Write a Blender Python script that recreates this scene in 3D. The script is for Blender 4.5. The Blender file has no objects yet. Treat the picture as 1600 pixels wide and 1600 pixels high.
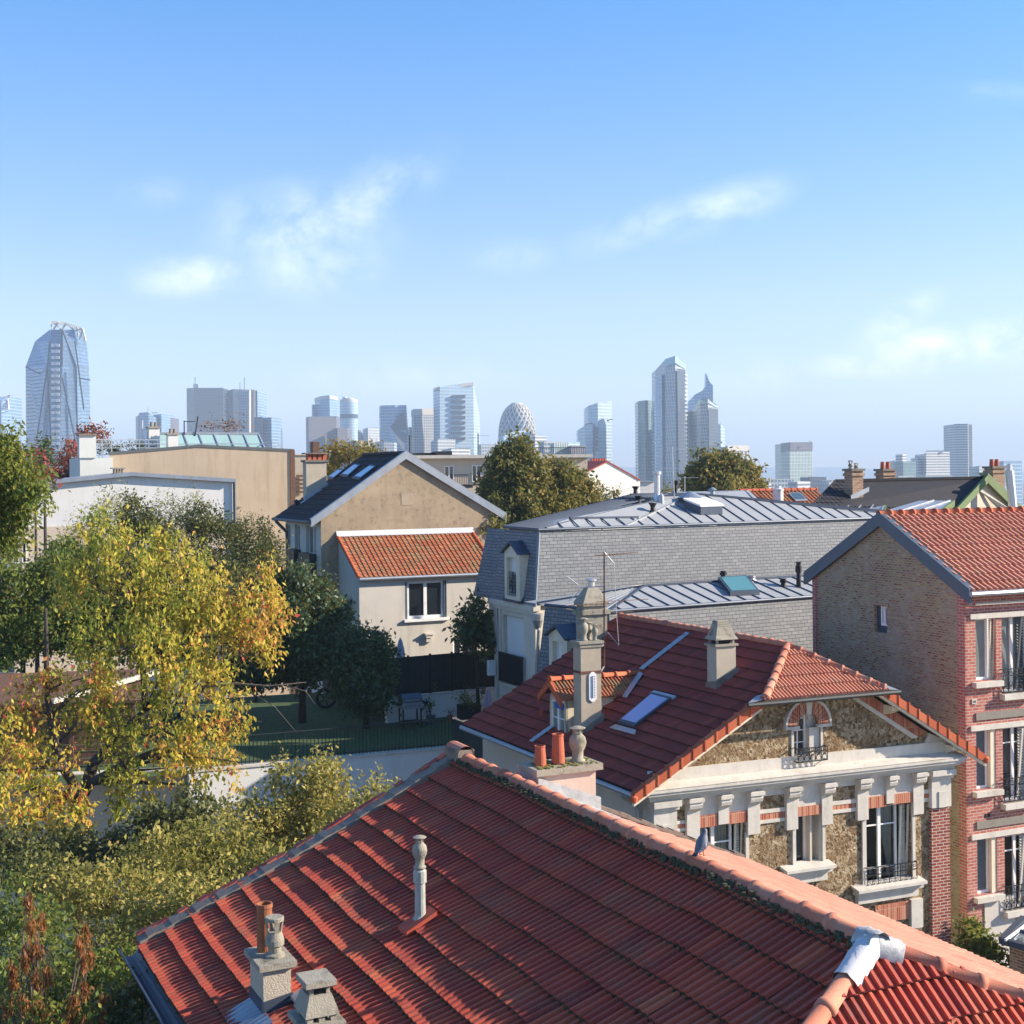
import bpy, bmesh, math, random
import numpy as np
from mathutils import Vector
R = random.Random(11)
rng = np.random.default_rng(11)
scene = bpy.context.scene
COL = scene.collection
Vec = Vector
FL, HX, HY, ROLL = 2150.0, 800.0, 740.0, 0.01     # focal length and horizon of the survey, in photo pixels

# ---------------------------------------------------------------- survey helpers
def ray(px, py):
    x, y = px-HX, py-HY
    return Vec(((x-ROLL*y)/FL, 1.0, -(y+ROLL*x)/FL))
def P(px, py, Y):
    return ray(px, py)*Y
def hit(px, py, co, no):
    d = ray(px, py)
    return d*(co.dot(no)/d.dot(no))
def rad(a): return math.radians(a)

class Frame:
    """plan frame of one building: s runs along its front, t runs away from us"""
    def __init__(self, x, y, aU, aV=None):
        if aV is None: aV = aU-90
        self.o = Vec((x, y, 0)); self.U = Vec((math.sin(rad(aU)), math.cos(rad(aU)), 0))
        self.V = Vec((math.sin(rad(aV)), math.cos(rad(aV)), 0))
    def __call__(self, s, t, z): return self.o+self.U*s+self.V*t+Vec((0, 0, z))
    def st(self, p):
        d = p-self.o; det = self.U.x*self.V.y-self.U.y*self.V.x
        return ((d.x*self.V.y-d.y*self.V.x)/det, (self.U.x*d.y-self.U.y*d.x)/det)
    def face(self, px, py, t=0.0):
        p = hit(px, py, self(0, t, 0), Vec((self.U.y, -self.U.x, 0))); return self.st(p)[0], p.z
    def side(self, px, py, s=0.0):
        p = hit(px, py, self(s, 0, 0), Vec((self.V.y, -self.V.x, 0))); return self.st(p)[1], p.z
    def slope(self, px, py, pts):
        a, b, c = pts; n = (b-a).cross(c-a); p = hit(px, py, a, n); s, t = self.st(p); return s, t, p.z

# ---------------------------------------------------------------- scene graph helpers
def tag(o, label=None, cat=None, group=None, kind=None):
    if label: o['label'] = label
    if cat: o['category'] = cat
    if group: o['group'] = group
    if kind: o['kind'] = kind
    return o
def thing(name, label, cat, loc, group=None):
    o = bpy.data.objects.new(name, None); COL.objects.link(o); o.location = Vec(loc)
    o.empty_display_size = .3
    return tag(o, label, cat, group)
def origin(o):
    l = Vec((0, 0, 0))
    while o is not None: l += o.location; o = o.parent
    return l
def finish(name, verts, faces, mat, parent=None, smooth=False, tint=None, clips=(), recalc=True, uv=True):
    me = bpy.data.meshes.new(name)
    verts = np.asarray([tuple(v) for v in verts] if not isinstance(verts, np.ndarray) else verts, dtype=np.float64)
    off = origin(parent) if parent is not None else Vec((verts[:, 0].mean(), verts[:, 1].mean(), verts[:, 2].min()))
    vv = verts-np.array(off)
    if isinstance(faces, np.ndarray):
        nf, k = faces.shape
        me.vertices.add(len(vv)); me.vertices.foreach_set('co', vv.astype(np.float32).ravel())
        me.loops.add(nf*k); me.loops.foreach_set('vertex_index', faces.astype(np.int32).ravel())
        me.polygons.add(nf); me.polygons.foreach_set('loop_start', np.arange(0, nf*k, k, dtype=np.int32))
        me.polygons.foreach_set('loop_total', np.full(nf, k, dtype=np.int32))
        me.update(calc_edges=True)
    else:
        me.from_pydata([tuple(v) for v in vv], [], faces)
    if tint is not None:
        a = me.attributes.new('tint', 'FLOAT', 'POINT'); a.data.foreach_set('value', np.asarray(tint, dtype=np.float32))
    if clips or recalc:
        bm = bmesh.new(); bm.from_mesh(me)
        if recalc: bmesh.ops.recalc_face_normals(bm, faces=bm.faces)
        for co, no in clips:
            bmesh.ops.bisect_plane(bm, geom=bm.verts[:]+bm.edges[:]+bm.faces[:], plane_co=co-off, plane_no=no, clear_outer=True)
        bm.to_mesh(me); bm.free()
    if uv and len(me.polygons):
        nl = len(me.loops); npoly = len(me.polygons)
        co = np.empty(len(me.vertices)*3, np.float32); me.vertices.foreach_get('co', co); co = co.reshape(-1, 3)+np.array(off, dtype=np.float32)
        li = np.empty(nl, np.int32); me.loops.foreach_get('vertex_index', li)
        no = np.empty(npoly*3, np.float32); me.polygons.foreach_get('normal', no); no = no.reshape(-1, 3)
        lt = np.empty(npoly, np.int32); me.polygons.foreach_get('loop_total', lt)
        T = np.stack([-no[:, 1], no[:, 0], np.zeros(npoly)], 1); ln = np.linalg.norm(T, axis=1)
        T[ln < .05] = (1, 0, 0); ln[ln < .05] = 1; T /= ln[:, None]
        W = np.cross(no, T); W[W[:, 2] < 0] *= -1
        Tl, Wl = np.repeat(T, lt, 0), np.repeat(W, lt, 0); pl = co[li]
        uvs = np.stack([(pl*Tl).sum(1), (pl*Wl).sum(1)], 1).astype(np.float32)
        l = me.uv_layers.new(name='UVMap'); l.data.foreach_set('uv', uvs.ravel())
    if smooth: me.polygons.foreach_set('use_smooth', np.ones(len(me.polygons), bool))
    for m in (mat if isinstance(mat, (list, tuple)) else [mat]): me.materials.append(m)
    o = bpy.data.objects.new(name, me); COL.objects.link(o)
    if parent is not None: o.parent = parent
    else: o.location = off
    return o

class MB:
    def __init__(self): self.v = []; self.f = []; self.t = []
    def add(self, pts, faces, tint=0.5):
        b = len(self.v); self.v += [Vec(p) for p in pts]; self.t += [tint]*len(pts)
        self.f += [tuple(b+i for i in f) for f in faces]; return self
    def poly(self, *pts, tint=.5): return self.add(pts, [tuple(range(len(pts)))], tint)
    def prism(self, pts, vec, tint=.5):
        n = len(pts); vec = Vec(vec); q = [Vec(p) for p in pts]; q += [p+vec for p in q]
        return self.add(q, [tuple(range(n)), tuple(range(2*n-1, n-1, -1))]+[(i, (i+1) % n, n+(i+1) % n, n+i) for i in range(n)], tint)
    def fbox(self, F, s0, s1, t0, t1, z0, z1, tint=.5):
        return self.prism([F(s0, t0, z0), F(s1, t0, z0), F(s1, t1, z0), F(s0, t1, z0)], (0, 0, z1-z0), tint)
    def box(self, c, a, b, h, tint=.5):     # centre of base, half-vectors a, b, height
        c = Vec(c); a = Vec(a); b = Vec(b)
        return self.prism([c-a-b, c+a-b, c+a+b, c-a+b], (0, 0, h), tint)
    def bar(self, p, q, w, h=None, tint=.5):
        p, q = Vec(p), Vec(q); d = (q-p).normalized(); h = h or w
        a = d.cross(Vec((0, 0, 1)));
        if a.length < .01: a = Vec((1, 0, 0))
        a.normalize(); b = a.cross(d)
        a *= w/2; b *= h/2
        return self.prism([p-a-b, p+a-b, p+a+b, p-a+b], q-p, tint)
    def tube(self, pts, r, n=8, tint=.5):
        pts = [Vec(p) for p in pts]; rs = r if isinstance(r, (list, tuple)) else [r]*len(pts)
        vs = []; fs = []; pa = None
        for i, p in enumerate(pts):
            d = (pts[min(i+1, len(pts)-1)]-pts[max(i-1, 0)]).normalized()
            a = pa if pa is not None else (Vec((0, 0, 1)) if abs(d.z) < .9 else Vec((1, 0, 0)))
            a = (a-d*a.dot(d));
            if a.length < 1e-5: a = d.orthogonal()
            a.normalize(); pa = a; b = d.cross(a)
            for k in range(n):
                th = 2*math.pi*k/n; vs.append(p+(a*math.cos(th)+b*math.sin(th))*rs[i])
        for i in range(len(pts)-1):
            for k in range(n): fs.append((i*n+k, i*n+(k+1) % n, (i+1)*n+(k+1) % n, (i+1)*n+k))
        fs.append(tuple(range(n))[::-1]); fs.append(tuple(range((len(pts)-1)*n, len(pts)*n)))
        return self.add(vs, fs, tint)
    def lathe(self, c, prof, n=18, tint=.5):
        c = Vec(c); vs = []; fs = []
        for r, z in prof:
            for k in range(n):
                th = 2*math.pi*k/n; vs.append(c+Vec((r*math.cos(th), r*math.sin(th), z)))
        for i in range(len(prof)-1):
            for k in range(n): fs.append((i*n+k, i*n+(k+1) % n, (i+1)*n+(k+1) % n, (i+1)*n+k))
        fs.append(tuple(range(n))[::-1]); fs.append(tuple(range((len(prof)-1)*n, len(prof)*n)))
        return self.add(vs, fs, tint)
    def build(self, name, mat, parent=None, smooth=False, clips=(), recalc=True, **tags):
        o = finish(name, self.v, self.f, mat, parent, smooth, self.t, clips, recalc)
        if tags: tag(o, **tags)
        return o

# ---------------------------------------------------------------- node / material helpers
def nd(nt, typ, ins=None, **props):
    n = nt.nodes.new(typ)
    for k, v in props.items(): setattr(n, k, v)
    for k, v in (ins or {}).items():
        s = n.inputs[k]
        if isinstance(v, bpy.types.NodeSocket): nt.links.new(v, s)
        else: s.default_value = v
    return n
def c4(c): return (c[0], c[1], c[2], 1.0)
def math_(nt, op, a, b=0.0, c=None, clamp=False):
    n = nd(nt, 'ShaderNodeMath', {0: a, 1: b}, operation=op, use_clamp=clamp)
    if c is not None:
        if isinstance(c, bpy.types.NodeSocket): nt.links.new(c, n.inputs[2])
        else: n.inputs[2].default_value = c
    return n.outputs[0]
def mixc(nt, f, a, b, mode='MIX'):
    n = nd(nt, 'ShaderNodeMix', None, data_type='RGBA', blend_type=mode)
    for i, v in ((0, f), (6, a), (7, b)):
        s = n.inputs[i]
        if isinstance(v, bpy.types.NodeSocket): nt.links.new(v, s)
        else: s.default_value = v if i == 0 else c4(v)
    return n.outputs[2]
def ramp(nt, fac, stops, interp='LINEAR'):
    n = nd(nt, 'ShaderNodeValToRGB', {0: fac}); e = n.color_ramp.elements; n.color_ramp.interpolation = interp
    while len(e) < len(stops): e.new(.5)
    for el, (p, c) in zip(e, stops): el.position = p; el.color = c4(c) if not isinstance(c, (int, float)) else (c, c, c, 1)
    return n.outputs[0]
def new_mat(name):
    m = bpy.data.materials.new(name); m.use_nodes = True; nt = m.node_tree; nt.nodes.clear()
    out = nd(nt, 'ShaderNodeOutputMaterial'); return m, nt, out
def coords(nt, kind='Object', scale=(1, 1, 1)):
    t = nd(nt, 'ShaderNodeTexCoord')
    return nd(nt, 'ShaderNodeMapping', {0: t.outputs[kind], 'Scale': scale}).outputs[0]
def noise(nt, vec, scale, detail=4, rough=.6, dist=0.0):
    return nd(nt, 'ShaderNodeTexNoise', {'Vector': vec, 'Scale': scale, 'Detail': detail, 'Roughness': rough, 'Distortion': dist}).outputs[0]
def principled(nt, out, col, rough=.8, metal=0.0, bump=None, bstr=.3, bdist=.02, spec=.5):
    b = nd(nt, 'ShaderNodeBsdfPrincipled', {'Roughness': rough, 'Metallic': metal, 'Specular IOR Level': spec})
    if isinstance(col, bpy.types.NodeSocket): nt.links.new(col, b.inputs['Base Color'])
    else: b.inputs['Base Color'].default_value = c4(col)
    if bump is not None:
        n = nd(nt, 'ShaderNodeBump', {'Strength': bstr, 'Distance': bdist, 'Height': bump}); nt.links.new(n.outputs[0], b.inputs['Normal'])
    nt.links.new(b.outputs[0], out.inputs[0]); return b
def mul(c, k): return tuple(x*k for x in c)

def plaster(name, col, dirty=None, scale=1.2, var=.14, rough=.9, streak=.5, fine=22, bump=.25, spots=0.0):
    m, nt, out = new_mat(name); v = coords(nt); vs = coords(nt, 'Object', (1, 1, .12))
    n1 = noise(nt, v, scale, 6, .65); n2 = noise(nt, vs, 2.2, 6, .7); n3 = noise(nt, v, fine, 4, .6)
    dirty = dirty or mul(col, .62)
    c = mixc(nt, ramp(nt, n1, [(.3, 0.0), (.75, 1.0)]), mul(col, 1-var), mul(col, 1+var*.6))
    c = mixc(nt, math_(nt, 'MULTIPLY', ramp(nt, n2, [(.5, 0.0), (.78, 1.0)]), streak), c, dirty)
    c = mixc(nt, math_(nt, 'MULTIPLY', n3, .35), c, mul(col, .75), 'MIX')
    if spots:
        n4 = noise(nt, v, 4.5, 8, .72)
        c = mixc(nt, math_(nt, 'MULTIPLY', ramp(nt, n4, [(.52, 0.0), (.66, 1.0)]), spots), c, mul(dirty, .6))
    principled(nt, out, c, rough, 0, n3, bump, .02, .25); return m
def plain(name, col, rough=.5, metal=0.0, var=.12, scale=6, bump=.05, spec=.5):
    m, nt, out = new_mat(name); v = coords(nt); n = noise(nt, v, scale, 5, .65)
    c = mixc(nt, ramp(nt, n, [(.25, 0.0), (.8, 1.0)]), mul(col, 1-var), mul(col, 1+var))
    principled(nt, out, c, rough, metal, noise(nt, v, scale*5, 3), bump, .01, spec); return m
def tiles(name, a, b, c_, moss=(.05, .055, .025), mossamt=.5, rough=.75, lichen=0.0, lichcol=(.32, .30, .2)):
    m, nt, out = new_mat(name); v = coords(nt)
    t = nd(nt, 'ShaderNodeAttribute', attribute_name='tint').outputs['Fac']
    n1 = noise(nt, v, 2.0, 6, .7); n2 = noise(nt, v, 14, 6, .75); n3 = noise(nt, v, 60, 3)
    f = math_(nt, 'ADD', math_(nt, 'MULTIPLY', t, .6), math_(nt, 'MULTIPLY', n2, .4))
    c = ramp(nt, f, [(.15, a), (.5, b), (.85, c_)])
    d = math_(nt, 'MULTIPLY', ramp(nt, math_(nt, 'ADD', math_(nt, 'MULTIPLY', n1, .5), math_(nt, 'MULTIPLY', n2, .5)), [(.5, 0.0), (.68, 1.0)]), mossamt)
    c = mixc(nt, d, c, moss)
    if lichen:
        l = math_(nt, 'MULTIPLY', ramp(nt, math_(nt, 'ADD', math_(nt, 'MULTIPLY', n1, .55), math_(nt, 'MULTIPLY', n3, .45)), [(.5, 0.0), (.6, 1.0)]), lichen)
        c = mixc(nt, l, c, lichcol)
    principled(nt, out, c, rough, 0, n2, .35, .008, .35); return m
def brick(name, cols, mortar, w=.22, h=.075, ms=.012, patch=None, patchamt=.6, bump=.5, off=.5, patchscale=.8, rough=.9):
    m, nt, out = new_mat(name); uv = coords(nt, 'UV'); v = coords(nt)
    bt = nd(nt, 'ShaderNodeTexBrick', {'Vector': uv, 'Color1': (0, 0, 0, 1), 'Color2': (1, 1, 1, 1), 'Mortar': (.5, .5, .5, 1), 'Scale': 1.0,
            'Mortar Size': ms, 'Mortar Smooth': .15, 'Bias': 0.0, 'Brick Width': w, 'Row Height': h}, offset=off)
    n2 = noise(nt, v, 9, 6, .7); n1 = noise(nt, v, patchscale, 5, .65)
    k = len(cols); f = math_(nt, 'ADD', math_(nt, 'MULTIPLY', bt.outputs[0], .8), math_(nt, 'MULTIPLY', n2, .2))
    c = ramp(nt, f, [((i+.5)/k, x) for i, x in enumerate(cols)])
    c = mixc(nt, math_(nt, 'MULTIPLY', noise(nt, v, 40, 4, .7), .35), c, mul(cols[0], .6))
    if patch: c = mixc(nt, math_(nt, 'MULTIPLY', ramp(nt, noise(nt, coords(nt, 'Object', (1, 1, 1.7)), patchscale*.6, 5, .7, .4), [(.52, 0.0), (.64, 1.0)]), .32), c, mul(cols[0], 1.1))
    if patch: c = mixc(nt, math_(nt, 'MULTIPLY', ramp(nt, math_(nt, 'ADD', math_(nt, 'MULTIPLY', n1, .6), math_(nt, 'MULTIPLY', n2, .4)), [(.48, 0.0), (.62, 1.0)]), patchamt), c, patch)
    c = mixc(nt, bt.outputs[1], c, mortar)
    hgt = math_(nt, 'SUBTRACT', math_(nt, 'MULTIPLY', n2, .3), bt.outputs[1])
    principled(nt, out, c, rough, 0, hgt, bump, .012, .3); return m
def rubble(name):
    m, nt, out = new_mat(name); v = coords(nt)
    w = nd(nt, 'ShaderNodeTexVoronoi', {'Vector': v, 'Scale': 15.0, 'Randomness': 1.0}); w2 = nd(nt, 'ShaderNodeTexVoronoi', {'Vector': v, 'Scale': 11.0}, feature='DISTANCE_TO_EDGE')
    big = nd(nt, 'ShaderNodeTexVoronoi', {'Vector': coords(nt, 'Object', (1, 1, 1.6)), 'Scale': 3.0})
    n = noise(nt, v, 30, 6, .8); n1 = noise(nt, v, 3.2, 4, .6)
    sep = nd(nt, 'ShaderNodeSeparateColor', {0: w.outputs['Color']}).outputs[0]
    c = ramp(nt, sep, [(.05, (.13, .08, .04)), (.35, (.31, .21, .11)), (.6, (.42, .33, .20)), (.82, (.52, .42, .28)), (.97, (.28, .17, .075))])
    sb = nd(nt, 'ShaderNodeSeparateColor', {0: big.outputs['Color']}).outputs[1]
    c = mixc(nt, math_(nt, 'MULTIPLY', ramp(nt, sb, [(.62, 0.0), (.7, 1.0)]), .55), c, (.17, .095, .04))
    c = mixc(nt, ramp(nt, n, [(.53, 0.0), (.66, .9)]), c, (.06, .045, .03))
    c = mixc(nt, ramp(nt, w2.outputs[0], [(.0, .35), (.06, 0.0)]), c, (.44, .37, .27))
    h = math_(nt, 'ADD', w2.outputs[0], math_(nt, 'MULTIPLY', n, .8))
    principled(nt, out, c, .95, 0, h, .9, .05, .2); return m
def leafmat(name, stops, trans=.35, rough=.55):
    m, nt, out = new_mat(name)
    t = nd(nt, 'ShaderNodeAttribute', attribute_name='tint').outputs['Fac']
    c = ramp(nt, t, stops)
    b = nd(nt, 'ShaderNodeBsdfPrincipled', {'Roughness': rough, 'Base Color': c, 'Specular IOR Level': .3})
    tr = nd(nt, 'ShaderNodeBsdfTranslucent', {'Color': mixc(nt, .5, c, mul((1, .9, .25), .5))})
    x = nd(nt, 'ShaderNodeMixShader', {0: trans, 1: b.outputs[0], 2: tr.outputs[0]}); nt.links.new(x.outputs[0], out.inputs[0]); return m
def curtain_wall(name, glass, frame, fl=3.6, bay=1.6, lw=.22, lh=.3, rough=.12, var=.5, metal=0.0, diag=0.0, spec=.8, dark=None):
    m, nt, out = new_mat(name); uv = coords(nt, 'UV'); sp = nd(nt, 'ShaderNodeSeparateXYZ', {0: uv})
    u, w = sp.outputs[0], sp.outputs[1]
    if diag: u = math_(nt, 'ADD', u, math_(nt, 'MULTIPLY', w, diag))
    u = math_(nt, 'DIVIDE', u, bay); w = math_(nt, 'DIVIDE', w, fl)
    fu = math_(nt, 'LESS_THAN', math_(nt, 'FRACT', u), lw); fw = math_(nt, 'LESS_THAN', math_(nt, 'FRACT', w), lh)
    line = math_(nt, 'MAXIMUM', fu, fw)
    cell = nd(nt, 'ShaderNodeCombineXYZ', {0: math_(nt, 'FLOOR', u), 1: math_(nt, 'FLOOR', w)})
    wn = nd(nt, 'ShaderNodeTexWhiteNoise', {0: cell.outputs[0]}, noise_dimensions='2D').outputs[0]
    big = noise(nt, coords(nt, 'Object', (.02, .02, .02)), 1.0, 3)
    g = mixc(nt, math_(nt, 'MULTIPLY', wn, var), glass, dark or mul(glass, .35))
    g = mixc(nt, ramp(nt, big, [(.4, 0.0), (.65, .5)]), g, mul(glass, 1.5))
    c = mixc(nt, line, g, frame)
    r = math_(nt, 'ADD', math_(nt, 'MULTIPLY', line, .5), rough)
    b = principled(nt, out, c, .5, metal, None, spec=spec); nt.links.new(r, b.inputs['Roughness']); return m
def pane_dark(name, col=(.012, .016, .022), rough=.04):
    m, nt, out = new_mat(name); n = noise(nt, coords(nt), 1.5, 3)
    principled(nt, out, mixc(nt, n, mul(col, .5), mul(col, 1.8)), rough, 0, noise(nt, coords(nt), 3, 2), .02, .01, 1.0); return m
def pane_clear(name):
    m, nt, out = new_mat(name); fr = nd(nt, 'ShaderNodeFresnel', {'IOR': 1.6})
    a = nd(nt, 'ShaderNodeBsdfTransparent', {'Color': (.86, .9, .88, 1)}); g = nd(nt, 'ShaderNodeBsdfGlossy', {'Roughness': .03})
    x = nd(nt, 'ShaderNodeMixShader', {0: fr.outputs[0], 1: a.outputs[0], 2: g.outputs[0]}); nt.links.new(x.outputs[0], out.inputs[0]); return m

MT = dict(
 tile_near=tiles('clay_tile_near', (.26, .036, .028), (.42, .067, .038), (.55, .13, .058), moss=(.075, .045, .03), mossamt=.6, lichen=.3, lichcol=(.34, .2, .11)),
 tile_main=tiles('clay_tile_dark', (.20, .034, .03), (.33, .058, .042), (.42, .085, .05), moss=(.05, .03, .024), mossamt=.5, lichen=.15, lichcol=(.25, .17, .12)),
 tile_orange=tiles('clay_tile_orange', (.24, .065, .03), (.36, .115, .05), (.46, .18, .085), moss=(.14, .12, .05), mossamt=.75, lichen=.75, lichcol=(.25, .22, .11)),
 tile_pink=tiles('clay_tile_pink', (.38, .14, .09), (.50, .21, .135), (.58, .27, .18), mossamt=.15, lichen=.3, lichcol=(.42, .34, .2)),
 tile_black=tiles('dark_tile', (.016, .016, .02), (.028, .026, .03), (.05, .042, .042), mossamt=.3, lichen=.1, lichcol=(.1, .07, .05)),
 ridge=tiles('clay_ridge', (.36, .10, .06), (.47, .16, .09), (.56, .22, .13), moss=(.2, .14, .09), mossamt=.35, lichen=.4, lichcol=(.4, .33, .26)),
 verge=tiles('clay_verge', (.40, .08, .03), (.48, .11, .045), (.54, .15, .06), mossamt=.25),
 joint=plain('mossy_shaded_joint', (.035, .028, .02), .95, var=.6, scale=18, bump=.5),  # one dark colour for moss and for the shade between courses
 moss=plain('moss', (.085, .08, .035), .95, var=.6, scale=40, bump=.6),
 mortar=plaster('mortar_fillet', (.24, .20, .16), spots=.8, scale=6),
 cream=plaster('cream_render', (.56, .50, .40), scale=.9, streak=.25),
 cream_dirty=plaster('cream_facade', (.66, .60, .49), (.30, .26, .2), scale=1.5, streak=.4),
 white_stone=plaster('white_stone', (.64, .60, .52), (.30, .26, .19), scale=2.5, streak=.6, var=.12, spots=.16),
 pinkish=plaster('pink_render', (.62, .47, .38), scale=3, streak=.25, fine=30),
 roughcast=plaster('roughcast', (.50, .44, .34), scale=4, streak=.2, fine=45, bump=.7),
 greywash=plaster('weathered_render', (.60, .56, .49), (.22, .24, .16), scale=1.1, streak=.55, var=.1),
 ochre=plaster('weathered_ochre_gable', (.40, .315, .21), (.20, .155, .11), scale=.7, streak=.55, spots=.5, var=.28),
 bluewhite=plaster('pale_render', (.66, .67, .61), scale=.8, streak=.3, var=.06),
 tan=plaster('streaked_tan_cladding', (.48, .385, .275), (.32, .24, .165), scale=.5, streak=.9, var=.1),
 whitewall=plaster('white_roughcast', (.74, .73, .68), (.45, .44, .38), scale=.6, streak=.35, var=.06),
 beige=plaster('beige_render', (.62, .52, .40), scale=.4, streak=.1, var=.06),
 concrete=plaster('lichened_concrete', (.36, .33, .26), (.13, .13, .08), scale=7, streak=.5, spots=.75, fine=60, bump=.6),
 zinc=plain('zinc', (.36, .39, .42), .42, .55, var=.16, scale=2.5, bump=.05),
 zinc_roof=plain('zinc_roof', (.31, .325, .33), .6, .0, var=.1, scale=1.6, bump=.04, spec=.3),
 zinc_dark=plain('dark_zinc', (.055, .075, .11), .5, .3, var=.15),
 lead=plain('lead_flashing', (.42, .42, .41), .6, .15, var=.3, scale=9, bump=.4),
 whitelead=plain('white_sheet', (.55, .55, .56), .7, 0, var=.1, scale=9, bump=.3),
 iron=plain('black_iron', (.012, .013, .016), .5, .2),
 rust=plain('rusty_pipe', (.16, .06, .035), .8, .1, var=.3, scale=25),
 alu=plain('aluminium', (.6, .6, .6), .4, .7),
 white=plain('white_paint', (.80, .80, .77), .45, var=.05),
 cream_paint=plain('cream_paint', (.70, .62, .46), .6, var=.12),
 grey=plain('grey_metal', (.10, .115, .12), .6, .2),
 slateblue=plain('slate_blue_paint', (.085, .115, .145), .5, .2, var=.12),
 darkgreen=plain('dark_green_panel', (.010, .022, .020), .6, 0, var=.3, scale=3),
 green=plain('green_paint', (.10, .155, .045), .6, 0, var=.2),
 blue=plain('blue_cloth', (.02, .11, .42), .8),
 cloth=plain('grey_curtain', (.42, .42, .38), .9, var=.15, scale=12),
 parasol=plain('pale_canvas', (.50, .50, .56), .9),
 lilac=plain('lilac_canvas', (.48, .40, .50), .9),
 lilac_glass=plain('skylight_film', (.40, .40, .62), .25, .1, var=.06, scale=2),
 green_glass=plain('green_skylight', (.10, .26, .23), .15, .2, var=.1, scale=1),
 teal_glass=plain('teal_glass', (.32, .48, .46), .2, .1, var=.2, scale=.3),
 blue_glass=plain('sky_glass', (.30, .42, .55), .1, .4, var=.2, scale=1),
 dark=plain('dark_interior', (.012, .012, .013), .9),
 wood=plain('brown_planks', (.13, .065, .04), .85, var=.4, scale=8),
 terracotta=plain('terracotta', (.42, .105, .05), .8, var=.18, scale=7, bump=.3),
 rustpot=plain('rusty_clay', (.32, .11, .045), .85, var=.35, scale=10, bump=.4),
 bark=plain('bark', (.055, .042, .034), .95, var=.5, scale=14, bump=1.0),
 palebark=plain('pale_bark', (.16, .13, .11), .95, var=.4, scale=14, bump=.8),
 rubble=rubble('meuliere_stone'),
 brick_gable=brick('weathered_brick', [(.16, .06, .035), (.31, .13, .06), (.34, .245, .10), (.46, .37, .165), (.20, .155, .085), (.42, .32, .145)], (.31, .275, .20), .17, .068, .016, patch=(.42, .38, .31), patchamt=.7, patchscale=1.3),
 brick_red=brick('red_brick', [(.35, .105, .078), (.43, .14, .105), (.50, .185, .135)], (.47, .36, .30), .22, .082, .011, bump=.3),
 brick_pier=brick('pier_brick', [(.20, .04, .03), (.30, .065, .045), (.36, .10, .06)], (.46, .38, .31), .22, .078, .012),
 brick_std=brick('arch_brick', [(.34, .075, .035), (.46, .14, .075), (.55, .27, .16)], (.5, .36, .26), .06, .4, .006, bump=.25, off=0.0),
 brick_tan=brick('chimney_brick', [(.22, .11, .06), (.33, .17, .09), (.42, .26, .14)], (.40, .33, .26), .2, .07, .012),
 slate=brick('slate', [(.165, .18, .195), (.18, .195, .21), (.20, .212, .222), (.235, .245, .25)], (.03, .035, .042), .30, .115, .009, patch=(.15, .16, .175), patchamt=.4, bump=.25, rough=.6),
 pane=pane_dark('dark_pane'), pane_grey=pane_dark('curtained_pane', (.16, .18, .17), .08), pane_blue=pane_dark('blue_pane', (.05, .08, .10), .05), glass=pane_clear('clear_pane'),
 grass=plain('lawn_grass', (.045, .085, .022), .95, var=.5, scale=5, bump=.8),
 soil=plain('ground_soil', (.11, .10, .08), .95, var=.3, scale=.4, bump=.4),
)
# ---------------------------------------------------------------- building kit
def tile_field(mb, O, e, f, Le, Lf, exp, tw, ribs=2, amp=.022, lift=.035, jit=.004, warp=None, rib=.5, seed=1, joints=None):
    """interlocking clay tiles: every tile lies a little flatter than the roof and laps the one below"""
    rr = random.Random(seed); e = e.normalized(); f = f.normalized(); n = e.cross(f)
    if n.z < 0: n = -n
    nr = int(math.ceil(Lf/exp)); ncol = int(math.ceil(Le/tw))
    prof = [(0.0, 0.0)]
    for i in range(ribs):
        a = (i+.12)/ribs; w = rib/ribs
        prof += [(a, 0.0), (a+w*.16, 1.0), (a+w*.84, .92), (a+w, 0.05)]
    prof.append((1.0, 0.0))
    for k in range(nr):
        f0 = k*exp; f1 = min((k+1)*exp, Lf)+exp*.08
        rowt = rr.uniform(-.12, .12); rown = rr.uniform(-jit, jit)*.7
        for c in range(ncol):
            x0 = c*tw; j = rr.uniform(-jit, jit)+rown; t = min(1, max(0, .5+rowt+rr.gauss(0, .13)))
            if rr.random() < .03: t = rr.choice((.02, .98))
            sl = rr.uniform(-.006, .006); skew = rr.uniform(-jit, jit)
            vs = []; m = len(prof)
            for row in range(3):
                for q, (x, h) in enumerate(prof):
                    xx = x0+x*tw; ff = f1 if row == 2 else f0+sl; hh = h*amp+skew*(x-.5)
                    nn = {0: lift+j-.035, 1: lift+j+hh, 2: .004+j*.3+hh}[row]
                    p = O+e*xx+f*ff+n*nn
                    if warp: p = p+Vec((0, 0, warp(xx/Le, min(ff/Lf, 1.0))))
                    vs.append(p)
            fs = []
            for row in ((0, 1) if joints is None else (1,)):
                for q in range(m-1): fs.append((row*m+q, row*m+q+1, (row+1)*m+q+1, (row+1)*m+q))
            mb.add(vs, fs, t)
            if joints is not None:      # mossy front edge of the tile, coloured dark for shade in the gap too
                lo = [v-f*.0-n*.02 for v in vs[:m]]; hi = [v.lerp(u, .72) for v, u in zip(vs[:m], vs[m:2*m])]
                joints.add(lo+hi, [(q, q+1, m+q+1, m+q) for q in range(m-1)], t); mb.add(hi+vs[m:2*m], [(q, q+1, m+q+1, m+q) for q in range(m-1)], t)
    return mb
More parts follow.
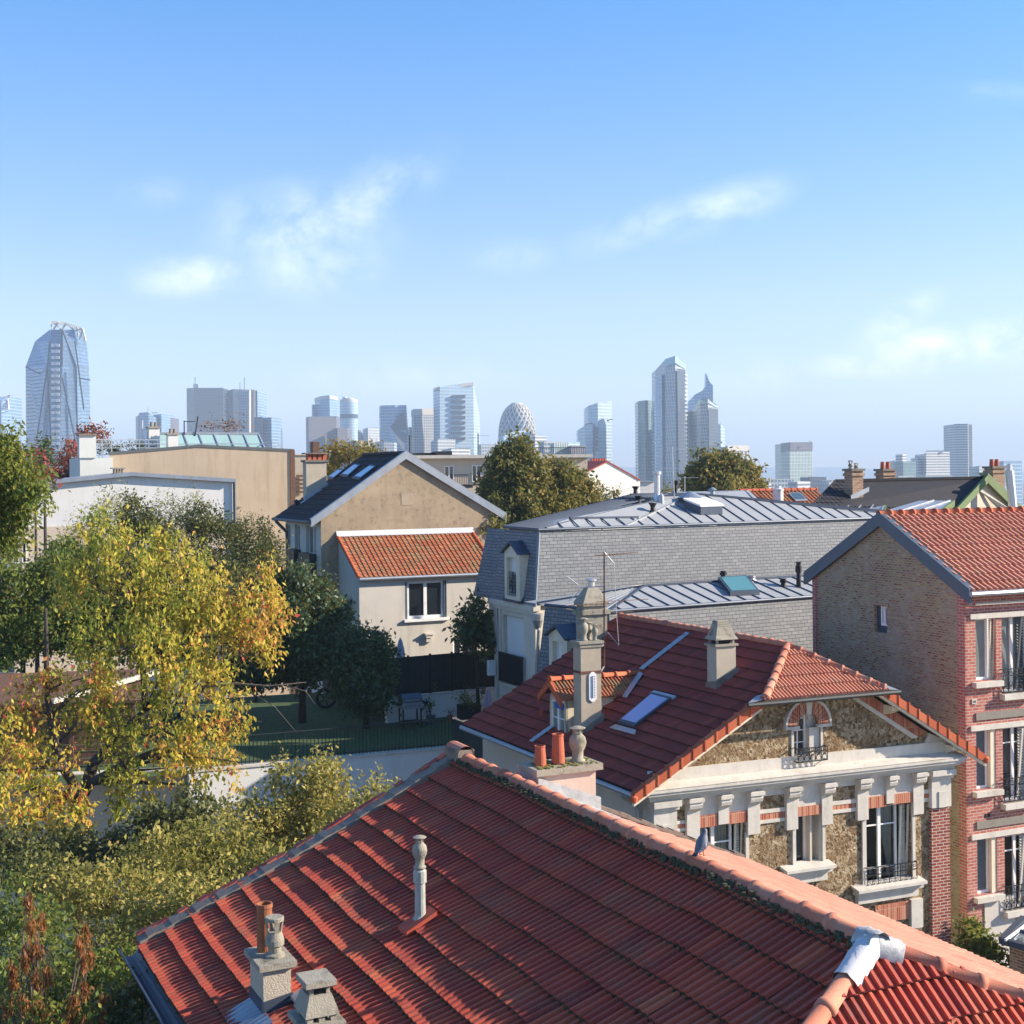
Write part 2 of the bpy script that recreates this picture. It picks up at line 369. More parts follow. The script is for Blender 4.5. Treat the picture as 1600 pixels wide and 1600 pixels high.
def cap_line(mb, p, q, r, pitch=.36, flare=.12, up=.0, seed=3, jit=.006):
    """half-round ridge tiles lapped one over the next"""
    rr = random.Random(seed); p = Vec(p); q = Vec(q); L = (q-p).length; n = max(1, round(L/pitch)); d = (q-p)/L
    a = d.cross(Vec((0, 0, 1))).normalized(); b = a.cross(d)
    if b.z < 0: b = -b
    for i in range(n):
        s0 = p+d*(L*i/n); s1 = p+d*(L*(i+1)/n+.03); j = rr.uniform(-jit, jit)
        prof = [(0, r*(1+flare)), (.16, r*(1+flare)), (.17, r*1.0), (1.0, r*.93)]
        vs = []; K = 9
        for (u, rad_) in prof:
            c = s0.lerp(s1, u)+b*(up+j)
            for k in range(K):
                th = math.pi*(k/(K-1))*1.12-.06*math.pi
                vs.append(c+a*math.cos(th)*rad_+b*math.sin(th)*rad_)
        fs = [(i2*K+k, i2*K+k+1, (i2+1)*K+k+1, (i2+1)*K+k) for i2 in range(len(prof)-1) for k in range(K-1)]
        fs.append(tuple(range(K)))
        mb.add(vs, fs, min(1, max(0, .5+rr.gauss(0, .2))))
    return mb
def seams(mb, pts, d, spacing, h=.035, w=.03, start=.3):
    """standing seams over a convex flat polygon, running along d"""
    pts = [Vec(p) for p in pts]; n = (pts[1]-pts[0]).cross(pts[2]-pts[0]).normalized()
    if n.z < 0: n = -n
    d = (Vec(d)-n*Vec(d).dot(n)).normalized(); a = n.cross(d)
    av = [p.dot(a) for p in pts]; lo, hi = min(av), max(av); x = lo+spacing*start
    while x < hi:
        hits = []
        for i in range(len(pts)):
            p, q = pts[i], pts[(i+1) % len(pts)]; u, v = p.dot(a)-x, q.dot(a)-x
            if u*v < 0: hits.append(p.lerp(q, u/(u-v)))
        if len(hits) == 2 and (hits[0]-hits[1]).length > .15:
            p, q = hits; mb.prism([p-a*w/2, p+a*w/2, p+a*w/2+n*h, p-a*w/2+n*h], q-p)
        x += spacing
    return mb
def wall(mb, F, axis, fixed, a0, a1, z0, z1, holes=(), depth=.25, jamb=True):
    """vertical wall sheet with openings and their reveals; depth is signed, into the house"""
    pt = (lambda a, z, o=0: F(a, fixed+o, z)) if axis == 's' else (lambda a, z, o=0: F(fixed+o, a, z))
    A = sorted({a0, a1, *[min(max(h[i], a0), a1) for h in holes for i in (0, 1)]}); Z = sorted({z0, z1, *[min(max(h[i], z0), z1) for h in holes for i in (2, 3)]})
    for i in range(len(A)-1):
        for j in range(len(Z)-1):
            ca, cz = (A[i]+A[i+1])/2, (Z[j]+Z[j+1])/2
            if any(h[0] < ca < h[1] and h[2] < cz < h[3] for h in holes): continue
            mb.poly(pt(A[i], Z[j]), pt(A[i+1], Z[j]), pt(A[i+1], Z[j+1]), pt(A[i], Z[j+1]))
    if jamb:
        for h in holes:
            b0, b1, y0, y1 = h
            for p, q in (((b0, y0), (b0, y1)), ((b1, y0), (b1, y1)), ((b0, y0), (b1, y0)), ((b0, y1), (b1, y1))):
                mb.poly(pt(*p), pt(*q), pt(q[0], q[1], depth), pt(p[0], p[1], depth))
    return mb
def window(F, axis, fixed, a0, a1, z0, z1, root, inset=.2, leaves=2, bars=(), mat=None, pane=None, fw=.055, curtain=None, name='window', side=1):
    """frame (a part), its glass and curtain (sub-parts); fixed+inset*side is where the frame stands"""
    pt = (lambda a, z, o=0: F(a, fixed+o*side, z)) if axis == 's' else (lambda a, z, o=0: F(fixed+o*side, a, z))
    mat = mat or MT['white']; pane = pane or MT['pane']
    fr = MB()
    def rect(x0, x1, y0, y1, o0, o1): fr.prism([pt(x0, y0, o0), pt(x1, y0, o0), pt(x1, y1, o0), pt(x0, y1, o0)], pt(0, 0, o1)-pt(0, 0, o0))
    w = (a1-a0)
    rect(a0, a0+fw, z0, z1, inset-.03, inset+.04); rect(a1-fw, a1, z0, z1, inset-.03, inset+.04)
    rect(a0+fw, a1-fw, z1-fw, z1, inset-.03, inset+.04); rect(a0+fw, a1-fw, z0, z0+fw*1.3, inset-.03, inset+.04)
    for k in range(1, leaves):
        c = a0+w*k/leaves; rect(c-fw*.8, c+fw*.8, z0+fw*1.3, z1-fw, inset-.035, inset+.03)
    for b in bars:
        zz = z0+(z1-z0)*b
        for k in range(leaves):
            l0 = a0+w*k/leaves+fw*.85; l1 = a0+w*(k+1)/leaves-fw*.85
            rect(l0, l1, zz-.016, zz+.016, inset-.02, inset+.02)
    o = fr.build(name, mat, root)
    g = MB(); g.poly(pt(a0+fw*.6, z0+fw, inset+.008), pt(a1-fw*.6, z0+fw, inset+.008), pt(a1-fw*.6, z1-fw*.6, inset+.008), pt(a0+fw*.6, z1-fw*.6, inset+.008))
    g.build('pane', MT['glass'] if curtain else pane, o)
    if curtain:
        c = MB(); nseg = 40
        for (c0, c1, flare) in curtain:        # fractions of the width; the hem may be gathered to one side
            rows = 8; grid = []
            for j in range(rows+1):
                v = j/rows; zz = z1-.04-(z1-z0-.1)*v
                for i in range(nseg+1):
                    u = i/nseg; x = c0+(c1-c0)*u
                    if flare: x = x+(flare-x)*(max(0, math.sin(v*math.pi*.62))**2)*(.75 if abs(x-flare) > .05 else 0)
                    grid.append(pt(a0+w*x, zz, inset+.12+.025*math.sin(u*34+j*.3)))
            c.add(grid, [(j*(nseg+1)+i, j*(nseg+1)+i+1, (j+1)*(nseg+1)+i+1, (j+1)*(nseg+1)+i) for j in range(rows) for i in range(nseg)])
        c.build('curtain', MT['cloth'], o, smooth=True, recalc=False)
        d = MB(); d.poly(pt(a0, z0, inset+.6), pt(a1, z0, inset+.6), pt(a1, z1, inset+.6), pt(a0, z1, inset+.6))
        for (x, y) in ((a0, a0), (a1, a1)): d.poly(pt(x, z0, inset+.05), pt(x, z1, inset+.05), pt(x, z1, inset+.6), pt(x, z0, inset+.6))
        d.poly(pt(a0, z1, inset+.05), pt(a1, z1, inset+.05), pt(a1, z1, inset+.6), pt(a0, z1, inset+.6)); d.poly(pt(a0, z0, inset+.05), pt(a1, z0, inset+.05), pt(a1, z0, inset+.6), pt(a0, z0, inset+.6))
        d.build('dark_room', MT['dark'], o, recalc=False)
    return o
def shutter(F, axis, fixed, a0, a1, z0, z1, root, o0, o1, mat, slats=18, side=1, name='shutter'):
    pt = (lambda a, z, o=0: F(a, fixed+o*side, z)) if axis == 's' else (lambda a, z, o=0: F(fixed+o*side, a, z))
    m = MB()
    def q(x0, x1, y0, y1, p0, p1): m.prism([pt(x0, y0, p0), pt(x1, y0, p0), pt(x1, y1, p1), pt(x0, y1, p1)], pt(0, 0, .03)-pt(0, 0, 0))
    f = .18*(a1-a0)
    q(a0, a0+f, z0, z1, o0, o1); q(a1-f, a1, z0, z1, o0, o1)
    for k in range(slats):
        y0 = z0+(z1-z0)*(k+.1)/slats; y1 = z0+(z1-z0)*(k+.75)/slats; q(a0+f, a1-f, y0, y1, o0-.01, o0+.02)
    return m.build(name, mat, root)
def railing(F, axis, fixed, a0, a1, z0, z1, root, out=.12, side=1, scroll=True, n=9, ret=True, name='railing', mat=None):
    """wrought-iron window guard: rails, bars and scrolls"""
    pt = (lambda a, z, o=0: F(a, fixed-o*side, z)) if axis == 's' else (lambda a, z, o=0: F(fixed-o*side, a, z))
    m = MB()
    for zz in (z0, z0+(z1-z0)*.72, z1): m.bar(pt(a0, zz, out), pt(a1, zz, out), .022)
    for k in range(n+1):
        a = a0+(a1-a0)*k/n; m.bar(pt(a, z0, out), pt(a, z1, out), .016)
    if scroll:
        for k in range(n):
            c = a0+(a1-a0)*(k+.5)/n; r = (a1-a0)/n*.40
            for zz, rr_ in ((z0+r*1.1, r), (z0+r*3.2, r*.75), (z0+(z1-z0)*.86, r*.5)):
                if zz+rr_ > z1: continue
                m.tube([pt(c+math.cos(t)*rr_, zz+math.sin(t)*rr_, out) for t in [i*math.pi/5 for i in range(11)]], .008, 4)
            m.tube([pt(c-r*.9, z0+r*2.1, out), pt(c, z0+r*2.5, out+.02), pt(c+r*.9, z0+r*2.1, out)], .011, 4)
    if ret:
        for a in (a0, a1):
            for zz in (z0, z1): m.bar(pt(a, zz, out), pt(a, zz, -.02), .02)
    return m.build(name, mat or MT['iron'], root)
def pot(kind, c, h, r, parent):
    c = Vec(c)
    if kind == 'clay':
        m = MB().lathe(c, [(r*.95, 0), (r*1.0, .02), (r*.98, h*.3), (r*.82, h*.93), (r*.9, h*.95), (r*.9, h), (r*.7, h), (r*.66, h*.6)])
        return m.build('chimney_pot', MT['terracotta'], parent, smooth=False)
    if kind == 'straight':
        m = MB().lathe(c, [(r, 0), (r, h*.9), (r*1.08, h*.92), (r*1.08, h), (r*.88, h), (r*.85, h*.3)])
        return m.build('chimney_pot', MT['rustpot'], parent)
    if kind == 'vase':     # fluted grey pot with a flat hat on short legs
        m = MB().lathe(c, [(r*.85, 0), (r*.85, h*.05), (r*.62, h*.08), (r*.64, h*.3), (r*.9, h*.42), (r, h*.55), (r*.88, h*.7), (r*.55, h*.78), (r*.5, h*.82), (r*.3, h*.82)])
        o = m.build('chimney_pot', MT['concrete'], parent, smooth=True)
        k = MB()
        for i in range(6):
            th = i*math.pi/3; d = Vec((math.cos(th), math.sin(th), 0)); k.bar(c+d*r*.48+Vec((0, 0, h*.8)), c+d*r*.5+Vec((0, 0, h*.96)), r*.16)
        for i in range(8):
            th = i*math.pi/4; d = Vec((math.cos(th), math.sin(th), 0)); k.box(c+d*r*.7+Vec((0, 0, h*.34)), Vec((-d.y, d.x, 0))*r*.13, d*r*.08, h*.06)
        k.lathe(c+Vec((0, 0, h*.95)), [(r*.3, 0), (r*.9, .0), (r*.92, h*.02), (r*.5, h*.06), (r*.1, h*.075)], 16)
        return o if k.build('pot_hat', MT['concrete'], parent) else o
    if kind == 'lantern':  # waisted concrete terminal with windows under a flat ring
        m = MB().lathe(c, [(r*1.05, 0), (r*1.05, h*.06), (r*.7, h*.1), (r*.7, h*.24), (r*1.0, h*.3), (r*1.0, h*.42), (r*.76, h*.6), (r*.74, h*.62), (r*.5, h*.62)])
        o = m.build('chimney_pot', MT['concrete'], parent, smooth=False); k = MB()
        for i in range(4):
            th = i*math.pi/2+.5; d = Vec((math.cos(th), math.sin(th), 0)); p = Vec((-d.y, d.x, 0))
            k.prism([c+d*r*.55-p*r*.26+Vec((0, 0, h*.6)), c+d*r*.55+p*r*.26+Vec((0, 0, h*.6)), c+d*r*.82+p*r*.22+Vec((0, 0, h*.9)), c+d*r*.82-p*r*.22+Vec((0, 0, h*.9))], d*r*.16)
        k.lathe(c+Vec((0, 0, h*.88)), [(r*.75, 0), (r*.98, h*.02), (r*1.0, h*.1), (r*.9, h*.12), (r*.3, h*.11)], 18)
        k.build('pot_hat', MT['concrete'], parent); return o
def chimney(F, s0, s1, t0, t1, zb, zt, root, mat, slab=.08, over=.06, slabmat=None, name='chimney'):
    m = MB().fbox(F, s0, s1, t0, t1, zb, zt); o = m.build(name, mat, root)
    if slab: MB().fbox(F, s0-over, s1+over, t0-over, t1+over, zt, zt+slab).build('chimney_slab', slabmat or MT['concrete'], o)
    return o
def roof_under(F, pts, th, root, mat, name='roof_boarding'):
    return MB().prism(pts, (0, 0, -th)).build(name, mat, root)
def antenna(base, top, yagis, root=None, mat=None, name='aerial', r=.018):
    m = MB(); m.tube([base, top], r, 6)
    for (zf, d, L, n, el) in yagis:
        c = Vec(base).lerp(Vec(top), zf); d = Vec(d).normalized(); e = Vec((-d.y, d.x, 0)).normalized()
        m.bar(c-d*L*.15, c+d*L*.85, .014)
        for i in range(n):
            p = c-d*L*.15+d*L*i/(n-1); w = el*(1-.45*i/n); m.bar(p-e*w, p+e*w, .006)
    return m.build(name, mat or MT['rust'], root)

# ---------------------------------------------------------------- vegetation kit
def leaf_cloud(name, centers, sigma, per, size, mat, parent, droop=.35, seed=1, aspect=.55, tints=None, flat=(1, 1, 1), jitter=.28):
    g = np.random.default_rng(seed); c = np.repeat(np.asarray(centers, float), per, 0); n = len(c)
    sg = np.repeat(np.broadcast_to(np.asarray(sigma, float), (len(centers),)), per)
    p = c+g.normal(0, 1, (n, 3))*sg[:, None]*np.array(flat)
    d = g.normal(0, 1, (n, 3)); d[:, 2] -= droop*2.2; d /= np.linalg.norm(d, axis=1)[:, None]
    w = np.cross(d, g.normal(0, 1, (n, 3))); w /= np.linalg.norm(w, axis=1)[:, None]+1e-9; nn = np.cross(d, w)
    L = size*g.uniform(.4, 1.55, n)[:, None]; W = L*aspect*.5
    v = np.stack([p, p+d*L*.5+w*W+nn*W*.35, p+d*L, p+d*L*.5-w*W+nn*W*.35], 1).reshape(-1, 3)
    i = np.arange(n)*4; f = np.concatenate([np.stack([i, i+1, i+2], 1), np.stack([i, i+2, i+3], 1)], 0)
    ct = g.uniform(0, 1, len(centers)) if tints is None else np.asarray(tints)
    t = np.clip(np.repeat(ct, per)+g.normal(0, jitter, n)*.7, 0, 1)
    return finish(name, v, f, mat, parent, tint=np.repeat(t, 4), recalc=False, uv=False)
def blob_points(blobs, dens, seed, shell=.5):
    """clump centres in a union of ellipsoids (centre, radii), thicker towards their skins, uneven"""
    g = np.random.default_rng(seed); out = []; ids = []
    for bi, (c, r) in enumerate(blobs):
        r = np.array(r if hasattr(r, '__len__') else (r, r, r), float); n = max(4, int(dens*(r[0]*r[1]*r[2])**(2/3)))
        d = g.normal(0, 1, (n, 3)); d /= np.linalg.norm(d, axis=1)[:, None]
        k = shell+(1-shell)*g.uniform(0, 1, n)**.6; k *= g.uniform(.84, 1.16, n); k = np.where(g.uniform(0, 1, n) < .1, k*g.uniform(1.1, 1.32, n), k)
        out.append(np.array(c)+d*k[:, None]*r); ids += [bi]*n
    return np.concatenate(out), np.array(ids)
def tree(name, label, cat, base, top, blobs, leafmat_, dens=26, per=34, sigma=.2, size=.1, droop=.3, trunk_r=.14, bark='bark', seed=1, group=None,
         limbs=14, aspect=.55, tintf=None, shell=.5, via=None, crown='crown', flat=(1, 1, 1), jitter=.28):
    base = Vec(base); root = thing(name, label, cat, base, group)
    pts, ids = blob_points([(tuple(c), r) for c, r in blobs], dens, seed, shell)
    tints = None if tintf is None else [tintf(Vec(p), random.Random(i)) for i, p in enumerate(pts)]
    leaf_cloud(crown, pts, sigma, per, size, leafmat_, root, droop, seed+5, aspect, tints, flat, jitter)
    rr = random.Random(seed); m = MB(); path = [base]+[Vec(v) for v in (via or [])]+[Vec(top)]
    fine = [path[0]]
    for a, b in zip(path[:-1], path[1:]):
        for k in (.5, 1.0): fine.append(a.lerp(b, k)+Vec((rr.uniform(-1, 1), rr.uniform(-1, 1), 0))*trunk_r*.5)
    rs = [trunk_r*(1.25-1.0*i/(len(fine)-1)) for i in range(len(fine))]
    m.tube(fine, rs, 9)
    for k in range(limbs):
        q = Vec(pts[rr.randrange(len(pts))]); i = min(range(1, len(fine)), key=lambda j: (fine[j]-q).length+(1.2 if fine[j].z > q.z+.2 else 0)+rr.uniform(0, .9)); s = fine[i]
        mid = s.lerp(q, .55)+Vec((rr.uniform(-.15, .15), rr.uniform(-.15, .15), rr.uniform(0, .3)))*(q-s).length*.5
        r0 = rs[i]*.5; m.tube([s, s.lerp(mid, .5)+Vec((0, 0, .05)), mid, q], [r0, r0*.75, r0*.5, r0*.15], 5)
    m.build('trunk', MT[bark], root, smooth=True, recalc=False)
    return root
SKYG = ((.84, .82, .99), (.90, .87, 1.05), (.40, .80, 1.13)); CLOUDC = (8.8, 8.6, 9.6); SKYSTR = .10; EXPO = 1.17; HAZE = 0.00024
# ================================================================ red brick house at the right edge
def brick_house():
    F = Frame(11.9, 36.27, 66.0, -23.5); ZE, ZR, GL = -3.07, -1.293, 6.7; WD = 6.05
    root = thing('red_brick_house', 'tall red brick house with weathered brick gable and pale orange roof, at the right edge', 'house', F(3, 3, -14.2))
    px = F.face
    def rect(x0, x1, yt, yb, t=0): xm = (x0+x1)/2; ym = (yt+yb)/2; return px(x0, ym, t)[0], px(x1, ym, t)[0], px(xm, yb, t)[1], px(xm, yt, t)[1]
    # front
    lows = [rect(1524.5, 1556, 966, 1063), rect(1525.5, 1556, 1140, 1233), rect(1527, 1558, 1309, 1397)]
    frs = [rect(1565.5, 1606, 962, 1082), rect(1567, 1608, 1135, 1252), rect(1570, 1611, 1304, 1419)]
    m = MB(); wall(m, F, 's', 0, 0, WD, -14.2, ZE-.02, lows+frs, .25); m.build('wall', MT['brick_red'], root, recalc=False, label='red brick front wall')
    zb = px(1540, 1405)[1]
    m = MB(); m.fbox(F, .55, 1.6, -.03, -.003, -14.2, lows[2][2]-.12); m.build('wall_base', MT['greywash'], root)
    for i, (l, f) in enumerate(zip(lows, frs)):
        s0, s1, z0, z1 = l; e = s0+(s1-s0)*.74
        window(F, 's', 0, s0, e, z0, z1, root, .16, 1, pane=(MT['pane_grey'], MT['pane_blue'], MT['pane_blue'])[i])
        if i == 0: shutter(F, 's', 0, e+.02, s1, z0, z1, root, .1, .02, MT['cream_paint'], 28)
        else: MB().fbox(F, e+.01, s1, .02, .2, z0, z1).build('window_reveal', MT['cream_paint'], root)
        m = MB(); m.fbox(F, s0-.14, s1+.12, -.17, .12, z0-.16, z0-.02); m.build('window_sill', MT['white_stone'], root)
        s0, s1, z0, z1 = f
        window(F, 's', 0, s0, s1, z0, z1, root, .16, 2, () if i == 0 else (.78,), pane=MT['pane_grey'] if i == 0 else None, curtain=None if i != 2 else [(.55, .75, .6)])
        shutter(F, 's', 0, s0+(s1-s0)*.62, s1-.02, z0+.1, z1-.05, root, .1, -.12, MT['grey'] if i == 0 else MT['white_stone'], 24)
        railing(F, 's', 0, s0-.06, s1+.1, z0+.05, z0+.66, root, .1, n=6)
        m = MB(); m.fbox(F, s0-.1, s1+.2, -.2, .1, z0-.15, z0-.0); m.build('window_sill', MT['white_stone'], root)
        zl_ = l[3]; m = MB(); m.fbox(F, l[0]-.2, WD, -.05, -.003, zl_+.0, zl_+.14); m.build('lintel', MT['white_stone'], root)
        m = MB(); zz = zl_+(.36 if i == 0 else .27); m.fbox(F, l[0]-.02, WD, -.04, -.003, zz, zz+(.06 if i == 0 else .2)); m.build('string_course', MT['white_stone'] if i == 0 else plaster('grey_course', (.26, .24, .2), scale=4, streak=.5), root)
    m = MB(); a = rect(1518, 1525.5, 1092.5, 1099.5); m.fbox(F, a[0], a[1], -.03, -.003, a[2], a[3]); v = m.build('wall_vent', MT['white_stone'], root); MB().fbox(F, a[0]+.03, a[1]-.03, -.034, -.03, a[2]+.03, a[3]-.03).build('vent_grille', MT['grey'], v)
    m = MB(); a = rect(1539, 1546, 1271, 1277); m.fbox(F, a[0], a[1], -.02, -.003, a[2], a[3]); m.build('wall_vent', MT['dark'], root)
    # gable
    ta, za = F.side(1366, 945.5); tb, zb2 = F.side(1386, 990)
    h = (min(ta, tb), max(ta, tb), zb2, za)
    m = MB(); wall(m, F, 't', 0, 0, GL, -14.2, ZR, [h], .3); k = (ZR-ZE)/(GL/2)
    m.build('gable', MT['brick_gable'], root, recalc=False, clips=[(F(0, GL/2, ZR-.12), Vec((0, 0, 1))-F.V*k), (F(0, GL/2, ZR-.12), Vec((0, 0, 1))+F.V*k)], label='patched brown brick gable wall')
    window(F, 't', 0, h[0]+.03, h[0]+(h[1]-h[0])*.62, h[2]+.2, h[3], root, .1, 2)
    m = MB(); m.fbox(F, .12, .28, h[0], h[1], h[2], h[2]+.18); m.fbox(F, .1, .3, h[0]+(h[1]-h[0])*.62, h[1], h[2]+.18, h[3]); m.build('window_reveal', MT['zinc_dark'], root)
    m = MB(); m.fbox(F, -.03, .05, h[0]-.1, h[1]+.1, h[3]+.003, h[3]+.09); m.build('lintel', MT['brick_tan'], root)
    m = MB(); m.fbox(F, -.012, .02, .0, .28, -14.2, ZE-.1); m.fbox(F, -.012, .02, GL-.16, GL, -14.2, ZE-.1); m.build('wall', MT['brick_red'], root, recalc=False)
    # slate-blue verge boards
    for sg in (0, 1):
        m = MB(); o = .3; a = F(-.12, GL/2, ZR+.06); t0 = -o if sg == 0 else GL+o; b = F(-.12, t0, ZE-k*o+.06)
        m.prism([a, b, b+Vec((0, 0, -.36)), a+Vec((0, 0, -.36))], F.U*.1); m.prism([a, b, b+F.U*.22, a+F.U*.22], (0, 0, .03)); m.build('verge_board', MT['slateblue'], root)
    # roof
    f = F(0, GL/2, ZR)-F(0, -.3, ZE-.3*k); mb = MB(); tile_field(mb, F(-.05, -.3, ZE-.3*k), F.U, f, WD, f.length, f.length/11, .20, 1, .060, .045, .004, None, .46, 41); r = mb.build('roof', MT['tile_pink'], root)
    m = MB(); m.poly(F(-.05, -.3, ZE-.3*k-.03), F(WD, -.3, ZE-.3*k-.03), F(WD, GL/2, ZR-.03), F(-.05, GL/2, ZR-.03)); m.poly(F(-.05, GL/2, ZR-.03), F(WD, GL/2, ZR-.03), F(WD, GL+.3, ZE-.3*k), F(-.05, GL+.3, ZE-.3*k)); m.build('roof_boarding', MT['tile_pink'], r, recalc=False)
    m = MB(); cap_line(m, F(WD, GL/2, ZR+.03), F(-.1, GL/2, ZR+.03), .11, .42, .2, 0, 43); m.build('ridge_cap', MT['verge'], root, smooth=True)
    m = MB(); m.tube([F(-.15, -.4, ZE-.3*k-.04), F(WD, -.4, ZE-.3*k-.03)], .07, 8); m.build('gutter', MT['zinc'], root)
    m = MB(); m.fbox(F, 0, WD, GL-.3, GL, -14.2, ZE); m.build('wall', MT['brick_red'], root)
    # low lean-to with a glazed slate-blue roof below, and its brick wall
    q = lambda x, y, Y: P(x, y, Y)
    return F
BRICK = brick_house()
def awning():
    root = thing('glazed_lean_to', 'dark blue framed glazed lean-to roof at the foot of the red brick house', 'lean-to', P(1600, 1560, 31))
    a, b, c, d = P(1566, 1470, 32.1), P(1600, 1436, 33.9), P(1680, 1450, 33.5), P(1640, 1490, 31.1)
    m = MB(); m.bar(a, b, .16); m.bar(a, d, .14); m.bar(b, c, .14); m.bar(a.lerp(b, .5), d.lerp(c, .5), .08); m.build('frame', MT['zinc_dark'], root)
    m = MB(); m.poly(a, b, c, d); m.build('pane', MT['pane_blue'], root, recalc=False)
    m = MB(); e = Vec((0, 0, -4)); a2, d2 = a+Vec((.2, .1, -.15)), d+Vec((.2, .1, -.15)); m.poly(a2, d2, d2+e, a2+e); m.poly(a2, a2+e, b+e, b+Vec((0, 0, -.15))); m.build('wall', MT['brick_tan'], root, recalc=False)
    m = MB(); m.bar(P(1571, 1469, 31.9), P(1604, 1444, 33.5), .05); m.build('edge_trim', MT['white'], root)
awning()
# ================================================================ gabled house in the middle with its tiled extension
def central_house():
    F = Frame(-7.639, 54.862, 64.5, -25.5); ZE, ZR, W = -1.526, 0.857, 7.733; S = 3.605; D = F.side(431, 798, -.42)[0]; ZG = -8.9
    root = thing('ochre_gable_house', 'gabled house with ochre weathered gable, dark roof and orange tiled extension', 'house', F(3.5, 0, ZG))
    kl = (ZR-ZE)/S; kr = (ZR-ZE)/(W-S); zl = lambda s: ZE+kl*s; zr = lambda s: ZR-kr*(s-S)
    m = MB(); m.poly(F(0, 0, ZG), F(W, 0, ZG), F(W, 0, ZE-.05), F(S, 0, ZR-.1), F(0, 0, ZE-.05)); g = m.build('gable', MT['ochre'], root, recalc=False, label='stained ochre gable wall')
    a = [F.face(x, y, 0) for x, y in ((627, 771), (646, 789))]; m = MB(); m.fbox(F, a[0][0], a[1][0], -.012, -.003, a[1][1], a[0][1]); m.build('patch', plaster('patch_render', (.42, .34, .24), scale=3), g)
    # left wall with three windows
    hs = []
    for (x0, x1, y0, y1) in ((446.5, 453.5, 819, 858), (461, 468.5, 820, 860), (478.5, 493, 822, 866)):
        t0, z1 = F.side(x1, y0); t1, z0 = F.side(x0, y1); hs.append((t0, t1, z0, z1))
    m = MB(); wall(m, F, 't', 0, 0, D, ZG, ZE, hs, .25); m.build('wall', MT['bluewhite'], root, recalc=False, label='pale side wall')
    for i, h in enumerate(hs):
        window(F, 't', 0, *h, root, .16, 1 if i < 2 else 2, pane=MT['pane_grey'], mat=MT['white'])
        MB().fbox(F, -.12, .05, h[0]-.08, h[1]+.08, h[2]-.08, h[2]).build('window_sill', MT['white_stone'], root)
        if i: MB().fbox(F, -.3, -.02, h[0]-.12, h[1]+.12, h[2]-.72 if i == 2 else h[2]-.62, h[2]+.08).build('planter', MT['darkgreen'], root)
    m = MB(); m.poly(F(W, 0, ZG), F(W, D, ZG), F(W, D, ZE), F(W, 0, ZE)); m.poly(F(0, D, ZG), F(W, D, ZG), F(W, D, ZE), F(S, D, ZR), F(0, D, ZE)); m.build('wall', MT['bluewhite'], root, recalc=False)
    # roof
    o = .42
    mb = MB(); f = F(S, 0, ZR)-F(-o, 0, zl(-o)); tile_field(mb, F(-o, -.02, zl(-o)), F.V, f, D+.2, f.length-.02, .36, .24, 1, .012, .03, .003, None, .4, 81); r = mb.build('roof', MT['tile_black'], root)
    m = MB(); m.poly(F(-o, 0, zl(-o)-.04), F(-o, D+.2, zl(-o)-.04), F(S, D+.2, ZR-.04), F(S, 0, ZR-.04)); m.poly(F(W+.35, -.05, zr(W+.35)), F(W+.35, D+.2, zr(W+.35)), F(S, D+.2, ZR), F(S, -.05, ZR)); m.build('roof_boarding', MT['tile_black'], r, recalc=False)
    m = MB(); cap_line(m, F(S, D, ZR+.02), F(S, 0, ZR+.02), .1, .4, .15, 0, 83); m.build('ridge_cap', MT['tile_black'], root)
    for (p, q) in ((F(-o-.02, -.14, zl(-o)+.06), F(S, -.14, ZR+.09)), (F(W+.4, -.14, zr(W+.4)+.06), F(S, -.14, ZR+.09))):
        m = MB(); m.prism([p, q, q+Vec((0, 0, -.30)), p+Vec((0, 0, -.30))], F.V*.1); m.prism([p+Vec((0, 0, .003)), q+Vec((0, 0, .003)), q+F.V*.2+Vec((0, 0, .003)), p+F.V*.2+Vec((0, 0, .003))], (0, 0, .03)); m.build('verge_board', MT['zinc'], root)
    m = MB(); m.tube([F(-o-.07, -.05, zl(-o)-.05), F(-o-.07, D+.25, zl(-o)-.05)], .065, 8); e = F(-o-.07, D-.2, zl(-o)-.1); m.tube([e, F(-o-.07, D-.3, -1.95), F(-.1, D-.5, -2.4), F(-.08, D-.52, -2.8), F(-.08, D-.52, ZG)], .07, 8); m.build('gutter', MT['grey'], root)
    m = MB(); m.lathe(F(.35, D-.5, zl(.35)), [(.12, 0), (.1, .18), (.16, .2), (.02, .28)], 8); m.build('roof_vent', MT['iron'], root)
    # chimney
    sl = [F(0, 0, ZE), F(S, 0, ZR), F(S, 3, ZR)]
    s0, t0, _ = F.slope(479, 781, sl)
    ps, pz = F.face(479, 722, t0); ps1, _ = F.face(510, 722, t0)
    ch = chimney(F, s0, ps1, t0, t0+.5, zl(s0)-.2, pz, root, MT['roughcast'], .09, .07, MT['mortar'])
    m = MB()
    for i in range(4): x = s0+(ps1-s0)*(.12+.25*i); m.fbox(F, x, x+.16, t0+.1, t0+.4, pz+.09, pz+.34)
    m.build('chimney_pots', MT['terracotta'], ch); MB().fbox(F, s0-.05, ps1+.05, t0-.02, t0+.52, pz+.343, pz+.40).build('chimney_slab', MT['mortar'], ch)
    m = MB(); m.prism([F(s0-.1, t0-.03, zl(s0)-.1), F(ps1+.05, t0-.03, zl(ps1)-.1), F(ps1+.05, t0-.03, zl(ps1)+.14), F(s0-.1, t0-.03, zl(s0)+.16)], F.V*.025); m.prism([F(s0-.3, t0-.02, zl(s0-.3)+.05), F(ps1+.1, t0-.02, zl(ps1)+.06), F(ps1+.1, t0-.24, zl(ps1)+.06), F(s0-.3, t0-.24, zl(s0-.3)+.05)], (0, 0, .02)); m.build('flashing', MT['zinc'], ch)
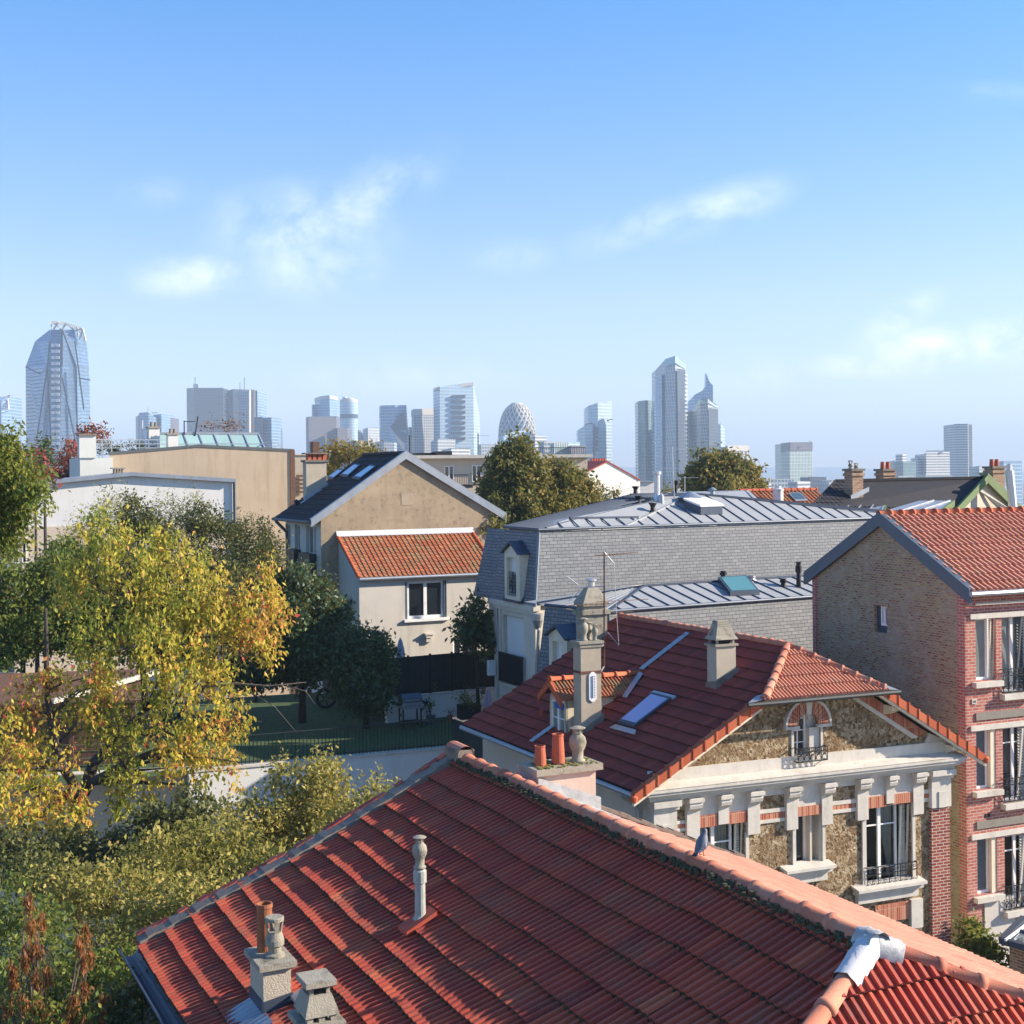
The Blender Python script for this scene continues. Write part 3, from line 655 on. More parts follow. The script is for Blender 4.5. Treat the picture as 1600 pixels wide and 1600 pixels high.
    on = lambda x, y, h=.06: F(*F.slope(x, y, sl))+Vec((0, 0, h))
    for q in (((550, 750), (562, 752), (588, 732), (579, 730)), ((531, 746), (543, 748), (563, 730), (554, 728.5)), ((511, 750), (521, 751), (537, 738), (528, 737))):
        g = [on(x, y) for x, y in q]; c = sum(g, Vec())/4; k = MB().prism(g, (0, 0, .06)).build('skylight', MT['zinc_dark'], root); MB().prism([c+(p-c)*.8+Vec((0, 0, .062)) for p in g], (0, 0, .006)).build('pane', MT['blue_glass'], k)
    # ---------- extension
    XD = 2.466; zt, ze = -2.435, -3.877
    xl = F.st(P(561, 899, 52.95))[0]; sR = xl+5.800
    T0 = -XD; kx = (zt-ze)/XD
    hx = [F.face(x, y, T0) for x, y in ((632.5, 909.5), (698, 964))]; h = (hx[0][0], hx[1][0], hx[1][1], hx[0][1])
    dx = [F.face(x, y, T0) for x, y in ((707, 998), (735, 1040))]; h2 = (dx[0][0], dx[1][0], ZG, dx[0][1])
    m = MB(); wall(m, F, 's', T0, xl, sR, ZG, ze-.03, [h, h2], .25); m.build('wall', MT['greywash'], root, recalc=False, label='grey white extension wall with one wide window')
    m = MB(); m.poly(F(xl, T0, ZG), F(xl, 0, ZG), F(xl, 0, zt-.05), F(xl, T0, ze-.05)); m.poly(F(sR, T0, ZG), F(sR, 0, ZG), F(sR, 0, zt-.05), F(sR, T0, ze-.05)); m.build('wall', MT['bluewhite'], root, recalc=False)
    e = .09; window(F, 's', T0, h[0]+e*1.3, h[1]-e*1.2, h[2], h[3], root, .12, 2, (), fw=.085)
    for a in (h[0], h[1]-e*1.15): MB().fbox(F, a, a+e*1.15, T0+.02, T0+.14, h[2], h[3]).build('shutter', MT['slateblue'], root)
    MB().fbox(F, h[0]-.06, h[1]+.1, T0-.12, T0+.1, h[2]-.11, h[2]-.01).build('window_sill', MT['white'], root)
    window(F, 's', T0, h2[0]+.05, h2[1], h2[2], h2[3], root, .12, 2, name='glass_door')
    v = F.face(669, 994, T0); m = MB(); m.fbox(F, v[0]-.14, v[0]+.14, T0-.16, T0-.003, v[1]-.05, v[1]+.06); m.fbox(F, v[0]-.19, v[0]+.19, T0-.2, T0-.003, v[1]+.06, v[1]+.13); m.fbox(F, v[0]-.12, v[0]+.12, T0-.12, T0-.003, v[1]-.22, v[1]-.08); m.build('wall_vent', MT['white_stone'], root)
    mb = MB(); oo = .14; f = F(0, 0, zt)-F(0, T0-oo, ze-kx*oo); tile_field(mb, F(xl-.05, T0-oo, ze-kx*oo), F.U, f, sR-xl+.1, f.length-.05, .23, .2, 1, .03, .03, .005, None, .4, 91); r = mb.build('extension_roof', MT['tile_orange'], root)
    m = MB(); m.poly(F(xl-.05, T0-oo, ze-kx*oo-.03), F(sR+.05, T0-oo, ze-kx*oo-.03), F(sR+.05, 0, zt-.03), F(xl-.05, 0, zt-.03)); m.build('roof_boarding', MT['tile_orange'], r, recalc=False)
    for a in (xl-.06, sR+.04):
        m = MB(); cap_line(m, F(a, T0-oo, ze-kx*oo+.02), F(a, .0, zt+.02), .07, .26, .12, 0, 92); m.build('verge_tiles', MT['verge'], root)
    m = MB(); m.prism([F(xl-.1, -.14, zt-.02), F(sR+.1, -.14, zt-.02), F(sR+.1, -.01, zt+.17), F(xl-.1, -.01, zt+.17)], (0, 0, .03)); m.build('flashing', MT['whitelead'], root)
    m = MB(); m.tube([F(xl-.05, T0-oo-.06, ze-kx*oo-.04), F(sR+.1, T0-oo-.06, ze-kx*oo-.04)], .06, 8); m.tube([F(sR+.02, T0-.1, ze-.2), F(sR+.02, T0-.06, ZG)], .05, 8); m.build('gutter', MT['zinc'], root)
    return F
CENT = central_house()

# ================================================================ the terraced garden in front of it
GZ = -8.7
def garden():
    FG = Frame(-8.1, 41.0, 68.0, -25.0)
    m = MB(); g = [FG(-9, 0, GZ), FG(8.2, 0, GZ), FG(9.5, 13, GZ), FG(-14, 14, GZ)]; m.poly(*g); m.build('lawn', MT['grass'], kind='structure')
    # retaining wall with coping
    root = thing('retaining_wall', 'long white rendered retaining wall under the garden railing', 'wall', FG(0, 0, -14.2))
    m = MB(); m.fbox(FG, -1.6, 6.75, -.02, .2, -10.9, GZ+.02); m.build('wall', MT['whitewall'], root)
    m = MB(); m.fbox(FG, -1.7, 6.8, -.06, .26, GZ+.02, GZ+.09); m.build('coping', MT['white_stone'], root)
    MB().fbox(FG, -1.6, 6.75, .03, .2, -14.2, -10.9).build('wall_base', MT['dark'], root)
    r = thing('garden_railing', 'dark green vertical bar railing on top of the white retaining wall', 'railing', FG(0, .1, GZ))
    a0, a1, zt = -.6, 6.65, GZ+.95
    m = MB(); m.bar(FG(a0, .1, zt), FG(a1, .1, zt), .05, .03); m.bar(FG(a0, .1, GZ+.17), FG(a1, .1, GZ+.17), .04, .03); m.build('rail', MT['darkgreen'], r)
    n = 62; m = MB()
    for i in range(n+1): a = a0+(a1-a0)*i/n; m.bar(FG(a, .1, GZ+.1), FG(a, .1, zt), .022)
    m.build('bars', MT['darkgreen'], r)
    # solid return panel towards the stone house
    c = P(709, 1131, 43.3); q = P(771, 1168, 40.6)
    rp = thing('dark_fence_panel', 'solid dark fence panel turning from the railing to the stone house', 'fence', Vec((c.x, c.y, GZ)))
    m = MB(); d = (q-c); d.z = 0; d = d.normalized(); nn = Vec((-d.y, d.x, 0))*.03; e = c+d*4.2
    m.prism([Vec((c.x, c.y, GZ+.05)), Vec((e.x, e.y, GZ+.05)), Vec((e.x, e.y, GZ+1.0)), Vec((c.x, c.y, GZ+1.0))], nn); m.build('panel', MT['darkgreen'], rp)
    m = MB(); m.prism([Vec((c.x, c.y, -14.2)), Vec((e.x, e.y, -14.2)), Vec((e.x, e.y, GZ+.05)), Vec((c.x, c.y, GZ+.05))], nn*4); m.build('coping', MT['white_stone'], rp)
    # tall dark screen fence on a low white wall
    a = P(605, 1130, 48.2); b = P(775, 1113, 50.4); ax = (b-a); ax.z = 0; L = ax.length; ax.normalize(); FF = Frame(a.x, a.y, 0); FF.U = ax; FF.V = Vec((-ax.y, ax.x, 0))
    w = thing('low_wall', 'low white garden wall carrying the dark screen fence', 'wall', FF(L/2, 0, GZ)); m = MB(); m.fbox(FF, 0, L, 0, .2, GZ-.05, GZ+.82); m.build('wall', MT['whitewall'], w); m = MB(); m.fbox(FF, -.04, L, -.04, .24, GZ+.82, GZ+.88); m.build('coping', MT['white_stone'], w)
    f = thing('screen_fence', 'tall dark green opaque screen fence in front of the white extension', 'fence', FF(L/2, .1, GZ+.88))
    n = 5
    for i in range(n):
        s0, s1 = L*i/n, L*(i+1)/n; m = MB(); m.fbox(FF, s0+.02, s1-.02, .08, .12, GZ+.9, GZ+2.25)
        for k in range(9): x = s0+(s1-s0)*(k+.5)/9; m.fbox(FF, x-.012, x+.012, .068, .08, GZ+.92, GZ+2.23)
        m.build('panel', MT['darkgreen'], f)
    for i in range(n+1): MB().fbox(FF, L*i/n-.03, L*i/n+.03, .06, .14, GZ+.88, GZ+2.3).build('post', MT['iron'], f)
    m = MB(); m.fbox(FF, .1, L+1, .25, 5.0, GZ+.4, GZ+.8); m.build('terrace', MT['soil'], kind='structure')
    m = MB(); m.fbox(FF, .2, L+.6, .02, .18, GZ+2.3, GZ+2.31)
    # barbecue
    bb = P(641, 1133, 47.5); bq = thing('barbecue', 'gas barbecue with blue-black hood standing against the low white wall', 'barbecue', Vec((bb.x, bb.y, GZ)))
    FB = Frame(bb.x, bb.y, 68)
    m = MB(); prof = [(-.28, .86), (-.26, 1.02), (-.12, 1.14), (.1, 1.14), (.24, 1.04), (.27, .86)]; m.prism([FB(-.36, t, GZ+z) for t, z in prof], FB.U*.72); h = m.build('hood', MT['slateblue'], bq); m = MB(); m.bar(FB(-.25, -.31, GZ+.96), FB(.25, -.31, GZ+.96), .025); m.build('handle', MT['alu'], h)
    m = MB(); m.fbox(FB, -.36, .36, -.29, .28, GZ+.66, GZ+.86); bx = m.build('burner_box', MT['zinc'], bq)
    for i in range(4): m = MB(); m.lathe(FB(-.24+.16*i, -.31, GZ+.76), [(.03, 0), (.03, .02)], 8); m.build('knob', MT['iron'], bx)
    for s_ in (-.55, .38):
        MB().fbox(FB, s_, s_+.18 if s_ < 0 else s_+.2, -.24, .24, GZ+.8, GZ+.84).build('side_shelf', MT['iron'], bq)
    for s_ in (-.34, .3):
        for t_ in (-.24, .2): MB().fbox(FB, s_, s_+.045, t_, t_+.045, GZ, GZ+.66).build('leg', MT['iron'], bq)
    MB().fbox(FB, -.34, .34, -.24, .24, GZ+.16, GZ+.2).build('shelf', MT['iron'], bq)
    # pots, planter, folded parasols
    LG = leafmat('pot_leaf', [(0, (.03, .06, .015)), (.6, (.07, .12, .03)), (1, (.16, .16, .05))])
    def potted(x, y, Y, label, r, h, mat, lh, size, n, name='potted_plant', cat='potted plant', sq=False):
        p = P(x, y, Y); p.z = GZ; t = thing(name, label, cat, p)
        m = MB()
        if sq: FQ = Frame(p.x, p.y, 68); m.fbox(FQ, -r, r, -r*.6, r*.6, GZ, GZ+h)
        else: m.lathe(p, [(r*.75, 0), (r, h*.9), (r*1.08, h*.92), (r*1.08, h), (r*.8, h)], 14)
        m.build('pot', mat, t); g = np.random.default_rng(int(x)); c = np.array(p)+np.array((0, 0, h+lh*.45))+g.normal(0, 1, (n, 3))*np.array((r*.75, r*.75, lh*.3))
        leaf_cloud('foliage', c, .07, 14, size, LG, t, .3, int(y)); m = MB()
        for i in range(min(5, n)): q = Vec(c[i]); m.tube([p+Vec((0, 0, h*.8)), q], .01, 4)
        m.build('stem', MT['bark'], t, recalc=False)
    potted(673, 1127, 48, 'small leafy plant in a dark blue pot beside the barbecue', .17, .3, MT['slateblue'], .75, .1, 10)
    potted(733, 1122, 49, 'dark rounded shrub in a square planter by the white wall', .38, .5, MT['darkgreen'], .5, .07, 40, 'planter', 'planter', True)
    potted(703, 1125, 48.6, 'little terracotta pot with a small plant by the white wall', .1, .18, MT['terracotta'], .3, .06, 4)
    def folded(x, y0, y1, Y, label, mat, r):
        p = P(x, y0, Y); q = P(x, y1, Y); t = thing('parasol', label, 'parasol', q); H = p.z-q.z
        m = MB(); K = 16; prof = [(.02, 1.0), (.35, .93), (.8, .72), (1.0, .5), (1.1, .28), (.9, .2)]
        vs = [p.lerp(q, 1-z)+Vec((math.cos(2*math.pi*k/K), math.sin(2*math.pi*k/K), 0))*r*rr_*(1.0 if k % 2 else .62) for rr_, z in prof for k in range(K)]
        m.add(vs, [(i*K+k, i*K+(k+1) % K, (i+1)*K+(k+1) % K, (i+1)*K+k) for i in range(5) for k in range(K)]); m.build('canopy', mat, t, recalc=False); MB().tube([q, p], .025, 6).build('pole', MT['alu'], t)
    folded(625.5, 996, 1062, 51.5, 'closed pale grey parasol rising behind the dark screen fence', MT['parasol'], .2)
    folded(763, 1075, 1135, 49.0, 'closed lilac parasol beside the stone house roof corner', MT['lilac'], .17)
    for i, x in enumerate((728, 742, 753)):
        p = P(x, 1079, 50.2); m = MB(); m.lathe(p, [(.13, -.12), (.16, .12), (.12, .14)], 10)
        tag(m.build('flowerpot', MT['mortar'], ), ('grey flowerpot on the low wall, leftmost of three', 'grey flowerpot on the low wall, middle of three', 'grey flowerpot on the low wall, rightmost of three')[i], 'flowerpot', 'grey flowerpots on the low wall')
    p = P(508, 1052, 51.5); w = thing('wheel', 'dark wheel leaning in the shade at the end of the lawn', 'wheel', Vec((p.x, p.y, GZ)))
    m = MB(); c = Vec((p.x, p.y, GZ+.36)); m.tube([c+Vec((math.cos(a)*.33, 0, math.sin(a)*.33)) for a in [2*math.pi*i/20 for i in range(21)]], .07, 8); m.build('tyre', MT['iron'], w)
    m = MB()
    for i in range(5): a = 2*math.pi*i/5; m.bar(c, c+Vec((math.cos(a)*.3, 0, math.sin(a)*.3)), .05)
    m.build('rim', MT['iron'], w)
    # beige terrace wall and plank shelter at the left, behind the autumn tree
    FW = Frame(-17.5, 39.5, 80, -10); w = thing('garden_wall', 'sunlit beige garden wall behind the autumn tree trunk', 'wall', FW(4, 0, -14.2)); m = MB(); m.fbox(FW, -4, 8.5, 0, .3, -14.2, -8.75); m.build('wall', MT['beige'], w)
    m = MB(); m.fbox(FW, -4, 8.55, -.05, .35, -8.75, -8.67); m.build('coping', MT['white_stone'], w)
    s = thing('plank_shelter', 'low brown plank garden shelter half hidden by the autumn tree', 'shed', FW(3, 2, GZ))
    m = MB()
    for k in range(9): m.fbox(FW, .6, 6.3, 1.0+.02*(k % 2), 1.06+.02*(k % 2), GZ+.08+k*.21, GZ+.26+k*.21)
    m.build('wall', MT['wood'], s)
    for x in (.6, 2.5, 4.4, 6.2): MB().fbox(FW, x, x+.12, .92, 1.0, GZ, GZ+2.0).build('post', MT['wood'], s)
    m = MB(); m.prism([FW(.3, .6, GZ+1.95), FW(6.6, .6, GZ+1.95), FW(6.6, 3.4, GZ+2.5), FW(.3, 3.4, GZ+2.5)], (0, 0, .08)); m.build('roof', MT['wood'], s)
    m = MB(); m.bar(FW(4, .5, GZ+2.1), FW(6.9, 2.5, GZ+2.6), .14); m.build('edge_beam', MT['white_stone'], s)
garden()
# ================================================================ stone house with the white cornice
def main_house():
    F = Frame(2.985, 31.0, 67.5, -26.0); TF = .35; W = 8.73
    ZC, ZE, ZR, SR = -7.24, -7.2, -4.34, 4.75
    kl, kr = (ZR-ZE)/(SR+.3), (ZE-ZR)/(9.4-SR); TB = 9.5
    zl = lambda s: ZE+kl*(s+.3); zr = lambda s: ZR+kr*(s-SR)
    root = thing('stone_gable_house', 'rubble stone house with white cornice, arched attic window and dark red tiled roof', 'house', F(4, 4, -14.2))
    px = lambda x, y, t=TF: F.face(x, y, t)
    # ---------- facade openings (surveyed)
    def rect(x0, x1, yt, yb, t=TF):
        s0, s1 = px(x0, (yt+yb)/2, t)[0], px(x1, (yt+yb)/2, t)[0]; xm = (x0+x1)/2
        return s0, s1, px(xm, yb, t)[1], px(xm, yt, t)[1]
    w1 = rect(1089, 1164, 1288, 1400); w2 = rect(1242, 1284, 1273, 1352); w3 = rect(1352, 1424, 1258, 1389)
    att = rect(1239.5, 1281, 1106, 1200)
    m = MB(); wall(m, F, 's', TF, .28, W-.05, -14.2, ZC+.22, [w1, w2, w3], .32); front = m.build('wall', MT['rubble'], root, recalc=False, label='rubble stone front wall')
    # gable above the cornice
    def gz(s): return min(zl(s), zr(s))-.16
    GH = -5.45
    m = MB(); wall(m, F, 's', TF, .2, W+.1, ZC+.1, GH, [att], .3)
    n1 = Vec((0, 0, 1))-F.U*kl; n2 = Vec((0, 0, 1))-F.U*kr
    c1 = (F(SR, TF, ZR-.16), n1); c2 = (F(SR, TF, ZR-.16), n2)
    m.build('gable', MT['rubble'], root, recalc=False, clips=[c1, c2], label='rubble stone gable')
    # ---------- cornice mouldings
    m = MB()
    for (o, z0, z1) in ((.40, ZC-.02, ZC+.06), (.36, ZC-.09, ZC-.02), (.27, ZC-.17, ZC-.09), (.16, ZC-.26, ZC-.17)):
        m.fbox(F, .28-o*.75, W-.05+o*.75, TF-o, TF+.0, z0, z1)
    m.prism([F(-.02, TF-.40, ZC+.063), F(W+.25, TF-.40, ZC+.063), F(W+.15, TF-.05, ZC+.16), F(.1, TF-.05, ZC+.16)], (0, 0, -.02))
    m.fbox(F, .2, W+.08, TF-.07, TF-.002, ZC+.14, ZC+.42)
    m.build('cornice', MT['white_stone'], root)
    # ---------- white bands, panels
    m = MB()
    def band(x0, x1, yt, yb, o, t=TF):
        a = rect(x0, x1, yt, yb); m.fbox(F, a[0], a[1], TF-o, TF-.003, a[2], a[3]); return a
    zt = ZC-.26
    def panel(x0, x1, yb, o=.05):
        a = rect(x0, x1, yb-10, yb); m.fbox(F, a[0], a[1], TF-o, TF-.003, a[2], zt)
    s = [px(x, 1260)[0] for x in (1011, 1052)]
    panel(1071, 1184, 1272); panel(1225, 1297, 1262); panel(1336, 1440, 1246)
    panel(1052, 1071, 1257); panel(1184, 1226, 1242); panel(1297, 1337, 1228); panel(1439, 1457, 1214)
    for (x0, x1, y0, y1) in ((1050, 1070, 1282, 1287), (1050, 1070, 1294, 1299), (1184, 1226, 1263, 1269), (1184, 1226, 1279, 1284.5), (1297, 1336, 1250, 1256), (1297, 1336, 1263.5, 1269), (1439, 1457, 1233, 1239), (1439, 1457, 1246, 1252)):
        band(x0, x1, y0, y1, .045)
    for (x0, x1, y0, y1) in ((1164, 1169, 1300, 1420), (1237, 1242, 1293, 1358), (1283.5, 1288, 1285, 1355), (1346, 1352, 1280, 1390), (1424, 1428.5, 1268, 1386), (1457, 1461, 1252, 1470), (1083.5, 1089, 1300, 1400)):
        band(x0, x1, y0, y1, .05)
    m.build('white_trim', MT['white_stone'], root)
    for (x0, x1, y0, y1) in ((1050, 1070, 1287, 1294), (1184, 1226, 1269, 1279), (1297, 1336, 1256, 1263.5), (1439, 1457, 1239, 1246)):
        a = rect(x0, x1, y0, y1); MB().fbox(F, a[0], a[1], TF-.03, TF-.003, a[2], a[3]).build('brick_band', MT['brick_std'], root)
    for (x0, x1, y0, y1) in ((1089, 1120, 1272, 1291), (1134, 1164, 1267, 1285), (1242, 1281, 1258, 1273), (1352, 1381, 1243, 1261), (1392, 1423, 1238, 1254)):
        a = rect(x0, x1, y0, y1); MB().fbox(F, a[0], a[1], TF-.075, TF-.003, a[2], a[3]).build('brick_arch', MT['brick_std'], root)
    # ---------- scrolled brackets
    for (x0, x1, yb) in ((1070, 1090, 1315), (1119, 1135, 1286), (1165, 1184, 1302), (1225.5, 1243, 1295), (1280.5, 1297, 1287), (1336, 1353, 1280), (1381, 1393, 1254), (1423, 1439, 1271)):
        k = MB(); a = rect(x0, x1, yb-20, yb); sc = (a[0]+a[1])/2; hw = (a[1]-a[0])/2
        prof = [(-.0, zt), (-.25, zt), (-.25, zt-.1), (-.22, zt-.11), (-.235, zt-.17), (-.21, zt-.25), (-.14, zt-.31), (-.10, zt-.33), (-.10, a[2]), (0, a[2])]
        k.prism([F(sc-hw, TF+o-.003, z) for o, z in prof], F.U*(2*hw)); k.fbox(F, sc-hw-.03, sc+hw+.03, TF-.27, TF-.003, zt-.1, zt-.02)
        k.build('bracket', MT['white_stone'], root)
    # corner piers: capital, then brick on the right-hand one
    for (s0, s1) in ((.28, .88), (W-.62, W-.02)):
        k = MB(); k.fbox(F, s0-.06, s1+.06, TF-.26, TF-.003, zt-.14, zt); k.fbox(F, s0-.03, s1+.03, TF-.2, TF-.003, zt-.22, zt-.14); k.fbox(F, s0, s1, TF-.14, TF-.003, zt-.95, zt-.22)
        k.fbox(F, s0+.2, s0+.42, TF-.165, TF-.14, zt-.95, zt-.55); k.build('pier_capital', MT['white_stone'], root)
        MB().fbox(F, s0+.02, s1-.01, TF-.09, TF-.003, -14.2, zt-.95).build('pier', MT['brick_pier'], root)
    # ---------- windows
    s0, s1, z0, z1 = w1; sd_ = s0+(s1-s0)*.80
    window(F, 's', TF, s0, sd_, z0, z1, root, .18, 2, (.73, .4), curtain=[(.05, .40, .06), (.52, .97, 0)])
    shutter(F, 's', TF, sd_+.03, s1-.02, z0, z1-.03, root, .14, .05, MT['cream_paint'], 30)
    s0, s1, z0, z1 = w2; wd = s0+(s1-s0)*.58
    window(F, 's', TF, s0, wd, z0, z1, root, .22, 1)
    m = MB(); m.fbox(F, wd, wd+.05, TF+.02, TF+.3, z0, z1); m.poly(F(wd+.05, TF+.26, z0), F(s1, TF+.26, z0), F(s1, TF+.26, z1), F(wd+.05, TF+.26, z1)); m.fbox(F, s1-.06, s1, TF+.0, TF+.3, z0, z1); m.build('window_reveal', MT['cream_dirty'], root)
    s0, s1, z0, z1 = w3; wd = s0+(s1-s0)*.77
    window(F, 's', TF, s0, wd, z0, z1, root, .18, 2, (.76, .25), curtain=[(.02, .22, .02), (.53, .98, .92)])
    shutter(F, 's', TF, wd+.03, s1-.02, z0+.02, z1-.05, root, .14, .04, MT['cream_paint'], 34)
    for (x0, x1, y, kind) in ((1226, 1303, 1358, 0), (1338, 1445, 1386, 1), (1062, 1200, 1404, 0)):
        m = MB(); a = rect(x0, x1, y-5, y+5, TF-.2); zs = a[3]
        m.prism([F(a[0], TF-.30, zs-.10), F(a[1], TF-.30, zs-.10), F(a[1], TF+.1, zs-.02), F(a[0], TF+.1, zs-.02)], (0, 0, .07)); m.fbox(F, a[0]+.05, a[1]-.05, TF-.22, TF-.003, zs-.2, zs-.1); m.fbox(F, a[0]+.12, a[1]-.12, TF-.12, TF-.003, zs-.42, zs-.2)
        m.build('window_sill', MT['white_stone'], root)
    a = rect(1370, 1424, 1412, 1440, TF-.1); m = MB(); m.fbox(F, a[0], a[1], TF-.06, TF-.003, a[2], a[3]); m.build('brick_arches', MT['brick_std'], root)
    a = rect(1424, 1442, 1405, 1450, TF-.1); m = MB(); m.fbox(F, a[0], a[1], TF-.11, TF-.003, a[2], a[3]); m.build('bracket', MT['white_stone'], root)
    s0, s1, z0, z1 = w3; railing(F, 's', TF, s0-.05, s1+.06, z0-.02, z0+.62, root, .12, n=9)
    # attic window: tall arched light, brick voussoirs, white edging, small guard
    s0, s1, z0, z1 = att; wd = s0+(s1-s0)*.62; c = (s0+wd)/2; rr_ = (wd-s0)/2; zs = z1-rr_-.05
    m = MB()
    for i in range(13):
        a, b = math.pi*i/13, math.pi*(i+1)/13
        m.prism([F(c+math.cos(x)*r, TF+.16, zs+math.sin(x)*r) for x, r in ((a, rr_-.05), (b, rr_-.05), (b, rr_+.01), (a, rr_+.01))], F.V*.06)
    for x in (s0, c-.012, wd-.05): m.fbox(F, x, x+(.05 if x != c-.012 else .024), TF+.16, TF+.22, z0, zs)
    for k in range(5): zz = z0+.02+(zs-z0)*k/4; m.fbox(F, s0+.05, wd-.05, TF+.17, TF+.2, zz-.012, zz+.012)
    o = m.build('arched_window', MT['white'], root)
    m = MB(); m.poly(*[F(c+math.cos(math.pi*i/12)*(rr_-.03), TF+.2, zs+math.sin(math.pi*i/12)*(rr_-.03)) for i in range(13)], F(s0+.03, TF+.2, z0), F(wd-.03, TF+.2, z0)); m.build('pane', MT['pane'], o, recalc=False)
    m = MB()
    for i in range(10):
        a, b = math.pi*i/10, math.pi*(i+1)/10
        m.prism([F(c+math.cos(x)*r, TF+.05, zs+math.sin(x)*r) for x, r in ((a, rr_), (b, rr_), (b, rr_+.14), (a, rr_+.14))], F.V*.22)
    m.fbox(F, wd, s1, TF+.02, TF+.28, z0, zs-.2); m.fbox(F, wd+.03, s1, TF+.16, TF+.28, zs-.2, z1); m.fbox(F, s0, wd+.03, TF+.23, TF+.28, zs, z1); m.fbox(F, s0-.07, s0, TF-.03, TF+.28, z0, zs); m.fbox(F, s1, s1+.06, TF-.04, TF-.003, z0, zs-.02)
    m.build('window_reveal', MT['white_stone'], root)
    m = MB(); cb = (s0+s1)/2; R0, R1 = (s1-s0)/2-.08, (s1-s0)/2+.22; zb_ = zs-.12
    for i in range(15):
        a, b = math.pi*i/15, math.pi*(i+.86)/15
        if abs((a+b)/2-math.pi/2) < .16: continue
        m.prism([F(cb+math.cos(x)*r, TF-.085, zb_+math.sin(x)*r*1.0) for x, r in ((a, R0), (b, R0), (b, R1), (a, R1))], F.V*.082)
    m.build('brick_arches', MT['brick_std'], root)
    m = MB()
    for i in range(18):
        a, b = math.pi*i/18, math.pi*(i+1)/18
        m.prism([F(cb+math.cos(x)*r, TF-.10, zb_+math.sin(x)*r) for x, r in ((a, R1), (b, R1), (b, R1+.06), (a, R1+.06))], F.V*.097)
    m.fbox(F, cb-R1-.06, cb-R0+.04, TF-.1, TF-.003, zb_-.07, zb_); m.fbox(F, cb+R0-.04, cb+R1+.06, TF-.1, TF-.003, zb_-.07, zb_)
    m.prism([F(cb-.06, TF-.12, zb_+R0-.03), F(cb+.06, TF-.12, zb_+R0-.03), F(cb+.09, TF-.12, zb_+R1+.05), F(cb-.09, TF-.12, zb_+R1+.05)], F.V*.117)
    m.build('white_trim', MT['white_stone'], root)
    railing(F, 's', TF, s0-.02, s1+.06, ZC+.30, ZC+.62, root, .2, n=5)
    # ---------- roof
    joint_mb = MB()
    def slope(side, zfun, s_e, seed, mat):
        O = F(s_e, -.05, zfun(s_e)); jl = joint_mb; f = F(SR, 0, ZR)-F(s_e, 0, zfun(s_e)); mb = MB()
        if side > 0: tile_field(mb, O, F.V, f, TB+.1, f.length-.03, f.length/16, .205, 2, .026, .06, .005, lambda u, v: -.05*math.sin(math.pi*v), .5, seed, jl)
        else: tile_field(mb, F(s_e, TB, zfun(s_e)), -F.V, f, TB+.05, f.length-.03, f.length/15, .205, 2, .02, .042, .004, None, .5, seed)
        return mb
    TA = 1.36; ZG = -5.34; kh = (ZR-ZG)/(TA+.2)
    hl = F(SR-(ZR-ZG)/kl, -.2, ZG); hr = F(SR-(ZR-ZG)/kr, -.2, ZG); ap = F(SR, TA, ZR)
    def vplane(p, q, away):
        d = q-p; n = Vec((-d.y, d.x, 0)).normalized()
        return (p, -n if n.dot(away) > 0 else n)      # clear_outer removes the side n points to; keep 'away' side
    # left roof: drop the wedge in front of the hip, but keep what lies below the hip gutter
    def notch(mb, a, b, mat, name='roof'):
        parts = []
        o1 = MB(); o1.v, o1.f, o1.t = mb.v, mb.f, mb.t
        return o1
    ml = slope(1, zl, -.3, 51, None)
    keep = []
    nrm = Vec((-(ap-hl).y, (ap-hl).x, 0)).normalized(); nrm = nrm if nrm.dot(F.V) > 0 else -nrm
    for f in ml.f:
        c = sum((ml.v[i] for i in f), Vec((0, 0, 0)))/len(f)
        if c.z > ZG-.0 and (c-hl).dot(nrm) < -.02: continue
        keep.append(f)
    ml.f = keep
    left = ml.build('roof', MT['tile_main'], root, recalc=True, label='dark red left roof slope')
    joint_mb.f = [f for f in joint_mb.f if not ((lambda c: c.z > ZG and (c-hl).dot(nrm) < -.02)(sum((joint_mb.v[i] for i in f), Vec((0, 0, 0)))/len(f)))]
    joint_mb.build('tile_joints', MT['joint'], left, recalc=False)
    m = MB(); m.poly(F(-.3, -.05, ZE-.05), hl+Vec((0, 0, -.05))+F.V*.15, ap+Vec((0, 0, -.06)), F(SR, TB, ZR-.05), F(-.3, TB, ZE-.05)); m.build('roof_boarding', MT['dark'], left, recalc=False)
    mr = slope(-1, zr, 9.4, 52, None); keep = []
    nrm = Vec((-(ap-hr).y, (ap-hr).x, 0)).normalized(); nrm = nrm if nrm.dot(F.V) > 0 else -nrm
    for f in mr.f:
        c = sum((mr.v[i] for i in f), Vec((0, 0, 0)))/len(f)
        if c.z > ZG and (c-hr).dot(nrm) < -.02: continue
        keep.append(f)
    mr.f = keep
    right = mr.build('roof', MT['tile_pink'], root)
    m = MB(); m.poly(F(9.4, -.05, ZE-.05), hr+Vec((0, 0, -.05))+F.V*.15, ap+Vec((0, 0, -.06)), F(SR, TB, ZR-.05), F(9.4, TB, ZE-.05)); m.build('roof_boarding', MT['cream_dirty'], right, recalc=False)
    # half hip
    fh = ap-F(SR, -.2, ZG); mb = MB(); tile_field(mb, F(2.7, -.22, ZG-.02), F.U, fh, 4.0, fh.length, fh.length/5, .205, 2, .05, .055, .004, None, .5, 14)
    dl, dr = hl-ap, hr-ap
    def cpl(d, side):
        n = Vec((-d.y, d.x, 0)).normalized(); return (ap, -n if n.dot(side) > 0 else n)
    hip = mb.build('half_hip', MT['tile_pink'], root, clips=[cpl(dl, -F.V), cpl(dr, -F.V)])
    dn = Vec((0, 0, -.04)); MB().poly(ap+dn, hl+dn, hr+dn).build('roof_boarding', MT['dark'], hip, recalc=False)
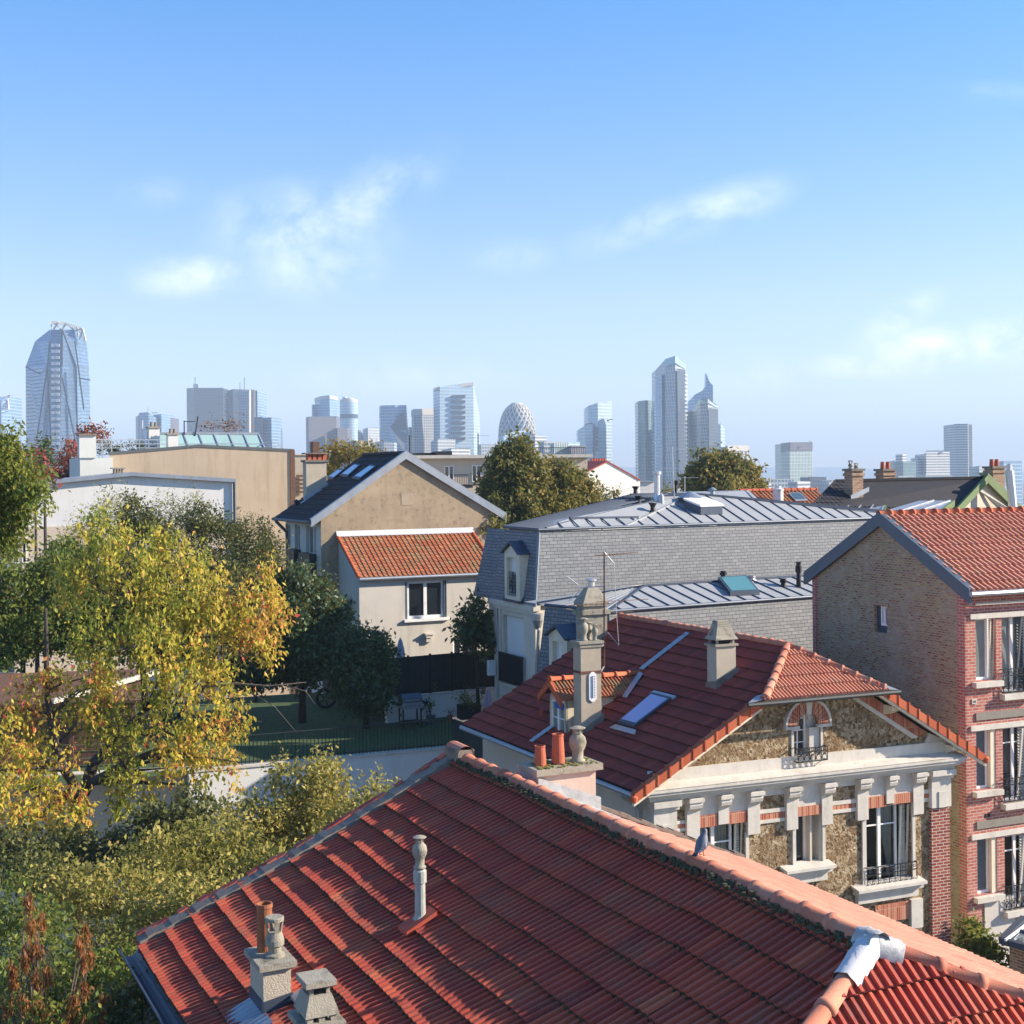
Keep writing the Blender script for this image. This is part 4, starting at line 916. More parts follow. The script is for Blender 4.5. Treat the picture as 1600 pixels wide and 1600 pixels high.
    m = MB(); m.tube([F(2.45, -.29, ZG-.05), F(6.75, -.29, ZG-.04)], .055, 8); m.build('gutter', plain('dark_gutter', (.03, .035, .035), .6), root); m = MB(); m.prism([hl+F.U*-.45+Vec((0, 0, -.02)), hl+F.U*.1+Vec((0, 0, .05)), hl+F.U*.1+F.V*.25+Vec((0, 0, .1)), hl+F.U*-.1+F.V*.2+Vec((0, 0, .08))], (0, 0, .02)); m.build('flashing', MT['zinc'], root)
    m = MB(); m.prism([hr+F.U*-.1+Vec((0, 0, .05)), hr+F.U*.4+Vec((0, 0, -.02)), hr+F.U*.15+F.V*.2+Vec((0, 0, .1))], (0, 0, .02)); m.build('flashing', MT['zinc'], root)
    m = MB(); cap_line(m, F(SR, TB, ZR+.02), ap+Vec((0, 0, .02)), .10, .36, .18, 0, 61); m.build('ridge_cap', MT['ridge'], root, smooth=True)
    for q in (hl, hr): m = MB(); cap_line(m, q+Vec((0, 0, .05)), ap+Vec((0, 0, .03)), .10, .37, .15, 0, 62); m.build('hip_cap', MT['ridge'], root, smooth=True)
    # glazed verge tiles with raised lips
    for (zf, a, b, sgn) in ((zl, -.42, 2.95, 1), (zr, 9.5, 6.2, -1)):
        m = MB(); n = 11; rr = random.Random(8)
        for i in range(n):
            s0, s1 = a+(b-a)*i/n, a+(b-a)*(i+1)/n; t = rr.random()
            for (o, h0, h1) in ((0, -.13, .085), (.09, .055, .085)):
                if o == 0: m.prism([F(s0, -.16, zf(s0)+h0), F(s1, -.16, zf(s1)+h0), F(s1, -.16, zf(s1)+h1), F(s0, -.16, zf(s0)+h1)], F.V*.035, t)
                else: m.prism([F(s0, -.125, zf(s0)+h0), F(s1, -.125, zf(s1)+h0), F(s1, -.125, zf(s1)+h1), F(s0, -.125, zf(s0)+h1)], F.V*.16, t)
            e = s0+(b-a)/n*.86
            m.prism([F(e, -.18, zf(e)-.14), F(e+(b-a)/n*.14, -.18, zf(e+(b-a)/n*.14)-.14), F(e+(b-a)/n*.14, -.18, zf(e+(b-a)/n*.14)+.12), F(e, -.18, zf(e)+.12)], F.V*.22, t)
        q = F(a, -.16, zf(a)-.03); m.lathe(q+F.V*.05+Vec((0, 0, -.06)), [(.02, -.03), (.09, 0), (.1, .1), (.06, .14)], 12)
        m.build('verge_tiles', MT['verge'], root)
        m = MB(); m.prism([F(a, -.13, zf(a)-.2), F(b, -.13, zf(b)-.2), F(b, -.13, zf(b)-.13), F(a, -.13, zf(a)-.13)], F.V*.1)
        m.build('bargeboard', MT['cream_paint'], root)
    # brick border under the right verge with its white line, purlin ends
    m = MB(); zq = lambda s: zr(s)-.17
    m.prism([F(6.3, TF-.05, zq(6.3)-.02), F(8.05, TF-.05, zq(8.05)-.02), F(7.75, TF-.05, zq(8.05)-.12), F(5.9, TF-.05, zq(6.3)-.08)], F.V*.047); m.build('brick_arches', MT['brick_std'], root)
    m = MB(); m.prism([F(5.75, TF-.06, zq(6.3)-.05), F(5.9, TF-.06, zq(6.3)-.05), F(7.78, TF-.06, zq(8.05)-.12), F(7.6, TF-.06, zq(8.05)-.14)], F.V*.057)
    m.prism([F(.55, TF-.055, zl(.55)-.3), F(2.75, TF-.055, zl(2.75)-.3), F(2.75, TF-.055, zl(2.75)-.2), F(.55, TF-.055, zl(.55)-.2)], F.V*.052)
    m.prism([F(W-.75, TF-.05, ZC+.4), F(W+.1, TF-.05, ZC+.1), F(W+.1, TF-.05, ZC+.35), F(W-.6, TF-.05, zq(W-.6))], F.V*.047); m.build('white_trim', MT['white_stone'], root)
    for s_ in (W-.15, 6.75):
        k = MB(); z_ = zr(s_)-.36; k.prism([F(s_-.02, -.02, z_+.05), F(s_-.02, TF, z_-.1), F(s_-.02, TF, z_+.16), F(s_-.02, -.02, z_+.16)], F.U*.26); k.build('purlin_end', MT['cream_paint'], root)
    # ---------- side and back walls, gutter
    m = MB(); wall(m, F, 't', .28, TF, TB, -14.2, ZE+.15); wall(m, F, 't', W-.05, TF, TB, -14.2, ZE+.3)
    m.poly(F(.28, TB, -14.2), F(W-.05, TB, -14.2), F(W-.05, TB, ZE), F(SR, TB, ZR-.1), F(.28, TB, ZE)); m.build('wall', MT['cream'], root, recalc=False, label='cream rendered side wall')
    m = MB(); m.tube([F(-.36, -.1, ZE-.06), F(-.36, TB+.05, ZE-.06)], .065, 8); m.tube([F(-.36, .2, ZE-.1), F(-.32, .55, ZE-.18), F(.16, .75, ZE-.5), F(.2, .78, ZE-.8), F(.2, .78, -13)], .05, 8); m.build('gutter', MT['zinc'], root, smooth=False)
    # ---------- chimneys
    c1_ = chimney(F, .59, 1.16, 4.17, 4.57, -7.2, -4.36, root, plaster('chimney_render', (.45, .385, .29), scale=3, streak=.3, fine=30), .07, .06)
    MB().fbox(F, .57, 1.18, 4.15, 4.59, -5.11, -5.05).build('iron_band', MT['rust'], c1_)
    MB().fbox(F, .56, 1.19, 4.14, 4.60, -4.45, -4.38).build('chimney_collar', MT['concrete'], c1_)
    MB().prism([F(.5, 4.12, zl(.5)-.1), F(1.2, 4.12, zl(1.2)-.1), F(1.22, 4.12, zl(1.2)+.2), F(.5, 4.12, zl(.5)+.14)], F.V*.05).build('flashing', MT['mortar'], c1_)
    for (s_, t_, h, r) in ((.76, 4.33, .58, .125), (.98, 4.45, .46, .09), (1.05, 4.27, .42, .085)): pot('vase', F(s_, t_, -4.29), h, r, c1_)
    # enamel thermometer
    a = [F.face(x, y, 4.17) for x, y in ((919.5, 1050), (931, 1050), (931, 1097), (919.5, 1097))]; z1_, z0_ = a[0][1], a[3][1]; s0, s1 = a[0][0], a[1][0]; sc = (s0+s1)/2
    m = MB(); m.prism([F(s0, 4.14, z0_+.07), F(sc-.03, 4.14, z0_), F(sc+.03, 4.14, z0_), F(s1, 4.14, z0_+.07), F(s1, 4.14, z1_-.07), F(sc+.03, 4.14, z1_), F(sc-.03, 4.14, z1_), F(s0, 4.14, z1_-.07)], F.V*.025)
    th = m.build('thermometer', MT['white'], c1_)
    m = MB()
    for i in range(14):
        zz = z0_+.12+(z1_-z0_-.24)*i/13; m.fbox(F, sc+.03, s1-.035, 4.136, 4.139, zz-.008, zz+.008)
    for i in range(28):
        zz = z0_+.12+(z1_-z0_-.24)*i/27; m.fbox(F, s0+.03, s0+.05, 4.136, 4.139, zz-.004, zz+.004)
    m.tube([F(sc-.01, 4.13, z0_+.1), F(sc-.01, 4.13, z1_-.1)], .009, 6); m.build('scale_marks', plain('scale_blue', (.1, .17, .3), .5), th)
    c2 = chimney(F, 3.2, 3.95, 8.85, 9.35, -5.6, -4.15, root, MT['concrete'], .0)
    m = MB(); 
    def step(k, s0, s1, t0, t1, z0, z1, i=0.0): k.prism([F(s0, t0, z0), F(s1, t0, z0), F(s1, t1, z0), F(s0, t1, z0)], (0, 0, z1-z0))
    step(m, 3.12, 4.03, 8.78, 9.42, -4.15, -4.02); step(m, 3.22, 3.93, 8.87, 9.33, -4.02, -3.9); step(m, 3.16, 3.99, 8.8, 9.4, -3.9, -3.8)
    a_ = [F(3.16, 8.8, -3.8), F(3.99, 8.8, -3.8), F(3.99, 9.4, -3.8), F(3.16, 9.4, -3.8)]; b_ = [F(3.42, 9.0, -3.36), F(3.73, 9.0, -3.36), F(3.73, 9.2, -3.36), F(3.42, 9.2, -3.36)]
    m.add(a_+b_, [(0, 1, 2, 3), (7, 6, 5, 4)]+[(i, (i+1) % 4, 4+(i+1) % 4, 4+i) for i in range(4)]); m.build('chimney_cowl', MT['concrete'], c2)
    m = MB(); m.lathe(F(3.58, 9.1, -3.36), [(.1, 0), (.1, .16), (.16, .18), (.16, .22), (.05, .26)], 12); m.build('flue', MT['alu'], c2)
    c3 = chimney(F, 3.01, 3.56, 1.806, 2.21, -6.2, -4.30, root, MT['roughcast'], .05, .05)
    m = MB()
    for s_, t_ in ((3.05, 1.85), (3.5, 1.85), (3.05, 2.15), (3.5, 2.15)): m.fbox(F, s_, s_+.05, t_, t_+.05, -4.25, -4.14)
    a_ = [F(2.96, 1.76, -4.14), F(3.61, 1.76, -4.14), F(3.61, 2.26, -4.14), F(2.96, 2.26, -4.14)]; mm = [F(3.02, 1.82, -4.04), F(3.55, 1.82, -4.04), F(3.55, 2.2, -4.04), F(3.02, 2.2, -4.04)]; b_ = [F(3.12, 1.9, -3.68), F(3.42, 1.9, -3.68), F(3.42, 2.1, -3.68), F(3.12, 2.1, -3.68)]
    m.add(a_+mm+b_, [(0, 1, 2, 3), (11, 10, 9, 8)]+[(j*4+i, j*4+(i+1) % 4, j*4+4+(i+1) % 4, j*4+4+i) for j in (0, 1) for i in range(4)])
    for k in range(3): m.fbox(F, 3.1-.005*k, 3.44+.005*k, 1.885-.01*k, 2.12, -3.72-.05*k, -3.70-.05*k)
    m.build('chimney_cowl', MT['concrete'], c3); MB().fbox(F, 3.1, 3.47, 1.9, 2.12, -4.25, -4.1).build('flue_dark', MT['dark'], c3)
    m = MB(); m.prism([F(2.97, 1.77, zl(3.0)-.1), F(3.62, 1.77, zl(3.62)-.1), F(3.62, 1.77, zl(3.62)+.14), F(2.97, 1.77, zl(3.0)+.2)], F.V*.035); m.prism([F(2.96, 1.78, zl(2.97)-.05), F(2.96, 2.22, zl(2.97)-.05), F(2.96, 2.22, zl(2.97)+.14), F(2.96, 1.78, zl(2.97)+.2)], F.U*.04); m.build('flashing', MT['mortar'], c3)
    # ---------- dormer
    TD, ZD = 5.28, -5.43; hw, dz = .62, .42; e0, e1 = .3, (ZD-ZE)/kl-.3
    for sg, seed in ((-1, 71), (1, 72)):
        mb = MB(); f = F(0, TD, ZD)-F(0, TD+sg*hw, ZD-dz); O = F(e0, TD+sg*hw, ZD-dz) if sg < 0 else F(e1, TD+hw, ZD-dz)
        tile_field(mb, O, F.U if sg < 0 else -F.U, f, e1-e0, f.length, f.length/2, .2, 2, .03, .045, .005, None, .5, seed); nn = Vec((0, 0, 1))-F.U*kl
        mb.build('dormer_roof', MT['tile_orange' if sg < 0 else 'tile_main'], root, clips=[(F(-.3, 0, ZE), -nn)])
    m = MB(); cap_line(m, F(e0-.05, TD, ZD+.05), F(e1+.1, TD, ZD+.05), .085, .4, .2, 0, 73); m.build('ridge_cap', MT['verge'], root, smooth=True)
    m = MB()
    for sg in (-1, 1): m.prism([F(e0-.06, TD, ZD+.08), F(e0-.06, TD+sg*(hw+.02), ZD-dz+.03), F(e0-.06, TD+sg*(hw+.02), ZD-dz-.17), F(e0-.06, TD, ZD-.12)], F.U*.06)
    m.build('verge_tiles', MT['verge'], root)
    m = MB(); wz = ZD-dz+.0; sb = e0+.2
    m.prism([F(sb, TD-.45, zl(sb)-.15), F(sb, TD-.45, wz), F(sb, TD, ZD-.06), F(sb, TD+.45, wz), F(sb, TD+.45, zl(sb)-.15), F(sb, TD+.38, zl(sb)-.15), F(sb, TD+.38, wz-.1), F(sb, TD-.38, wz-.1), F(sb, TD-.38, zl(sb)-.15)], F.U*.06)
    for sg in (-1, 1): m.prism([F(sb, TD+sg*.45, zl(sb)-.1), F(sb, TD+sg*.45, wz), F((wz-ZE)/kl-.3, TD+sg*.45, wz)], F.V*(-sg*.05))
    d = m.build('dormer_wall', MT['cream_paint'], root)
    window(F, 't', sb, TD-.38, TD+.38, zl(sb)-.1, wz-.1, root, .05, 2, (.5,), pane=MT['pane_grey'])
    MB().prism([F(sb-.02, TD-.32, wz-.28), F(sb-.02, TD+.1, wz-.28), F(sb-.02, TD+.1, wz-.12), F(sb-.02, TD-.32, wz-.12)], F.U*.03).build('awning', MT['blue'], root)
    # ---------- skylight, zinc strips
    sl = [F(-.3, 0, ZE), F(SR, 0, ZR), F(SR, 5, ZR)]; on = lambda x, y, h=.05: F(*F.slope(x, y, sl))+Vec((0, 0, h))
    fr = [on(965, 1134, .07), on(991, 1141, .07), on(1049, 1097, .07), on(1019, 1089, .07)]; cn = sum(fr, Vec())/4
    m = MB(); m.prism(fr, (0, 0, .055)); k = m.build('skylight', MT['zinc_dark'], root); g = [cn+(p-cn)*.86+Vec((0, 0, .058)) for p in fr]; MB().prism(g, (0, 0, .006)).build('pane', MT['lilac_glass'], k)
    m = MB(); m.prism([on(952, 1141, .06), on(992, 1152, .06), on(994, 1145, .06), on(962, 1136, .06)], (0, 0, .015)); m.prism([on(1016, 1089, .07), on(1052, 1098, .07), on(1057, 1094, .07), on(1022, 1085, .07)], (0, 0, .04)); m.build('flashing', MT['zinc'], k)
    m = MB()
    def strip(x0, y0, x1, y1, n, wd):
        for i in range(n):
            u0, u1 = i/n, (i+1.04)/n; p, q = on(x0+(x1-x0)*u0, y0+(y1-y0)*u0, .075), on(x0+(x1-x0)*u1, y0+(y1-y0)*u1, .06)
            m.prism([p-F.V*wd/2, p+F.V*wd/2, q+F.V*wd/2, q-F.V*wd/2], (0, 0, .015))
    strip(1074, 993, 1002, 1049, 9, .22); strip(1001, 1056, 976, 1093, 5, .24); strip(868, 1135, 830, 1162, 5, .2)
    m.build('flashing', MT['zinc'], root)
    m = MB(); p = on(849, 1117, .02); m.lathe(p, [(.1, -.05), (.09, .12), (.12, .13), (.02, .2)], 8); m.build('vent_tile', MT['tile_main'], root)
    # ---------- aerial on a rusty mast strapped to the thermometer chimney
    b0, b1 = F(1.33, 4.15, -5.13), F(1.30, 4.15, -2.1)
    p = hit(944, 862, b0, Vec((0, 1, 0))); b1 = Vec((p.x, p.y, p.z)); p = hit(944, 1043, b0, Vec((0, 1, 0))); b0 = p
    a = antenna(b0, b1, [(.97, F.U*.8+F.V*.4, 1.6, 16, .16), (.55, F.U*-1, 1.25, 9, .3), (.57, F.U*.9, 1.5, 4, .02)], c1_)
    m = MB(); m.bar(F(1.15, 4.16, -5.08), b0+Vec((0, 0, .03)), .03); m.bar(F(1.15, 4.16, -4.45), Vec((b0.x, b0.y, -4.40)), .03); m.tube([b1, b1+Vec((.25, 0, -.3)), b1+Vec((.30, 0, -1.6)), b1+Vec((.35, 0, -2.4)), b0+Vec((.1, 0, .9))], .008, 5)
    m.build('aerial_bracket', MT['alu'], c1_)
    m = MB(); q = hit(905, 915, b0, Vec((0, 1, 0))); q2 = hit(904, 925, b0, Vec((0, 1, 0))); q3 = hit(888, 940, b0, Vec((0, 1, 0))); q0 = hit(885, 900, b0, Vec((0, 1, 0))); q9 = hit(943, 916, b0, Vec((0, 1, 0)))
    m.tube([q0, q, q2, q3], .012, 5); m.tube([q2+Vec((0, 0, .1)), q9], .012, 5); m.build('aerial', MT['alu'], c1_)
    return F
MAIN = main_house()
# ================================================================ near house (the big red roof in front)
def near_house():
    F = Frame(-.824, 19.8, 64.2, -25.8); Z0 = -4.09; SL, DL, SR, DR = 4.54, 1.99, 4.9, 2.08
    root = thing('red_roof_house', 'near house whose broad orange-red tiled roof fills the foreground under a line of ridge tiles', 'house', F(0, -6, -14))
    tE = -8.87                                   # ridge end (t), where the hip begins
    zl = lambda s: Z0+DL*s/SL; zr = lambda s: Z0-DR*s/SR       # s<0 on the left slope
    b = 1.9; p2 = 1.0                            # hip end run and pitch
    eh = lambda: None
    # ---- left slope
    T1 = -15.5
    mb = MB(); jn = MB(); O = F(-SL, T1, Z0-DL); e = F.V; f = (F(0, 0, Z0)-F(-SL, 0, Z0-DL))
    Lf = f.length
    warp = lambda u, v: -.10*math.sin(math.pi*min(1, v))*1.0-.05*math.sin(math.pi*u*1.3)*math.sin(math.pi*v)+.012*math.sin(u*19+v*4)+.009*math.sin(u*41-v*9)
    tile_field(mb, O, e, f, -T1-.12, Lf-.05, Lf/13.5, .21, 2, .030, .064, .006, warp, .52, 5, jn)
    apex = F(0, tE, Z0)
    # hip between left slope and hip end: equal drop; direction s:-1, t:-(DL/SL)/p2
    dl = F(-1, tE-(DL/SL)/p2, Z0-DL/SL)-apex; dr = F(1, tE-(DR/SR)/p2, Z0-DR/SR)-apex
    def clip_pl(d, side):     # vertical plane through the hip; keep the given side
        n = Vec((-d.y, d.x, 0)).normalized()
        if n.dot(side) > 0: n = -n
        return (apex, n)
    keepL = F(-1, tE+3, 0)-F(0, tE, 0)
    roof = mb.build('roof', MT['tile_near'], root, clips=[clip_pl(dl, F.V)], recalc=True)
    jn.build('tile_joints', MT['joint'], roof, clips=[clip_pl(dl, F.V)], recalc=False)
    # boarding sheet below tiles
    m = MB(); m.poly(F(-SL, 0, Z0-DL-.2), F(0, 0, Z0-.2), F(0, tE, Z0-.2), F(-SL, tE-SL*(DL/SL)/p2, Z0-DL-.2)); m.build('roof_boarding', MT['moss'], roof, recalc=False)
    # moss lines in the joints under the lips of the courses, and along the ridge
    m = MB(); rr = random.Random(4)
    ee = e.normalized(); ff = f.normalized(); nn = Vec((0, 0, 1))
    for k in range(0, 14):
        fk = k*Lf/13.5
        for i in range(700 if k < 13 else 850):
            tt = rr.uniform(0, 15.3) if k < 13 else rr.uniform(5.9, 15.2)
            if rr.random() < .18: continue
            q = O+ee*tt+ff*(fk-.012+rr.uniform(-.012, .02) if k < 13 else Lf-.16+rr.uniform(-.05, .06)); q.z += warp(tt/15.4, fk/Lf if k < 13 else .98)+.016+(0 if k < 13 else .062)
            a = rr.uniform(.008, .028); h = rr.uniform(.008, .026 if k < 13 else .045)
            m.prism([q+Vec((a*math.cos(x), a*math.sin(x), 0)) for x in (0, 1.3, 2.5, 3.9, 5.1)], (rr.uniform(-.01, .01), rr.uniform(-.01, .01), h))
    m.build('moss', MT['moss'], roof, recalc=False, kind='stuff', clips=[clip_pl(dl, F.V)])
    # ---- right slope
    mb = MB(); fr = F(0, 0, Z0)-F(SR, 0, Z0-DR); Lr = fr.length
    tile_field(mb, F(SR, 0, Z0-DR), -F.V, fr, 16.0, Lr-.04, Lr/14, .22, 2, .012, .03, .0035, lambda u, v: -.05*math.sin(math.pi*v), .5, 8)
    r2 = mb.build('roof', MT['tile_pink'], root, clips=[clip_pl(dr, F.V)])
    m = MB(); m.poly(F(SR, 0, Z0-DR-.1), F(0, 0, Z0-.1), F(0, tE, Z0-.1), F(SR, tE-DR/p2, Z0-DR-.1)); m.build('roof_boarding', MT['moss'], r2, recalc=False)
    # ---- hip end
    mb = MB(); jn = MB(); run = 1.55; zb = Z0-run*p2; O3 = F(-3.6, tE-run, zb); fh = F(0, tE, Z0)-F(0, tE-run, zb)
    tile_field(mb, O3, F.U, fh, 7.2, fh.length, .36, .2, 2, .034, .055, .005, None, .5, 12, jn)
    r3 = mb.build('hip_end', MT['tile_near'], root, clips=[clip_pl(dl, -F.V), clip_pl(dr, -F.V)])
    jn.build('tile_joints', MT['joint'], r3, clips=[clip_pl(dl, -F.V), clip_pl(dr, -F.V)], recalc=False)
    a, c = apex+dl*(run*p2/(DL/SL)), apex+dr*(run*p2/(DR/SR))
    dn = Vec((0, 0, -.07)); MB().poly(apex+dn, a+dn, c+dn).build('roof_boarding', MT['moss'], r3, recalc=False)
    g = MB(); g.tube([F(-3.6, tE-run-.05, zb-.06), F(3.7, tE-run-.05, zb-.06)], .07, 8); g.build('gutter', MT['white'], root)
    # ---- caps
    mb = MB(); cap_line(mb, F(0, -.35, Z0+.03), apex+Vec((0, 0, .03))+F.V*.15, .095, .385, .16, 0, 21); mb.build('ridge_cap', MT['ridge'], root, smooth=True)
    for d, sd in ((dl, 31), (dr, 32)):
        dd = d.normalized(); mb = MB(); q = apex+dd*(.5 if sd == 31 else .28)+Vec((0, 0, .035))
        cap_line(mb, apex+dd*4.2+Vec((0, 0, .035)), q, .085 if sd == 31 else .075, .40, .14, 0, sd); mb.build('ridge_cap', MT['ridge'], root, smooth=True)
    # zinc patch wrapped over the meeting of the three ridges
    m = MB(); dd = dl.normalized()
    def patch(p, q, r, sag):
        p, q = Vec(p), Vec(q); d = (q-p).normalized(); a = d.cross(Vec((0, 0, 1))).normalized(); b_ = a.cross(d); b_ = b_ if b_.z > 0 else -b_; vs = []
        for i in range(7):
            c = p.lerp(q, i/6)
            for k in range(11):
                th = math.pi*(k/10)*1.34-.17*math.pi; rq = r*(1+.07*math.sin(i*2.3+k*1.9)+.05*math.sin(i*4.1-k*2.7)+.25*max(0, abs(k-5)-3.4)/1.6); vs.append(c+a*math.cos(th)*rq+b_*math.sin(th)*rq*.95)
        m.add(vs, [(i*11+k, i*11+k+1, (i+1)*11+k+1, (i+1)*11+k) for i in range(6) for k in range(10)])
    patch(apex+dd*.52+Vec((0, 0, .03)), apex+dd*-.02+Vec((0, 0, .045)), .105, 0); m.build('flashing', MT['whitelead'], root, smooth=True); m = MB()
    patch(apex+F.V*.1+Vec((0, 0, .03)), apex+F.V*-.12+Vec((0, 0, .035)), .125, 0); patch(apex+Vec((0, 0, .03)), apex+dr.normalized()*.27+Vec((0, 0, .03)), .112, 0)
    m.build('flashing', MT['lead'], root, smooth=True)
    # end block of the ridge at the far gable
    m = MB(); m.prism([F(-.13, -.3, Z0), F(-.15, .12, Z0), F(.15, .12, Z0), F(.13, -.3, Z0)], (0, 0, .17)); m.build('ridge_end_block', MT['mortar'], root)
    m = MB(); cap_line(m, F(0, .16, Z0+.09), F(0, -.28, Z0+.1), .14, .5, .02, 0, 3); m.build('ridge_cap', MT['ridge'], root)
    # ---- far verges: mortar fillet with a broken edge of tiles
    m = MB(); rr = random.Random(9)
    N = 44
    for i in range(N):
        u0, u1 = i/N, (i+1)/N; w0 = -.08*math.sin(math.pi*u0); w1 = -.08*math.sin(math.pi*u1)
        p, q = F(-SL*u0, 0, Z0-DL*u0+w0*.9), F(-SL*u1, 0, Z0-DL*u1+w1*.9)
        h = .11+rr.uniform(0, .02); m.prism([p+F.V*-.17, q+F.V*-.17, q+F.V*.12, p+F.V*.12], (0, 0, h))
    for i in range(26):
        u0, u1 = i/26, (i+1)/26; p, q = F(SR*u0, 0, Z0-DR*u0), F(SR*u1, 0, Z0-DR*u1); h = .05+rr.uniform(-.01, .03); m.prism([p+F.V*-.1, q+F.V*-.1, q+F.V*.1, p+F.V*.1], (0, 0, h))
    m.build('verge_fillet', MT['mortar'], root)
    m = MB()
    for i in range(34):
        u0 = i/34; u1 = u0+.027; p, q = F(-SL*u0, .06, Z0-DL*u0-.07*math.sin(math.pi*u0)+.115), F(-SL*u1, .06, Z0-DL*u1-.07*math.sin(math.pi*u1)+.105)
        if rr.random() < .8: m.prism([p, q, q+F.V*.12, p+F.V*.12], (0, 0, rr.uniform(.012, .03)), rr.random())
    m.build('verge_tiles', MT['tile_near'], root)
    # ---- gutter of the left eave: open zinc channel
    m = MB(); K = 9; vs = []
    for t in (.1, T1):
        for k in range(K):
            th = math.pi*(1+k/(K-1)); vs.append(F(-SL-.1+.12*math.cos(th), t, Z0-DL-.02+.12*math.sin(th)))
    m.add(vs, [(k, k+1, K+k+1, K+k) for k in range(K-1)]); m.tube([F(-SL-.22, .1, Z0-DL-.02), F(-SL-.22, T1, Z0-DL-.02)], .014, 6)
    m.build('gutter', MT['zinc_dark'], root, recalc=False)
    # ---- walls
    m = MB(); m.fbox(F, -SL+.35, SR-.35, T1+.5, -.35, -14, Z0-DL-.12)
    m.prism([F(-SL+.35, -.35, Z0-DL-.12), F(SR-.35, -.35, Z0-DL-.12), F(0, -.35, Z0-.25)], F.V*-.3); m.build('wall', MT['cream'], root)
    # ---- chimneys
    ch = chimney(F, .32, 1.17, -1.97, -1.55, Z0-.8, -3.99, root, MT['pinkish'], .085, .075)
    m = MB(); fl = lambda s, z: F(s, -2.02, Z0-DR*s/SR+z)
    m.prism([fl(.28, .02), fl(1.22, .02), fl(1.22, .24), fl(.28, .2)], F.V*.04); m.prism([fl(.28, .05), fl(1.5, .05), fl(1.3, .075), fl(.28, .075)], F.V*-.28); m.prism([F(.27, -2.0, Z0-.2), F(.27, -1.4, Z0-.2), F(.27, -1.4, Z0+.14), F(.27, -2.0, Z0+.14)], F.U*.04)
    m.build('flashing', MT['lead'], ch)
    for kind, s, h, r in (('clay', .43, .27, .082), ('clay', .70, .40, .09), ('vase', 1.0, .47, .12)):
        pot(kind, F(s, -1.78, -3.905), h, r, ch)
    ms = MB(); rr = random.Random(2)
    for i in range(240):
        q = F(rr.uniform(.3, 1.2), rr.uniform(-2.03, -1.55), -3.905)
        if rr.random() < .5+.5*(i % 2): a = rr.uniform(.008, .03); ms.prism([q+Vec((a*math.cos(x), a*math.sin(x), 0)) for x in (0, 1.3, 2.5, 3.9, 5.1)], (0, 0, rr.uniform(.004, .016)))
    ms.build('moss', plain('yellow_moss', (.16, .15, .02), .95, var=.6, scale=30, bump=.5), ch, recalc=False, kind='stuff')
    ch = chimney(F, -3.906, -3.60, -3.725, -3.19, -6.2, -5.30, root, MT['roughcast'], .065, .055)
    zr_ = lambda s: Z0+DL*s/SL
    m = MB(); m.prism([F(-3.92, -3.74, zr_(-3.92)-.05), F(-3.585, -3.74, zr_(-3.585)-.1), F(-3.585, -3.74, zr_(-3.585)+.08), F(-3.92, -3.74, zr_(-3.92)+.17)], F.V*.02)
    m.prism([F(-3.925, -3.74, zr_(-3.92)-.05), F(-3.925, -3.2, zr_(-3.92)-.05), F(-3.925, -3.2, zr_(-3.92)+.17), F(-3.925, -3.74, zr_(-3.92)+.17)], F.U*.02)
    m.build('flashing', MT['zinc_dark'], ch)
    m = MB(); vs = []
    for i in range(3):
        for k in range(29):
            x = -.12+.84*k/28; vs.append(F(-4.23+.34*i/2*(1 if i < 2 else 1), -3.62+x-.3, zr_(-4.23+.17*i)-.015+.07+.012*math.sin(k*2.2)))
    m.add(vs, [(i*29+k, i*29+k+1, (i+1)*29+k+1, (i+1)*29+k) for i in range(2) for k in range(28)]); 
    m.build('flashing', MT['zinc'], ch, recalc=False, smooth=True)
    m = MB(); m.prism([F(-3.62, -3.75, zr_(-3.6)+.03), F(-3.3, -3.75, zr_(-3.3)+.05), F(-3.3, -3.95, zr_(-3.3)+.05), F(-3.62, -3.95, zr_(-3.6)+.03)], (0, 0, .03)); m.build('flashing', MT['zinc'], ch)
    pot('straight', F(-3.77, -3.30, -5.235), .52, .085, ch); pot('lantern', F(-3.72, -3.52, -5.235), .43, .105, ch)
    ch = chimney(F, -3.88, -3.56, -5.2, -4.8, -6.4, -5.43, root, MT['roughcast'], .06, .06)
    m = MB(); c = F(-3.72, -5.0, 0)
    lv = lambda w, d, z: [F(-3.72-w, -5.0-d, z), F(-3.72+w, -5.0-d, z), F(-3.72+w, -5.0+d, z), F(-3.72-w, -5.0+d, z)]
    def frus(w0, d0, z0, w1, d1, z1):
        a, b2 = lv(w0, d0, z0), lv(w1, d1, z1); m.add(a+b2, [(0, 1, 2, 3), (7, 6, 5, 4)]+[(i, (i+1) % 4, 4+(i+1) % 4, 4+i) for i in range(4)])
    for s, t in ((-.12, -.15), (.12, -.15), (-.12, .15), (.12, .15), (0, -.15)): m.fbox(F, -3.72+s-.03, -3.72+s+.03, -5+t-.03, -5+t+.03, -5.372, -5.31)
    frus(.175, .2, -5.31, .165, .19, -5.27); frus(.165, .19, -5.27, .115, .14, -5.12)
    for s, t in ((-.085, -.1), (.085, -.1), (-.085, .1), (.085, .1)): m.fbox(F, -3.72+s-.02, -3.72+s+.02, -5+t-.02, -5+t+.02, -5.12, -5.04)
    frus(.15, .17, -5.04, .16, .18, -5.03); frus(.16, .18, -5.03, .155, .175, -4.975)
    m.build('chimney_cowl', MT['concrete'], ch)
    m = MB(); m.fbox(F, -3.8, -3.64, -5.1, -4.9, -5.37, -5.05); m.build('flue_dark', MT['dark'], ch)
    # vent stack
    b0 = F(-2.093, -3.73, -5.07); m = MB()
